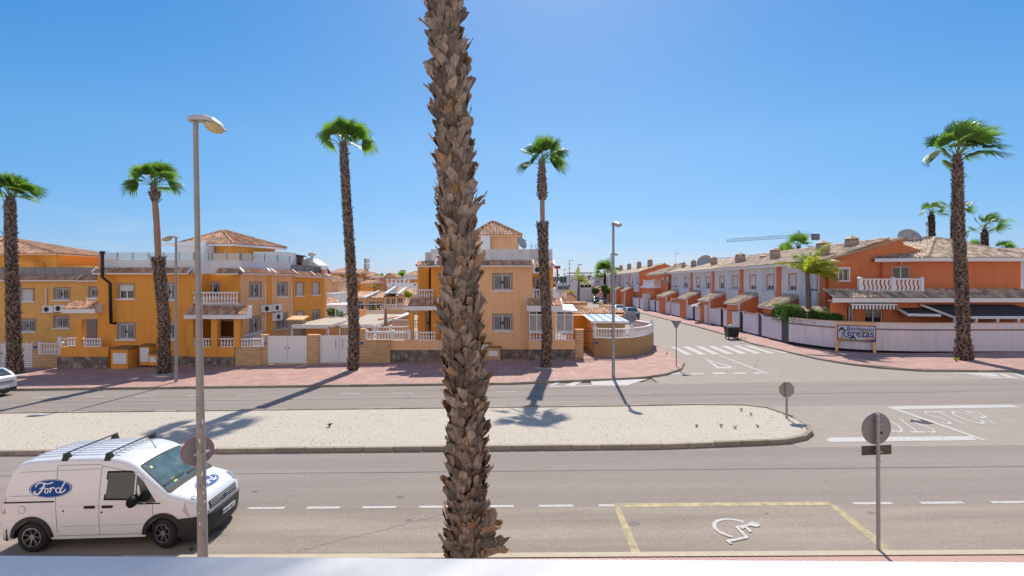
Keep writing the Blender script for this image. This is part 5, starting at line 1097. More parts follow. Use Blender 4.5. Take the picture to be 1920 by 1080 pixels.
def window(root, fr, rc, kind, surround=True, sill=True, dep=.14, fm='whitep', sm=None, name=None):
    a0, a1, h0, h1 = rc; W_, Hh = a1-a0, h1-h0; n0 = -dep
    mb = MB(); nm = name or ('door' if kind.startswith('door') else 'window')
    if kind == 'shutter':
        k = int(Hh/.055)
        for i in range(k):
            z0, z1 = h0+Hh*i/k, h0+Hh*(i+1)/k; mb.face([fr.p(a0, n0+.045, z0), fr.p(a1, n0+.045, z0), fr.p(a1, n0+.03, z1), fr.p(a0, n0+.03, z1)], M['curtain'])
    elif kind == 'doorwood': mb.fbox(fr, a0+.05, a1-.05, n0-.05, n0+.03, h0, h1-.05, M['wood'])
    elif kind == 'doorwhite': mb.fbox(fr, a0+.05, a1-.05, n0-.05, n0+.03, h0, h1-.05, M['curtain'])
    else:
        mb.face([fr.p(a0, n0, h0), fr.p(a1, n0, h0), fr.p(a1, n0, h1), fr.p(a0, n0, h1)], M['glass'])
        if kind in ('bars', 'half', 'curt', 'barsh'):
            # net curtain or blind hanging inside, seen through the pane
            top = h0+Hh*(.55 if kind == 'half' else rng.choice((.15, .3, .5)) if kind == 'curt' else .12 if kind != 'barsh' else .45)
            if kind == 'half': mb.fbox(fr, a0, a1, n0+.01, n0+.04, top, h1, M['curtain'])
            elif kind in ('bars', 'barsh'):
                c = a0+W_*rng.uniform(.3, .45); mb.face([fr.p(a0+.04, n0+.006, h0), fr.p(c, n0+.006, h0), fr.p(c, n0+.006, h1), fr.p(a0+.04, n0+.006, h1)], M['net'])
                if kind == 'barsh': mb.face([fr.p(c, n0+.006, top), fr.p(a1-.04, n0+.006, top), fr.p(a1-.04, n0+.006, h1), fr.p(c, n0+.006, h1)], M['net'])
            else: mb.face([fr.p(a0+.04, n0+.006, top), fr.p(a1-.04, n0+.006, top), fr.p(a1-.04, n0+.006, h1), fr.p(a0+.04, n0+.006, h1)], M['curtain'])
    w_ = mb.build(nm, root)
    mb = MB(); f = .055; m = M[fm]
    for q in ((a0, a0+f, h0, h1), (a1-f, a1, h0, h1), (a0+f, a1-f, h1-f, h1), (a0+f, a1-f, h0, h0+f)): mb.fbox(fr, q[0], q[1], n0-.02, n0+.05, q[2], q[3], m)
    if kind in ('bars', 'half', 'curt', 'plain', 'barsh', 'glass'): mb.fbox(fr, (a0+a1)/2-.035, (a0+a1)/2+.035, n0, n0+.045, h0+f, (h0+Hh*.55 if kind == 'half' else h1-f), m)
    if kind == 'glass3':
        for t in (.33, .66): mb.fbox(fr, a0+W_*t-.03, a0+W_*t+.03, n0, n0+.045, h0+f, h1-f, m)
    mb.build('frame', w_)
    if kind.startswith('bars') or kind == 'doorbars':
        mb = MB(); k = max(3, int(W_/.125))
        for i in range(k+1): t = a0+.03+(W_-.06)*i/k; mb.fbox(fr, t-.011, t+.011, -.03, -.008, h0+.02, h1-.02, M['bars'])
        for t in (h0+.10, h1-.10): mb.fbox(fr, a0, a1, -.032, -.006, t-.012, t+.012, M['bars'])
        c = (a0+a1)/2; hc = (h0+h1)/2
        mb.mesh([fr.p(c+.11*x, -.002, hc+.14*y) for x, y in ((0, -1), (.5, -.25), (1, 0), (.5, .25), (0, 1), (-.5, .25), (-1, 0), (-.5, -.25))], [tuple(range(8))], M['black'])
        mb.build('security_bars', w_)
    if surround:
        mb = MB(); b = .13; o = .022; sm_ = sm or M['surr']
        qs = [(a0-b, a0, h0, h1+b), (a1, a1+b, h0, h1+b), (a0, a1, h1, h1+b)]
        if sill: qs += []
        for q in qs: mb.fbox(fr, q[0], q[1], -.02, o, q[2], q[3], sm_)
        mb.build('surround', w_)
    if sill:
        mb = MB(); mb.fbox(fr, a0-.18, a1+.18, -dep+.02, .09, h0-.10, h0-.004, M['whitep']); mb.build('sill', w_)
    return rc
def facade(root, mb, p0, p1, z0, z1, m, wins=(), surround=True, **k):
    """wins: (x0,x1,y0,y1,kind[,surround,sill]) in photo pixels of the clear opening"""
    fr = Fr(p0, p1); holes = []
    for q in wins:
        rc = fr.rect(*q[:4]); window(root, fr, rc, q[4], q[5] if len(q) > 5 else surround, q[6] if len(q) > 6 else True, **k); holes.append(rc)
    wall(mb, fr, 0, fr.w, z0, z1, m, holes); return fr
def aircon(fr, px, py, label, w_=.82, h_=.55, dark=False):
    a, h = fr.at(px, py); root = thing('air_conditioner', label, 'air conditioner', tuple(fr.p(a, 0, h-h_/2)), 'air conditioning units')
    mb = MB(); mb.fbox(fr, a-w_/2, a+w_/2, .05, .35, h-h_/2, h+h_/2, M['whitep']); mb.build('casing', root)
    mb = MB(); c = a-w_*.12
    vs = [fr.p(c+.20*math.cos(k*.393), .353, h+.20*math.sin(k*.393)) for k in range(16)]; mb.mesh(vs, [tuple(range(16))], M['black'])
    for k in range(8): an = k*.785; mb.mesh([fr.p(c+.05*math.cos(an), .356, h+.05*math.sin(an)), fr.p(c+.19*math.cos(an), .356, h+.19*math.sin(an)), fr.p(c+.19*math.cos(an+.25), .356, h+.19*math.sin(an+.25))], [(0, 1, 2)], M['signback'])
    mb.build('fan_grille', root)
    mb = MB(); 
    for s_ in (-.3, .3): mb.fbox(fr, a+s_-.02, a+s_+.02, 0, .34, h-h_/2-.05, h-h_/2, M['steel'])
    mb.build('bracket', root); return root
def drainpipe(root, fr, px, y0, y1, m='whitep', r=.045):
    a, h1 = fr.at(px, y0); _, h0 = fr.at(px, y1); mb = MB(); mb.tube([fr.p(a, .07, h0), fr.p(a, .07, h1)], r, M[m], 8); mb.build('drainpipe', root)
def skirt(root, p0, p1, z, rise, out, m='tile', name='eave_tiles', fm='whitep', fh=.10, caps=True):
    """short tiled skirt along a wall top: eave at out in front of the line, rising to the wall"""
    fr = Fr(p0, p1); mb = MB(); e0, e1 = fr.p(-.05, out, z), fr.p(fr.w+.05, out, z); up = fr.p(0, 0, z+rise)-fr.p(0, out, z)
    tiles(mb, e0, e1, up, up.length, 0, 0, m); o = mb.build(name, root)
    mb = MB(); mb.fbox(fr, -.05, fr.w+.05, out-.07, out-.01, z-fh, z+.015, M[fm]); mb.fbox(fr, -.05, fr.w+.05, -.0, out-.07, z-fh+.02, z-fh+.045, M[fm]); mb.build('fascia', o)
    if caps:
        mb = MB()
        for a in (-.10, fr.w+.02):
            q = [fr.p(a, out, z), fr.p(a+.08, out, z), fr.p(a+.08, -.02, z+rise), fr.p(a, -.02, z+rise)]; mb.hexa(q+[v+ZV*.13 for v in q], M[fm])
        mb.build('verge', o)
    return fr
def porch(root, fr, a0, a1, out, z, rise, m='tile', fh=.30, sides=True):
    """projecting tiled canopy against wall frame fr"""
    mb = MB(); e0, e1 = fr.p(a0, out, z), fr.p(a1, out, z); up = fr.p(a0, 0, z+rise)-e0; tiles(mb, e0, e1, up, up.length, 0, 0, m); o = mb.build('porch_roof', root)
    mb = MB(); mb.fbox(fr, a0-.04, a1+.04, out-.14, out-.01, z-fh, z+.01, M['whitep'])
    for a in (a0-.04, a1-.08): q = [fr.p(a, out-.12, z-fh), fr.p(a+.12, out-.12, z-fh), fr.p(a+.12, 0, z-fh), fr.p(a, 0, z-fh), fr.p(a, out-.12, z+.05), fr.p(a+.12, out-.12, z+.05), fr.p(a+.12, 0, z+rise+.06), fr.p(a, 0, z+rise+.06)]; mb.hexa(q, M['whitep'])
    mb.fbox(fr, a0, a1, 0, out-.14, z-.10, z-.05, M['whitep']); mb.build('fascia', o); return o
def block(mb, pts, z0, z1, m, top=None):
    n = len(pts); vs = [(p[0], p[1], z0) for p in pts]+[(p[0], p[1], z1) for p in pts]
    for i in range(n): j = (i+1) % n; mb.face([vs[i], vs[j], vs[j+n], vs[i+n]], m)
    mb.face(vs[n:], top or m)
stone = bpy.data.materials.new('rubble_stone'); stone.use_nodes = True
def _st():
    n = stone.node_tree.nodes; l = stone.node_tree.links.new; b = n['Principled BSDF']; b.inputs['Roughness'].default_value = .85
    t = n.new('ShaderNodeTexCoord'); v = n.new('ShaderNodeTexVoronoi'); v.inputs['Scale'].default_value = 3.2; v2 = n.new('ShaderNodeTexVoronoi'); v2.feature = 'DISTANCE_TO_EDGE'; v2.inputs['Scale'].default_value = 3.2
    l(t.outputs['Object'], v.inputs['Vector']); l(t.outputs['Object'], v2.inputs['Vector'])
    s = n.new('ShaderNodeSeparateColor'); l(v.outputs['Color'], s.inputs[0]); r = n.new('ShaderNodeValToRGB'); l(s.outputs[0], r.inputs['Fac'])
    for i, (p, c) in enumerate(((0, (.10, .09, .09)), (.35, (.25, .18, .12)), (.6, (.30, .26, .22)), (.8, (.16, .11, .08)), (1, (.36, .33, .30)))):
        e = r.color_ramp.elements[i] if i < 2 else r.color_ramp.elements.new(p); e.position = p; e.color = (*c, 1)
    g = n.new('ShaderNodeMath'); g.operation = 'LESS_THAN'; g.inputs[1].default_value = .035; l(v2.outputs['Distance'], g.inputs[0])
    x = n.new('ShaderNodeMix'); x.data_type = 'RGBA'; l(g.outputs[0], x.inputs['Factor']); l(r.outputs['Color'], x.inputs['A']); x.inputs['B'].default_value = (.12, .10, .085, 1); l(x.outputs['Result'], b.inputs['Base Color'])
    u = n.new('ShaderNodeBump'); u.inputs['Strength'].default_value = .6; u.inputs['Distance'].default_value = .03; l(v2.outputs['Distance'], u.inputs['Height']); l(u.outputs[0], b.inputs['Normal'])
_st(); M['stone'] = stone
frost = mat('frosted_glass', (.86, .94, .94), .35, spec=.5, trans=.8); M['frost'] = frost
M['greydoor'] = mat('grey_roller_door', (.22, .22, .26), .6, stretch=(1, 1, 12), var=.15, vs=3)
def dish(label, c, r, dirv, base):
    root = thing('satellite_dish', label, 'satellite dish', tuple(base), 'satellite dishes'); D = Vector(dirv).normalized(); U = D.cross(ZV).normalized(); V = U.cross(D); c = Vector(c); mb = MB(); n = 24; vs = []
    for f in (0, .35, .7, 1):
        for k in range(n): a = 2*math.pi*k/n; vs.append(c+(U*math.cos(a)+V*math.sin(a)*1.05)*r*f+D*(f*f*.22*r))
    mb.mesh(vs, [(i*n+k, i*n+(k+1) % n, (i+1)*n+(k+1) % n, (i+1)*n+k) for i in range(3) for k in range(n)], mat('dish_grey', (.42, .41, .39), .6, var=.2, vs=2), .5, True); mb.build('reflector', root)
    mb = MB(); mb.tube([c-V*r*.9, c+D*r*.9], .02, M['steel'], 5); mb.tube([c+D*r*.85, c+D*r*1.0], .05, M['dark'], 6); mb.build('feed_arm', root)
    mb = MB(); mb.tube([base, c-D*.03], .035, M['steel'], 6); mb.build('mast', root)
def aerial(label, b, h, n=5):
    b = Vector(b); root = thing('tv_aerial', label, 'aerial', tuple(b), 'rooftop aerials'); mb = MB(); mb.tube([b, b+ZV*h], .025, M['steel'], 5); mb.build('mast', root)
    mb = MB(); mb.tube([b+ZV*h*.92-XV*.1, b+ZV*h*.92+XV*.9], .015, M['steel'], 4)
    for k in range(n): p = b+ZV*h*.92+XV*(.05+.8*k/n); mb.tube([p-ZV*.25, p+ZV*.25], .01, M['steel'], 4)
    mb.build('antenna', root)
# ------------------------------------------------ left house row
def house_a():
    d = 39.0; fr = Fr((X(-120, d), d), (X(190, d), d)); x0, x1 = X(-120, d), X(192, d)
    g = gz(-38)+.05
    rt = thing('house', 'yellow brick house at the left edge with two wall air conditioners', 'house', (x0, d, g)); mb = MB()
    zt = Z(525, d)
    facade(rt, mb, (x0, d), (x1, d), g-.3, zt, M['yellowb'], [(36, 62, 543, 565, 'shutter'), (103, 129, 541, 562, 'bars'), (168, 184, 540, 558, 'bars'), (37, 65, 600, 622, 'bars'), (103, 127, 594, 615, 'bars')])
    for p, q in (((x1, d), (x1, 50)), ((x1, 50), (x0, 50)), ((x0, 50), (x0, d))): facade(rt, mb, p, q, g-.3, zt, M['yellowb'])
    mb.face([(x0, d, zt), (x1, d, zt), (x1, 50, zt), (x0, 50, zt)], M['dirtyw']); mb.build('wall', rt)
    skirt(rt, (x0, d), (X(152, d), d), zt, .32, .45); skirt(rt, (X(154, d), d), (x1, d), zt-.03, .32, .45)
    mb = MB(); c = mat('grey_concrete', (.33, .32, .31), .9, var=.5, vs=2, dirt=.5); z1 = Z(501, d)
    mb.box(x0, x1, d+.02, d+.22, zt+.25, z1, c); mb.hexa([(x1, d+.02, zt), (x1+.2, d+.02, zt), (x1+.2, 48, zt), (x1, 48, zt), (x1, d+.02, z1), (x1+.2, d+.02, z1), (x1+.2, 48, z1), (x1, 48, z1)], c); mb.build('parapet', rt)
    drainpipe(rt, fr, 38-0, 530, 590); drainpipe(rt, fr, 88, 540, 582)
    aircon(fr, 97, 579.5, 'left of the two air conditioners on the yellow brick house'); aircon(fr, 118.5, 578, 'right of the two air conditioners on the yellow brick house')
    # stair tower and hipped roof
    mb = MB(); o = M['orange']; zt2 = Z(476, 43); block(mb, [(X(-40, 43), 43), (X(106, 43), 43), (X(106, 43), 50), (X(-40, 43), 50)], zt, zt2, o)
    block(mb, [(X(106, 43.5), 43.5), (X(158, 43.5), 43.5), (X(158, 43.5), 48), (X(106, 43.5), 48)], zt, Z(498, 43.5), o); mb.hexa([(X(30, 42), 42, zt), (X(70, 42), 42, zt), (X(70, 42), 42.9, zt), (X(30, 42), 42.9, zt), (X(30, 42), 42, Z(490, 42)), (X(62, 42), 42, Z(490, 42)), (X(62, 42), 42.9, Z(490, 42)), (X(30, 42), 42.9, Z(490, 42))], o); mb.build('stair_tower', rt)
    hip(rt, [(X(-40, 43), 43), (X(106, 43), 43), (X(106, 43)-.0, 50), (X(-40, 43), 50)], zt2, [(X(-5, 46.5), 46.5, Z(446, 46.5)), (X(10, 46.5), 46.5, Z(446, 46.5))], fm=M['orange2'])
    mb = MB(); c = Vector((X(116, 44), 44, Z(492, 44))); mb.lathe(c, [(.34, 0), (.36, .45), (.25, .60), (.05, .66)], M['dirtyw'], 14); solo(mb, 'water_tank', 'round pale vent drum on the roof of the yellow brick house', 'roof drum', tuple(c))
house_a()

def house_b():
    d = 35.7; g = gz(-25)+.02
    P0, P1 = (X(183, d), d), (X(362, d), d); P2 = (P1[0], 37.7); P3 = (X(412, 37.7), 37.7); P4 = (X(451, 36.3), 36.3)
    P5 = (-18.84, 38.43); P6 = (-18.50, 38.55); P7 = (-18.0, 40.95); P8 = (-17.48, 43.4); P9 = (-17.05, 45.4)
    rt = thing('house', 'large orange house on the left with a glass roof balustrade and a black flue pipe', 'house', (P0[0], d, g)); mb = MB()
    zt = Z(512, d); o = M['orange']; zb = -1.0
    fA = facade(rt, mb, P0, P1, zb, zt, o, [(223, 250, 534, 560, 'half'), (222, 251, 607, 636, 'barsh'), (311, 327, 532, 562, 'bars'), (311, 327, 607, 636, 'bars')])
    facade(rt, mb, P1, P2, zb, zt, o)
    zf = Z(565, 36.5)    # balcony floor level
    fR = facade(rt, mb, P2, P3, zb, zt, o, [(397, 411, 530, 558, 'doorbars', True, False), (384, 396, 601, 634, 'doorbars', False, False)])
    f34 = facade(rt, mb, P3, P4, zb, zt, o, [(411, 438, 600, 634, 'doorwood', True, False)])
    f45 = facade(rt, mb, P4, P5, zb, zt, M['orange2'], [(469.5, 488, 531, 558, 'bars'), (470, 487, 596, 624, 'bars')])
    facade(rt, mb, P5, P6, zb, zt, o)
    f67 = facade(rt, mb, P6, P7, zb, zt, M['orange2'], [(521, 537.5, 531.5, 555.5, 'bars'), (521, 537, 590, 615, 'bars')])
    f78 = facade(rt, mb, P7, P8, zb, zt-.1, o, [(556, 568.5, 531.5, 554, 'shutter'), (556.5, 569.5, 586, 605, 'shutter', True, False)])
    f89 = facade(rt, mb, P8, P9, zb, zt-.15, o, [(586.5, 598, 531.5, 552.5, 'shutter'), (587, 599, 583, 602, 'bars')])
    back = [(P9[0], 46), (P0[0], 46)]
    facade(rt, mb, P9, back[0], zb, zt, o); facade(rt, mb, back[0], back[1], zb, zt, o); facade(rt, mb, back[1], P0, zb, zt, o)
    mb.mesh([(p[0], p[1], zt-.02) for p in (P0, P1, P2, P3, P4, P5, P6, P7, P8, P9, back[0], back[1])], [tuple(range(12))], M['dirtyw']); mb.build('wall', rt)
    mb = MB(); mb.fbox(fA, 0, fA.w, 0, .05, -1, Z(668, d), M['stone']); mb.build('stone_base', rt)
    # eave tiles and white roof parapet
    skirt(rt, P0, (X(358, d), d), zt, .34, .42); skirt(rt, (X(412, 36.6), 36.6), P4, zt, .32, .4, caps=False); skirt(rt, P4, P5, zt, .32, .42); skirt(rt, P6, P7, zt-.0, .3, .42); skirt(rt, P7, P8, zt-.1, .3, .4); skirt(rt, P8, P9, zt-.15, .3, .4, caps=True)
    ring = [(P0[0]+.15, d+.12), (P1[0]+.0, d+.12), (P1[0]+.6, 36.6), (P3[0], 36.7), (P4[0]-.1, 36.5), (P5[0]-.15, 38.5), (P7[0]-.15, 41.0)]
    mb = MB(); mg = MB(); mp = MB(); z1 = Z(487, d)
    def run(pts, z0, z1, m, th=.16):
        for i in range(len(pts)-1): f = Fr(pts[i], pts[i+1]); mb.fbox(f, 0, f.w, -th, 0, z0, z1, m)
    run(ring, zt-.02, z1, M['white']); run([(P7[0]-.15, 41.0), (P9[0]-.2, 45.3)], zt-.2, z1-.15, mat('grey_concrete', (.33, .32, .31)))
    mb.build('parapet', rt)
    for i in range(len(ring)-1):
        f = Fr(ring[i], ring[i+1]); n = max(1, round(f.w/1.15))
        for k in range(n): mg.fbox(f, f.w*k/n+.04, f.w*(k+1)/n-.04, -.09, -.075, z1+.03, z1+.52, frost)
        for k in range(n+1): mp.fbox(f, f.w*k/n-.025, f.w*k/n+.025, -.11, -.05, z1, z1+.54, M['steel'])
    gb = mg.build('glass_balustrade', rt); mp.build('balustrade_posts', gb)
    # stair tower
    K0, K1, K2, K3 = (X(376, 40), 40.0), (X(438, 39.5), 39.5), (-19.97-.5, 43.2), (X(376, 40)+1.2, 45)
    zt2 = Z(459, 39.5); mb = MB()
    f1 = facade(rt, mb, K0, K1, zt, zt2, o, [(390, 407, 470, 484, 'curt', False, False), (418, 423, 468, 474, 'plain', False, False)]); facade(rt, mb, K1, K2, zt, zt2, o); facade(rt, mb, K2, K3, zt, zt2, o); facade(rt, mb, K3, K0, zt, zt2, o); mb.build('stair_tower', rt)
    hip(rt, [(X(350, 40), 39.7), K1, (K2[0]+.3, K2[1]+.2), (X(350, 40)+1.2, 45)], zt2+.02, [(X(418, 42), 42, Z(433.5, 42)), (X(425, 42.2), 42.2, Z(434, 42.2))], fm=M['whitep'], over=.45)
    # roof clutter: white canopy, boxes, timber shed
    mb = MB(); a, b = X(332, 38.5), X(378, 38.5); zc = Z(460, 38.5); mb.hexa([(a-.9, 38, zc+.0), (b, 38, zc-.05), (b, 40, zc-.05), (a-.9, 40, zc), (a-.9, 38, zc+.08), (b, 38, zc+.35), (b, 40, zc+.35), (a-.9, 40, zc+.08)], M['whitep']); mb.box(a, b+.3, 38.3, 39.6, zt, zc-.02, M['white']); mb.build('roof_canopy', rt)
    mb = MB(); mb.box(X(476, 41), X(536, 41), 40.9, 43, zt, Z(472, 41), M['white']); mb.build('roof_room', rt)
    mb = MB(); mb.box(X(537, 43), X(555, 43), 43, 44.6, zt, Z(478, 43), M['wood']); mb.hexa([(X(535, 43), 42.9, Z(478, 43)), (X(558, 43), 42.9, Z(480, 43)), (X(558, 43), 44.8, Z(480, 43)), (X(535, 43), 44.8, Z(478, 43)), (X(535, 43), 42.9, Z(475, 43)), (X(558, 43), 42.9, Z(477.5, 43)), (X(558, 43), 44.8, Z(477.5, 43)), (X(535, 43), 44.8, Z(475, 43))], M['dark']); mb.build('roof_shed', rt)
    # gabled room at the back right with a vent drum
    mb = MB(); q = 44.2; pts = [(X(556, q), Z(500, q)), (X(596, q), Z(500, q)), (X(596, q), Z(497, q)), (X(577, q), Z(483, q)), (X(556, q), Z(497, q))]; mb.mesh([(x, q, z) for x, z in pts]+[(x, q+2.5, z) for x, z in pts], [(0, 1, 2, 3, 4), (9, 8, 7, 6, 5), (1, 6, 7, 2), (2, 7, 8, 3), (3, 8, 9, 4), (4, 9, 5, 0)], M['dirtyw']); mb.build('gable_room', rt)
    mb = MB(); c = Vector((X(580, q), q+.6, Z(485, q))); mb.lathe(c, [(.12, 0), (.12, .25), (.30, .28), (.34, .45), (.22, .58), (.04, .62)], M['dirtyw'], 14); mb.build('vent_drum', rt)
    mb = MB(); mb.box(X(602, 45), X(608, 45), 45, 45.5, zt-.5, Z(504, 45), M['orange2']); mb.box(X(601.5, 45), X(608.5, 45), 44.9, 45.6, Z(506, 45), Z(504, 45)+.05, M['white']); mb.build('chimney', rt)
    # balcony with balustrade and porch canopy
    mb = MB(); zfl = Z(568, 36.6); mb.hexa([(P2[0], 37.7, zfl-.2), (X(370, 35.6), 35.9, zfl-.2), (X(452, 36.0), 36.0, zfl-.2), (P3[0]+.1, 37.7, zfl-.2), (P2[0], 37.7, zfl), (X(370, 35.6), 35.9, zfl), (X(452, 36.0), 36.0, zfl), (P3[0]+.1, 37.7, zfl)], M['whitep']); mb.build('balcony_floor', rt)
    balustrade(rt, [(X(363, 35.75), 35.75, zfl+.02), (X(379, 35.4), 35.4, zfl+.02), (X(447, 35.6), 35.6, zfl+.02)], .80, posts=False)
    fp = Fr((X(346, 34.8), 35.6), (X(466, 35.2), 35.6)); o_ = porch(rt, fp, 0, fp.w, .85, Z(590, 34.8), .55)
    for px in (359, 404, 447): mb = MB(); x = X(px, 35.2); mb.box(x-.22, x+.22, 35.02, 35.38, Z(651, 35), Z(597, 35.2), o); mb.build('porch_column', rt)
    mb = MB(); mb.box(X(357, 35.1), X(441, 35.1), 35.0, 35.4, -1, Z(651, 35), o); mb.box(X(357, 35.1), X(441, 35.1), 34.93, 35.0, -1, Z(669, 35), M['stone']); mb.build('porch_wall', rt)
    balustrade(rt, [(X(361, 35.1), 35.2, Z(651, 35.1)), (X(398, 35.1), 35.2, Z(651, 35.1))], .62, posts=False); balustrade(rt, [(X(411, 35.1), 35.2, Z(651, 35.1)), (X(440, 35.1), 35.2, Z(651, 35.1))], .62, posts=False)
    # left porch
    fl = Fr((X(137, 35.9), 35.9), (X(196, 35.9), 35.9)); porch(rt, fl, 0, fl.w, .9, Z(579, 35), .45)
    mb = MB(); x = X(152, 35.2); mb.box(x-.2, x+.2, 35.02, 35.4, Z(650, 35.2), Z(599, 35.2), o); mb.box(X(118, 35.2), X(207, 35.2), 35.0, 35.3, -1, Z(650, 35.2), o); mb.box(X(113, 35.2), X(207, 35.2), 34.94, 35.0, -1, Z(668, 35.2), M['stone']); mb.build('porch_wall', rt)
    mb = MB(); mb.box(X(160, 36.5), X(183, 36.5), 36.4, 36.5, -.5, Z(599, 36), M['greydoor']); mb.build('roller_door', rt)
    balustrade(rt, [(X(156, 35.2), 35.15, Z(650, 35.2)), (X(192, 35.2), 35.15, Z(650, 35.2))], .60, posts=False); balustrade(rt, [(X(155, 35.9), 36.2, Z(578, 36)), (X(185, 35.9), 36.2, Z(578, 36))], .72, posts=False)
    # black flue
    z_ = lambda y: Z(y, 35.2); mb = MB(); mb.tube([(X(192, 35.2), 35.2, z_(471)), (X(192, 35.2), 35.2, z_(520)), (X(203, 35.2), 35.35, z_(531)), (X(204, 35.2), 35.4, z_(607)), (X(206, 35.2), 35.7, z_(607))], .105, mat('flue_black', (.016, .016, .018), .4), 12); mb.tube([(X(192, 35.2), 35.2, z_(476)), (X(192, 35.2), 35.2, z_(471))], .16, MATS['flue_black'], 12); mb.build('flue_pipe', rt)
    aircon(f45, 496, 578.5, 'left of the upper pair of air conditioners on the orange house side'); aircon(f67, 514, 577, 'right of the upper pair of air conditioners on the orange house side'); aircon(f67, 516.5, 593.5, 'lower air conditioner with a dark fan on the orange house side', .9, .62)
    for f, px, a, b in ((f45, 496, 532, 620), (f67, 545, 533, 600)): drainpipe(rt, f, px, a, b)
    mb = MB(); a, h = f34.at(447, 608); 
    for f, px, py in ((f34, 443, 608), (fR, 378, 609), (fR, 375, 535)): mb = MB(); a, h = f.at(px, py); mb.fbox(f, a-.08, a+.08, 0, .12, h-.12, h+.12, M['dark']); mb.build('wall_lamp', rt)
    mb = MB(); q = 43.0; z = Z(506, q); mb.mesh([(X(597.0, q), q+2, Z(502, q)), (X(603, q), q+2, Z(507, q)), (X(605, q), q+2, Z(512, q)), (X(598, q), q+2, Z(514, q))], [(0, 1, 2, 3)], redp); mb.mesh([(X(596, q), q+1.98, Z(500.5, q)), (X(601, q), q+1.98, Z(503, q)), (X(602, q), q+1.98, Z(505, q)), (X(597, q), q+1.98, Z(504, q))], [(0, 1, 2, 3)], mat('flag_yellow', (.7, .45, .02), .7)); mb.tube([(X(596.5, q), q+2, Z(520, q)), (X(596.5, q), q+2, Z(498, q))], .02, M['steel'], 5)
    solo(mb, 'flag', 'small red and yellow flag flying at the back corner of the large orange house', 'flag', (X(596.5, q), q+2, Z(520, q)))
    aerial('aerial behind the black flue pipe of the orange house', (X(186, 38), 38, zt), 1.6)
house_b()

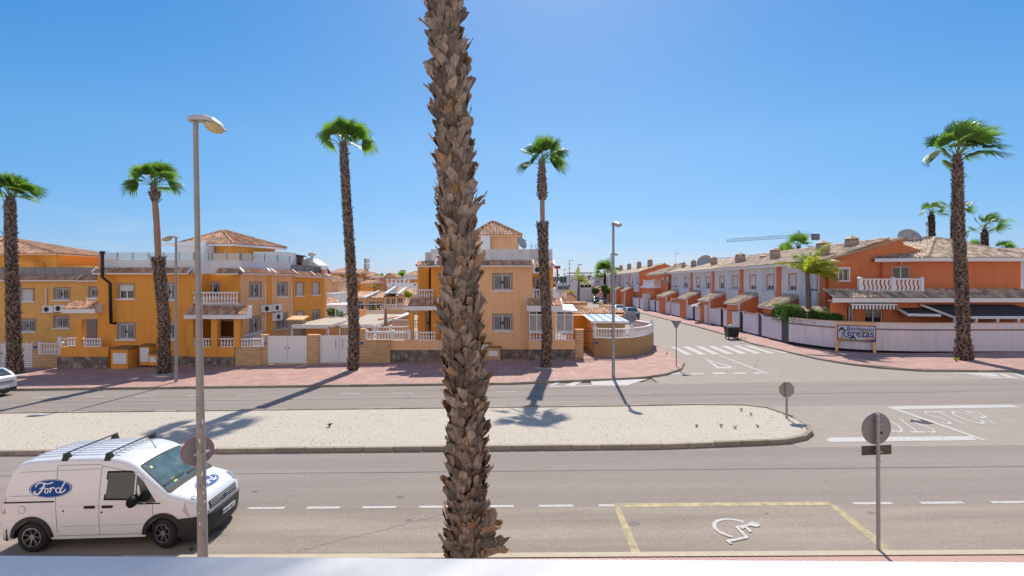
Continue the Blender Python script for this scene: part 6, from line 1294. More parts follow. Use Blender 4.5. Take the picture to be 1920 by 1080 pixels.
def house_c():
    d = 36.5; g = gz(0)+.03
    P0, P1 = (X(827, d), d), (X(998, d), d); Q0 = (X(783, 38), 38); Q1 = (X(808, 38), 38); Q2 = (X(808, 37), 37)
    rt = thing('house', 'peach house behind the near palm with a glazed porch on its right', 'house', (P0[0], d, g)); mb = MB(); zt = Z(498, d); zb = -.8
    o, p = M['orange'], M['orange2']
    facade(rt, mb, Q0, Q1, zb, zt, o, [(800, 806, 588, 621, 'doorbars', True, False)]); facade(rt, mb, (Q1[0], 38), (Q1[0], 37), zb, zt, o); facade(rt, mb, Q2, (P0[0], 37), zb, zt, o); facade(rt, mb, (P0[0], 37), P0, zb, zt, p)  # orange on the recessed left walls puts their shade into the render colour
    fC = facade(rt, mb, P0, P1, zb, zt, p, [(926, 958, 515, 544, 'bars'), (926, 958, 591, 620, 'bars')])
    R0, R1 = (P1[0], 38.4), (X(1037, 38.0), 38.0)
    facade(rt, mb, P1, R0, zb, zt, p); fR = facade(rt, mb, R0, R1, zb, zt, o, [(1003, 1012, 522, 556, 'doorbars', True, False)])
    bk = [(R1[0], 47), (Q0[0], 47)]; facade(rt, mb, R1, bk[0], zb, zt, o); facade(rt, mb, bk[0], bk[1], zb, zt, o); facade(rt, mb, bk[1], Q0, zb, zt, o)
    mb.mesh([(q[0], q[1], zt-.02) for q in (Q0, Q1, Q2, (P0[0], 37), P0, P1, R0, R1, bk[0], bk[1])], [tuple(range(10))], M['dirtyw']); mb.build('wall', rt)
    skirt(rt, (P0[0]-.3, d), P1, zt, .34, .42); skirt(rt, (X(783, 37), 37.2), (P0[0]-.35, 37.2), zt, .34, .6); skirt(rt, (P1[0]+.05, 37.7), (X(1037, 37.7), 37.7), zt, .30, .6)
    mb = MB(); z1 = Z(467, d); mb.box(P0[0]-.2, P1[0]-.1, d+.15, d+.33, zt, z1, M['dirtyw']); mb.box(X(797, 37.5), P0[0]-.2, 37.5, 37.7, zt, Z(473, 37.5), M['dirtyw']); mb.box(P1[0]-.3, P1[0]-.1, d+.33, 44, zt, z1, M['dirtyw']); mb.box(P1[0]-.1, R1[0], 38.6, 38.8, zt, Z(466, 38), M['dirtyw']); mb.box(X(808, 37.4), X(822, 37.4), 37.3, 37.45, zt, Z(467, 37.4), M['dirtyw']); mb.build('parapet', rt)
    mb = MB(); T0 = 40.2; zt2 = Z(441, T0); xa, xb = X(893, T0), X(973, T0)
    fT = facade(rt, mb, (xa-.3, T0), (xb, T0), zt, zt2, p); facade(rt, mb, (xb, T0), (xb, 44), zt, zt2, p); facade(rt, mb, (xb, 44), (xa-.3, 44), zt, zt2, p); facade(rt, mb, (xa-.3, 44), (xa-.3, T0), zt, zt2, p); mb.build('stair_tower', rt)
    hip(rt, [(xa-.3, T0), (xb, T0), (xb, 44), (xa-.3, 44)], zt2, [(X(922, 42), 42, Z(416.5, 42)), (X(926, 42), 42, Z(416.5, 42))], fm=p, over=.25)
    mb = MB(); mb.box(X(902, 39.6), X(919, 39.6), 39.3, 40.1, zt, Z(442, 39.6), M['white']); mb.build('roof_room', rt)
    mb = MB(); mb.fbox(Fr(P0, P1), 0, P1[0]-P0[0], 0, .05, -1, Z(655, d), M['stone']); mb.build('stone_base', rt)
    dish('grey satellite dish beside the tower of the peach house', (X(977, 39.2), 39.2, Z(456, 39.2)), .50, (.55, -.5, .35), (X(983, 39.2), 39.3, Z(467, 39)))
    aerial('aerial on the right end of the peach house roof', (X(996, 40), 40, zt+.4), 1.4, 3)
    # left porch, balcony
    fl = Fr((X(763, 36.6), 36.6), (X(822, 36.6), 36.6)); porch(rt, fl, 0, fl.w, 1.0, Z(574, 35.6), .5)
    mb = MB(); x = X(771, 35.7); mb.box(x-.17, x+.17, 35.62, 35.93, Z(638, 35.7), Z(585, 35.7), o); mb.box(X(731, 35.7), X(829, 35.7), 35.6, 35.95, -.9, Z(638, 35.7), p); mb.box(X(731, 35.7), X(829, 35.7), 35.55, 35.6, -.9, Z(656, 35.7), M['stone']); mb.build('porch_wall', rt)
    balustrade(rt, [(X(776, 35.7), 35.75, Z(638, 35.7)), (X(817, 35.7), 35.75, Z(638, 35.7))], .60, posts=False); balustrade(rt, [(X(773, 36.7), 36.9, Z(562, 36.7)), (X(812, 36.7), 36.9, Z(562, 36.7))], .76, posts=False)
    mb = MB(); mb.box(X(773, 36.7), X(812, 36.7), 36.8, 38, Z(562, 36.7)-.18, Z(562, 36.7), M['whitep']); mb.build('balcony_floor', rt)
    # right: balcony, tiled canopy, glazed porch
    balustrade(rt, [(X(999, 36.8), 37.0, Z(562, 36.8)), (X(1040, 36.8), 37.0, Z(562, 36.8))], .78, posts=True)
    fr = Fr((X(988, 36.4), 36.45), (X(1052, 36.4), 36.45)); porch(rt, fr, 0, fr.w, .9, Z(573, 35.5), .45, fh=.28)
    xa, xb, y0 = X(991, 35.8), X(1078, 35.8), 35.7
    mb = MB(); mb.box(xa, xb, y0, y0+.2, -.6, Z(638, y0), p); mb.box(xa, xb, y0-.05, y0, -.6, Z(655, y0), M['stone']); mb.box(X(1022, y0), X(1042, y0), y0+.02, y0+.2, Z(638, y0), Z(583, y0), p); mb.build('porch_wall', rt)
    mb = MB(); gl = MB(); ft = Fr((xa, y0), (xb, y0))
    for x0, x1 in ((992, 1021), (1043, 1075)):
        a0, a1 = ft.at(x0)[0], ft.at(x1)[0]; zt_, zm, zb_ = Z(583, y0), Z(591, y0), Z(622, y0); gl.fbox(ft, a0, a1, -.12, -.10, zb_, zm, mat('pale_screen', (.40, .38, .37), .3, spec=.6, var=.3, vs=2)); gl.fbox(ft, a0, a1, -.12, -.10, zm, zt_, M['glass'])
        for t in (a0, (a0+a1)/2-.03, a1-.06): mb.fbox(ft, t, t+.06, -.14, -.06, zb_, zt_, M['whitep'])
        for z in (zb_, zm, zt_-.06): mb.fbox(ft, a0, a1, -.14, -.05, z, z+.07, M['whitep'])
        balustrade(rt, [ft.p(a0, -.05, Z(638, y0)), ft.p(a1, -.05, Z(638, y0))], .58, posts=False)
    gg = gl.build('porch_glazing', rt); mb.build('frame', gg)
    mb = MB(); zz_ = Z(583, y0); mb.hexa([(xa-.1, y0-.15, zz_), (xb+.15, y0-.15, zz_-.1), (xb+.15, 38.3, zz_-.1), (xa-.1, 38.3, zz_), (xa-.1, y0-.15, zz_+.25), (xb+.15, y0-.15, zz_+.02), (xb+.15, 38.3, zz_+.35), (xa-.1, 38.3, zz_+.5)], M['whitep']); mb.build('porch_roof_deck', rt)
    aircon(Fr(P1, (P1[0]+1.2, P1[1]+.3)), 1007, 506, 'air conditioner high on the peach house beside the palm trunk', .75, .52)
house_c()

# ------------------------------------------------ front boundary walls, gates, meter boxes
def low_wall(label, p0, p1, ztop, m='block', th=.25, bal=None, cat='garden wall', group=None, cap=True, plate=None, name='garden_wall'):
    fr = Fr(p0, p1); rt = thing(name, label, cat, (p0[0], p0[1], gz(p0[0])), group); mb = MB(); mb.fbox(fr, 0, fr.w, -th, 0, gz(p0[0])-.2, ztop, M[m]); mb.build('wall', rt)
    if cap and not bal: mb = MB(); mb.fbox(fr, -.03, fr.w+.03, -th-.03, .03, ztop, ztop+.05, M['orange2']); mb.build('coping', rt)
    if bal: balustrade(rt, [fr.p(a, -th/2, ztop+.01) for a in bal[0]], bal[1])
    if plate: a, h = fr.at(*plate); mb = MB(); mb.fbox(fr, a-.13, a+.13, 0, .02, h-.09, h+.09, blup); mb.build('house_number_plate', rt)
    return fr
def gate(label, p0, p1, zb, zt, kind):
    fr = Fr(p0, p1); rt = thing('gate', label, 'gate', (p0[0], p0[1], zb), 'white driveway gates'); c = fr.w/2
    for i, (a, b) in enumerate(((.02, c-.01), (c+.01, fr.w-.02))):
        mb = MB()
        if kind == 'lattice':
            for k in range(int((zt-zb)/.16)): mb.fbox(fr, a, b, -.05, -.0, zb+k*.16, zb+k*.16+.115, M['whitep'])
            for k in range(7): t = a+(b-a)*k/6.01; mb.fbox(fr, t, t+.05, -.055, .005, zb, zt, M['whitep'])
        elif kind == 'slats':
            n = 12
            for k in range(n): z0, z1 = zb+(zt-zb)*k/n, zb+(zt-zb)*(k+1)/n; mb.fbox(fr, a, b, -.05, 0, z0, z1-.018, M['whitep'])
            mb.fbox(fr, a, b, -.05, -.015, zb, zt, M['whitep'])
        else:
            n = 4
            for k in range(n): z0, z1 = zb+(zt-zb)*(k/n)**.95, zb+(zt-zb)*((k+1)/n)**.95; mb.fbox(fr, a, b, -.05, 0, z0, z1-.02, M['whitep'])
            mb.fbox(fr, a, b, -.05, -.015, zb, zt, M['whitep'])
        leaf = mb.build('gate_leaf', rt); mb = MB(); t = (b-.12) if i == 0 else (a+.12)
        if kind == 'panel':
            t = (b-.22) if i == 0 else a+.22; z0, z1 = zb+1.0, zb+1.65
            mb.tube([fr.p(t, .01, z0), fr.p(t, .07, z0), fr.p(t, .07, z1), fr.p(t, .01, z1)], .018, M['steel'], 6)
        else: mb.fbox(fr, t-.03, t+.03, 0, .04, zb+.95, zb+1.1, M['steel'])
        mb.build('handle', leaf)
    mb = MB(); mb.fbox(fr, 0, fr.w, -.06, .06, zb-.10, zb-.02, mat('threshold', (.55, .45, .38), .8)); mb.build('track', rt)
dF = 35.4
gate('white lattice gate at the left edge behind the palm', (X(-60, 35.8), 35.8), (X(60, 35.8), 35.8), Z(689, 35.8), Z(640, 35.8), 'lattice')
low_wall('brown block gate pier right of the lattice gate', (X(61, 35.7), 35.7), (X(71, 35.7), 35.7), Z(640, 35.7), th=.4, plate=(66, 651), name='gate_pier', cat='gate pier')
low_wall('brown block wall with a short white balustrade left of the rubble stone base', (X(71, 35.7), 35.7), (X(113, 35.7), 35.7), Z(665, 35.7), bal=([0.05, 1.6], .80))
low_wall('block wall topped with a white balustrade left of the slatted gate', (X(441, 35.0), 35.0), (X(489, 35.1), 35.1), Z(651, 35.1), bal=([0.1, 1.85], .60), plate=None)
low_wall('block gate pier left of the slatted white gate, blue number plate on it', (X(489, 35.2), 35.2), (X(500, 35.2), 35.2), Z(629, 35.2), th=.4, plate=(495, 644), name='gate_pier', cat='gate pier')
gate('white double gate of horizontal slats between two block piers', (X(501, 35.3), 35.3), (X(576, 35.3), 35.3), Z(680, 35.3), Z(630, 35.3), 'slats')
low_wall('wide block pier between the two white double gates', (X(576.5, 35.2), 35.2), (X(597, 35.2), 35.2), Z(629, 35.2), th=.4, name='gate_pier', cat='gate pier')
gate('white double gate of broad panels with two long bar handles', (X(598, 35.4), 35.4), (X(674, 35.4), 35.4), Z(679, 35.4), Z(629, 35.4), 'panel')
low_wall('block pier right of the palm, beside the blue number plate', (X(674, 35.4), 35.4), (X(684, 35.4), 35.4), Z(618, 35.4), th=.4, plate=(678, 643.5), name='gate_pier', cat='gate pier')
low_wall('block wall with a long white balustrade left of the peach house', (X(684, 35.4), 35.4), (X(731, 35.4), 35.4), Z(638, 35.4))
mb = MB(); rt = thing('balustrade', 'long white balustrade in front of the closed parasol', 'balustrade', (X(685, 35.4), 35.4, Z(638, 35.4)))
balustrade(rt, [(X(685, 35.4), 35.55, Z(638, 35.4)), (X(735, 35.4), 35.55, Z(638, 35.4)), (X(767, 35.4), 35.55, Z(638, 35.4))], .60, name='rail')
rt2 = thing('balustrade', 'raised white balustrade at the back of the patio beside the closed parasol', 'balustrade', (X(740, 38), 38, Z(620, 38)))
balustrade(rt2, [(X(702, 38), 38, Z(626, 38)), (X(732, 38), 38, Z(626, 38)), (X(766, 38), 38.2, Z(626, 38))], .55, name='rail')
balustrade(rt2, [(X(738, 42), 42, Z(614, 42)), (X(785, 42), 42, Z(614, 42))], .65, name='rail')
# side balustrade climbing behind the left gate
rt = thing('balustrade', 'white balustrade sloping up beside the orange house porch', 'balustrade', (X(445, 35.4), 35.4, Z(650, 35.4)))
balustrade(rt, [(X(446, 35.5), 35.5, Z(648, 35.5)), (X(489, 38.0), 38.0, Z(636, 38))], .62, name='rail')
rt = thing('balustrade', 'white balustrade between the lattice gate and the left porch', 'balustrade', (X(113, 36), 36, Z(648, 36)))
balustrade(rt, [(X(113, 36.2), 36.2, Z(650, 36.2)), (X(147, 36.2), 36.2, Z(649, 36.2))], .62, name='rail')
def meter_box(label, x0, x1, y0, y1, d, dep, door, slope=True):
    rt = thing('meter_box', label, 'meter box', (X(x0, d), d, Z(y1, d)), 'utility meter boxes'); a, b, z0, z1 = X(x0, d), X(x1, d), Z(y1, d), Z(y0, d)
    mb = MB(); mb.box(a, b, d, d+dep, z0-.1, z1, M['orange'] if x0 < 800 else M['block']); c = mb.build('body', rt)
    mb = MB(); mb.hexa([(a-.06, d-.08, z1), (b+.06, d-.08, z1), (b+.06, d+dep, z1), (a-.06, d+dep, z1), (a-.06, d-.08, z1+.06), (b+.06, d-.08, z1+.06), (b+.06, d+dep, z1+(.16 if slope else .06)), (a-.06, d+dep, z1+(.16 if slope else .06))], mat('ochre_cap', (.32, .17, .06), .85, var=.3, vs=3)); mb.build('cap', rt)
    mb = MB(); mb.box(X(door[0], d), X(door[1], d), d-.02, d, Z(door[3], d), Z(door[2], d), M['whitep']); mb.build('door', rt)
meter_box('largest ochre meter box with one square white door against the orange house', 208, 240, 655, 690, 34.6, 1.0, (212, 237, 662, 682))
meter_box('tall narrow ochre meter box with a two part white door', 262, 280, 650, 682, 35.1, .55, (262.5, 279, 652, 678))
meter_box('low ochre meter box partly behind the palm trunk', 280, 297, 664, 683, 35.0, .6, (281, 294, 669, 679))
meter_box('grey topped meter box beside the near palm trunk', 902, 919, 644, 672, 36.1, .35, (903, 915, 646, 668), False)
meter_box('low block meter box with a white notice under the peach house window', 911, 938, 652, 673, 35.9, .45, (916, 933, 658, 668), False)

# corner plot: pier, iron gate, curved wall, shed
cw = [G(x, y, PV) for x, y in ((1114, 668), (1140, 669), (1165, 668.5), (1187, 666.5), (1205, 663), (1217, 659), (1225, 652.5), (1224, 646))]
cw = [(p.x, p.y) for p in cw]; zw = Z(634, cw[0][1])
low_wall('tall block pier left of the iron gate', (X(1079, 35.9), 35.9), (X(1094, 35.9), 35.9), Z(619, 35.9), th=.45, name='gate_pier', cat='gate pier')
rt = thing('garden_wall', 'curved sandstone block wall with a white balustrade on the street corner', 'garden wall', (cw[0][0], cw[0][1], .3)); mb = MB()
inn = []
for i in range(len(cw)):
    a, b = Vector(cw[max(i-1, 0)]), Vector(cw[min(i+1, len(cw)-1)]); t = (b-a).normalized(); inn.append((cw[i][0]-t.y*.25, cw[i][1]+t.x*.25))
for i in range(len(cw)-1):
    q = [cw[i], cw[i+1], inn[i+1], inn[i]]; mb.hexa([(p[0], p[1], .0) for p in q]+[(p[0], p[1], zw) for p in q], M['blockc'] if 'blockc' in M else M.setdefault('blockc', mat('sandstone', (.46, .285, .135), .85, var=.45, vs=3, stretch=(1, 1, 4), col2=(.31, .19, .095), bump=.2)))
mb.build('wall', rt); mid = [((a[0]+b[0])/2, (a[1]+b[1])/2, zw+.01) for a, b in zip(cw, inn)]
balustrade(rt, mid, .72, posts=False); mb = MB()
for p in (mid[0], mid[3], mid[-2]):
    mb.box(p[0]-.14, p[0]+.14, p[1]-.14, p[1]+.14, zw, zw+.82, M['whitep']); mb.lathe((p[0], p[1], zw+.82), [(.16, 0), (.16, .05), (.05, .12), (.09, .2), (.02, .28)], M['whitep'], 8)
mb.build('balustrade_posts', rt)
f_ = Fr(cw[0], cw[1]); a, h = f_.at(1119, 643); mb = MB(); mb.fbox(f_, a-.12, a+.12, 0, .02, h-.08, h+.08, blup); mb.build('house_number_plate', rt)
rt = thing('garden_wall', 'white rendered inner wall running back from the curved corner wall', 'garden wall', (cw[-1][0], cw[-1][1], .3)); mb = MB(); f_ = Fr((X(1186, 47), 47), (cw[-1][0]-.1, cw[-1][1])); mb.fbox(f_, 0, f_.w, -.2, 0, .2, zw+.55, M['dirtyw']); mb.build('wall', rt)
mb = MB(); mb.fbox(f_, 0, f_.w, -.25, .05, zw+.55, zw+.61, M['whitep']); mb.build('coping', rt)
fg = Fr((X(1094.5, 36), 36.1), (X(1113, 36), 36.1)); rt = thing('iron_gate', 'black wrought iron gate between the tall pier and the curved wall', 'gate', (X(1095, 36), 36.1, .2)); mb = MB(); zg0, zg1 = Z(669, 36), Z(619, 36)
for k in range(9): a = fg.w*k/8; mb.fbox(fg, a-.012, a+.012, -.02, .01, zg0, zg1-.25*abs(k-4)/4*0+.22*math.sin(math.pi*k/8), M['black'])
for z in (zg0+.1, zg0+.9, zg1-.1): mb.fbox(fg, 0, fg.w, -.02, .015, z, z+.035, M['black'])
mb.tube([fg.p(fg.w/2+.22*math.cos(k*.52), .02, zg0+.5+.28*math.sin(k*.52)) for k in range(13)], .014, M['black'], 5); mb.build('bars', rt)
rt = thing('garden_shed', 'beige lean-to with a blue white corrugated roof behind the corner balustrade', 'shed', (X(1110, 38.5), 38.5, .3)); mb = MB(); mb.box(X(1112, 38.6), X(1172, 38.6), 38.6, 38.75, .2, Z(602, 38.6), mat('beige_board', (.46, .33, .17), .8, var=.2, vs=3, stretch=(.3, 1, 6))); mb.box(X(1112, 38.6), X(1112, 38.6)+.1, 38.75, 42, .2, Z(600, 38.6), M['orange2']); mb.build('wall', rt)
mb = MB(); n = 34; x0, x1 = X(1108, 38.3), X(1180, 38.3); xb0, xb1 = X(1090, 42), X(1152, 42); z0, z1 = Z(602.5, 38.3), Z(588.5, 42); ca, cb = mat('corrugated_white', (.62, .64, .66), .4), mat('corrugated_blue', (.22, .34, .50), .4)
for k in range(n):
    f0, f1 = k/n, (k+1)/n; h0, h1 = (.03 if k % 2 else -.0), (-.0 if k % 2 else .03); mb.face([(x0+(x1-x0)*f0, 38.3, z0+h0), (x0+(x1-x0)*f1, 38.3, z0+h1), (xb0+(xb1-xb0)*f1, 42, z1+h1), (xb0+(xb1-xb0)*f0, 42, z1+h0)], cb if (k//4) % 2 else ca)
mb.build('roof', rt); mb = MB(); mb.box(x0, x1, 38.24, 38.3, z0-.14, z0+.03, M['whitep']); mb.build('gutter', rt)
rt = thing('outbuilding', 'low orange outbuilding with a tiled edge behind the glazed porch', 'outbuilding', (X(1066, 41), 41, .3)); mb = MB(); mb.box(X(1066, 42.2), X(1170, 42.2), 42.2, 44, .2, Z(592, 42.2), o_ := M['orange']); mb.build('wall', rt); mb = MB(); tiles(mb, (X(1064, 42), 42, Z(589, 42)), (X(1172, 42), 42, Z(587, 42)), (0, 1, .25), .9); mb.build('roof', rt)
dish('white satellite dish by the corner shed, seen nearly edge on', (X(1181, 41), 41, Z(597, 41)), .62, (-.5, -.6, .5), (X(1186, 41), 41.3, .3))
mb = MB(); c = Vector((X(1185, 40), 40, Z(618, 40))); mb.tube([c+Vector((.33*math.cos(a*.4), 0, .55+.5*math.sin(a*.4))) for a in range(9)], .02, M['black'], 5)
solo(mb, 'garden_arch', 'thin black curved metal arch standing behind the corner balustrade', 'garden arch', tuple(c))
# patio between the houses: pergolas, parasol, walls
def pergola(label, x0, x1, yf, d0, d1, yb, m='whitep', fabric=None, xs=None, group='white pergolas on the patios'):
    z0, z1 = Z(yf, d0), Z(yb, d1); a, b = X(x0, d0), X(x1, d0); c, e_ = xs or (a, b); g = gz(a)+.03
    rt = thing('pergola', label, 'pergola', (a, d0, g), group)
    mb = MB(); mb.box(a, b, d0, d0+.1, z0-.2, z0, M[m]); mb.box(c, e_, d1, d1+.1, z1-.2, z1, M[m])
    for f in (0, 1): p, q = Vector((a+(b-a)*f, d0+.1, z0)), Vector((c+(e_-c)*f, d1, z1)); mb.tube([p-ZV*.08, q-ZV*.08], .09, M[m], 4, smooth=False)
    n = 9
    for k in range(1, n): f = k/n; mb.tube([(a+(b-a)*f, d0+.1, z0-.05), (c+(e_-c)*f, d1, z1-.05)], .045, M[m], 4, smooth=False)
    mb.build('frame', rt)
    mb = MB(); mb.hexa([(a, d0+.12, z0+.02), (b, d0+.12, z0+.02), (e_, d1, z1+.02), (c, d1, z1+.02), (a, d0+.12, z0+.05), (b, d0+.12, z0+.05), (e_, d1, z1+.05), (c, d1, z1+.05)], fabric or M['awn']); mb.build('roof_sheet', rt)
    for i, p in enumerate(((a, d0), (b-.1, d0), (c, d1), (e_-.1, d1))): mb = MB(); mb.box(p[0], p[0]+.1, p[1], p[1]+.1, g, (z0 if i < 2 else z1)-.1, M[m]); mb.build('post', rt)
M['awn'] = mat('sand_canvas', (.50, .42, .33), .85, var=.3, vs=2, stretch=(6, 1, 1))
pergola('wide white pergola with a sand canvas roof behind the slatted gate', 546, 617, 611, 37.6, 44.5, 597)
pergola('white pergola behind the palm and the panel gate', 636, 708, 610, 38.0, 46, 590)
rt = thing('parasol', 'closed grey parasol on the patio behind the long balustrade', 'parasol', (X(723, 38.6), 38.6, Z(624, 38.6))); mb = MB(); c = Vector((X(723, 38.6), 38.6, Z(626, 38.6))); mb.tube([c, c+ZV*2.1], .03, M['steel'], 6); mb.build('pole', rt)
mb = MB(); mb.lathe(c+ZV*.6, [(.10, 0), (.14, .1), (.12, .6), (.09, 1.1), (.03, 1.45)], mat('grey_canvas', (.25, .22, .21), .9, var=.4, vs=8), 9); mb.build('canopy', rt)
rt = thing('garden_wall', 'long pale wall sloping away behind the patio towards the far bungalows', 'garden wall', (X(640, 40), 40, 0)); f_ = Fr((X(712, 41), 41), (X(772, 46), 46)); mb = MB(); mb.fbox(f_, 0, f_.w, -.2, 0, -.2, Z(590, 46), M['orange2']); mb.build('wall', rt); mb = MB(); mb.hexa([f_.p(-2, .3, Z(613, 41)), f_.p(f_.w, .3, Z(590, 46)), f_.p(f_.w, -.5, Z(590, 46)), f_.p(-2, -.5, Z(613, 41)), f_.p(-2, .3, Z(611, 41)), f_.p(f_.w, .3, Z(586, 46)), f_.p(f_.w, -.5, Z(586, 46)), f_.p(-2, -.5, Z(611, 41))], M['dirtyw']); mb.build('coping', rt)
rt = thing('outbuilding', 'small rendered store with a sloping tile coloured lid beside the orange house', 'outbuilding', (X(540, 38), 38, -.3)); mb = MB(); mb.box(X(540, 38.6), X(566, 38.6), 38.6, 39.4, -.4, Z(600, 38.6), mat('sand_render', (.42, .35, .27), .9)); mb.build('wall', rt); mb = MB(); mb.hexa([(X(536, 38.4), 38.4, Z(601, 38.4)), (X(568, 38.4), 38.4, Z(601, 38.4)), (X(568, 38.4), 39.6, Z(596, 38.4)), (X(536, 38.4), 39.6, Z(596, 38.4)), (X(536, 38.4), 38.4, Z(599, 38.4)), (X(568, 38.4), 38.4, Z(599, 38.4)), (X(568, 38.4), 39.6, Z(594, 38.4)), (X(536, 38.4), 39.6, Z(594, 38.4))], M['orange2']); mb.build('lid', rt)
rt = thing('garden_wall', 'timber slatted screen behind the panel gate', 'screen', (X(640, 38.4), 38.4, 0)); f_ = Fr((X(637, 38.3), 38.3), (X(700, 38.3), 38.3)); mb = MB()
for k in range(22): a = f_.w*k/22; mb.fbox(f_, a, a+f_.w/22*.75, -.03, 0, 0, Z(612, 38.3), mat('screen_wood', (.36, .17, .07), .7, rnd=.2), rng.random())
mb.build('slats', rt)
# ------------------------------------------------ right: terrace, villa, boundary walls
HS, X0T = .035, 24.5
def tx(y): return X0T+HS*y
def td(px): u = (px-CXP)/FPX; return X0T/(u-HS)
M['kerbz'] = M['whitep']
def chimney(label, x, y, z0, h, w_=.75, m='buff'):
    rt = thing('chimney', label, 'chimney', (x, y, z0), 'chimneys along the terrace ridge'); mm = mat('chimney_render', (.44, .35, .29), .9, var=.4, vs=2, dirt=.4); mb = MB(); mb.box(x-w_/2, x+w_/2, y-w_/2, y+w_/2, z0, z0+h*.78, mm); mb.box(x-w_/2-.08, x+w_/2+.08, y-w_/2-.08, y+w_/2+.08, z0+h*.52, z0+h*.56, mm); mb.build('stack', rt)
    mb = MB()
    for i, j in ((-1, -1), (0, -1), (1, -1), (-1, 0), (1, 0), (-1, 1), (0, 1), (1, 1)): mb.box(x+i*w_*.38-.08, x+i*w_*.38+.08, y+j*w_*.38-.08, y+j*w_*.38+.08, z0+h*.78, z0+h*.88, mm)
    w2 = w_*.6; mb.mesh([(x-w2, y-w2, z0+h*.88), (x+w2, y-w2, z0+h*.88), (x+w2, y+w2, z0+h*.88), (x-w2, y+w2, z0+h*.88), (x, y, z0+h*1.05)], [(3, 2, 1, 0), (0, 1, 4), (1, 2, 4), (2, 3, 4), (3, 0, 4)], M['tile2'])
    mb.build('cowl', rt)
def terrace_house(label, y0, y1, ze, win, detail=True, xo=0., grp='terraced houses along the side street', orange_front=False, wins_px=None, endwall=False):
    """y0 near end, y1 far end; facade faces the street (-x)"""
    p0, p1 = (tx(y1)+xo, y1), (tx(y0)+xo, y0); g = gz(28)
    rt = thing('terraced_house', label, 'house', (p1[0], y0, g), grp); fr = Fr(p0, p1); mb = MB(); W_ = fr.w
    white = M['dirtyw'] if not orange_front else M['terra']
    zg = ze-4.25    # underside of the white upper bay
    holes = []
    for f in ((.20, .36), (.66, .82)): rc = (W_*f[0], W_*f[1], ze-2.55, ze-1.05); window(rt, fr, rc, 'curt', True, False, sm=M['terra']); holes.append(rc)
    wall(mb, fr, 0, W_-.75, ze-3.2, ze, white, holes); mb.fbox(fr, W_-.75, W_, 0, .12, g, ze, M['terra'])
    wall(mb, fr, 0, W_, g, ze-3.2, M['terra'], [])
    # upper bay drops lower over the right half
    mb.fbox(fr, W_*.52, W_-.8, .0, .35, ze-4.1, ze-.06-2.6, white); mb.fbox(fr, W_*.0, W_*.14, -.0, .03, g, ze-3.2, M['terra'])
    # closing walls
    dep = 10.0
    for a0 in (0,): pass
    q = [fr.p(0, -dep, g), fr.p(W_, -dep, g), fr.p(W_, -dep, ze), fr.p(0, -dep, ze)]; mb.face(q, M['terra'])
    zr = ze+1.75
    for a in ((0, W_) if True else ()): mb.face([fr.p(a, 0, g), fr.p(a, -dep, g), fr.p(a, -dep, ze), fr.p(a, -dep/2, zr), fr.p(a, 0, ze)], M['terra'])
    mb.build('wall', rt)
    # roof
    mb = MB(); e0, e1 = fr.p(-.0, .5, ze-.02), fr.p(W_, .5, ze-.02); up = fr.p(0, -dep/2, zr)-e0; up -= fr.A*up.dot(fr.A)
    tiles(mb, e0, e1, up, up.length, 0, 0, 'tile2', pitch=.30 if y0 < 60 else .5, row=.5 if y0 < 60 else .8)
    mb.face([fr.p(0, -dep/2, zr), fr.p(W_, -dep/2, zr), fr.p(W_, -dep-.4, ze-.1), fr.p(0, -dep-.4, ze-.1)], M['tile2']); ridge(mb, fr.p(0, -dep/2, zr), fr.p(W_, -dep/2, zr), 'tile2', .14); ro = mb.build('roof', rt)
    mb = MB(); mb.fbox(fr, 0, W_, .40, .48, ze-.26, ze+.0, M['whitep']); mb.fbox(fr, 0, W_, .0, .40, ze-.16, ze-.13, M['whitep']); mb.build('fascia', ro)
    # projecting porch store, orange, with a lean-to tile roof
    a0, a1 = W_*.10, W_*.46; zp = ze-3.0; out = 2.2; mb = MB()
    mb.mesh([fr.p(a0, 0, g), fr.p(a0, out, g), fr.p(a1, out, g), fr.p(a1, 0, g), fr.p(a0, 0, zp), fr.p(a0, out, zp-1.0), fr.p(a1, out, zp-1.0), fr.p(a1, 0, zp)], [(0, 4, 5, 1), (1, 5, 6, 2), (2, 6, 7, 3)], M['terra'])
    mb.fbox(fr, a1-.02, a1+.10, out-.14, out+.02, g, zp-1.05, M['whitep']); mb.build('porch', rt)
    mb = MB(); e0, e1 = fr.p(a0-.2, out+.3, zp-1.08), fr.p(a1+.2, out+.3, zp-1.08); up = fr.p(a0-.2, 0, zp+.05)-e0; tiles(mb, e0, e1, up, up.length, 0, 0, 'tile2', pitch=.3, row=.5); po = mb.build('porch_roof', rt)
    mb = MB(); q = [e0-ZV*.12, e1-ZV*.12, e1+up-ZV*.12, e0+up-ZV*.12]; mb.hexa(q+[v+ZV*.10 for v in q], M['whitep']); mb.build('fascia', po)
    # ground floor door
    mb = MB(); mb.fbox(fr, W_*.62, W_*.72, .0, .06, g+.1, g+2.3, M['curtain']); mb.build('door', rt)
    return rt, fr, zr, ze
ZE = 6.9
edges = [1256, 1299, 1340, 1394, 1465, 1562]; lab = ['far end unit of the near white and orange terrace, nearest the balcony house', 'second terrace unit of white upper walls left of the hipped parasol', 'middle terrace unit above the pale hipped garden parasol', 'terrace unit above the black waste container with a tall double chimney', 'nearest terrace unit partly hidden by the feather palm']
for i in range(5):
    y1, y0 = td(edges[i]), max(41.3, td(edges[i+1])); r_, fr, zr, ze = terrace_house(lab[i], y0, y1, Z(514-(1256-1256)*.0, 87) if False else ZE+.35*(1-i*.25)*0+.55, None)
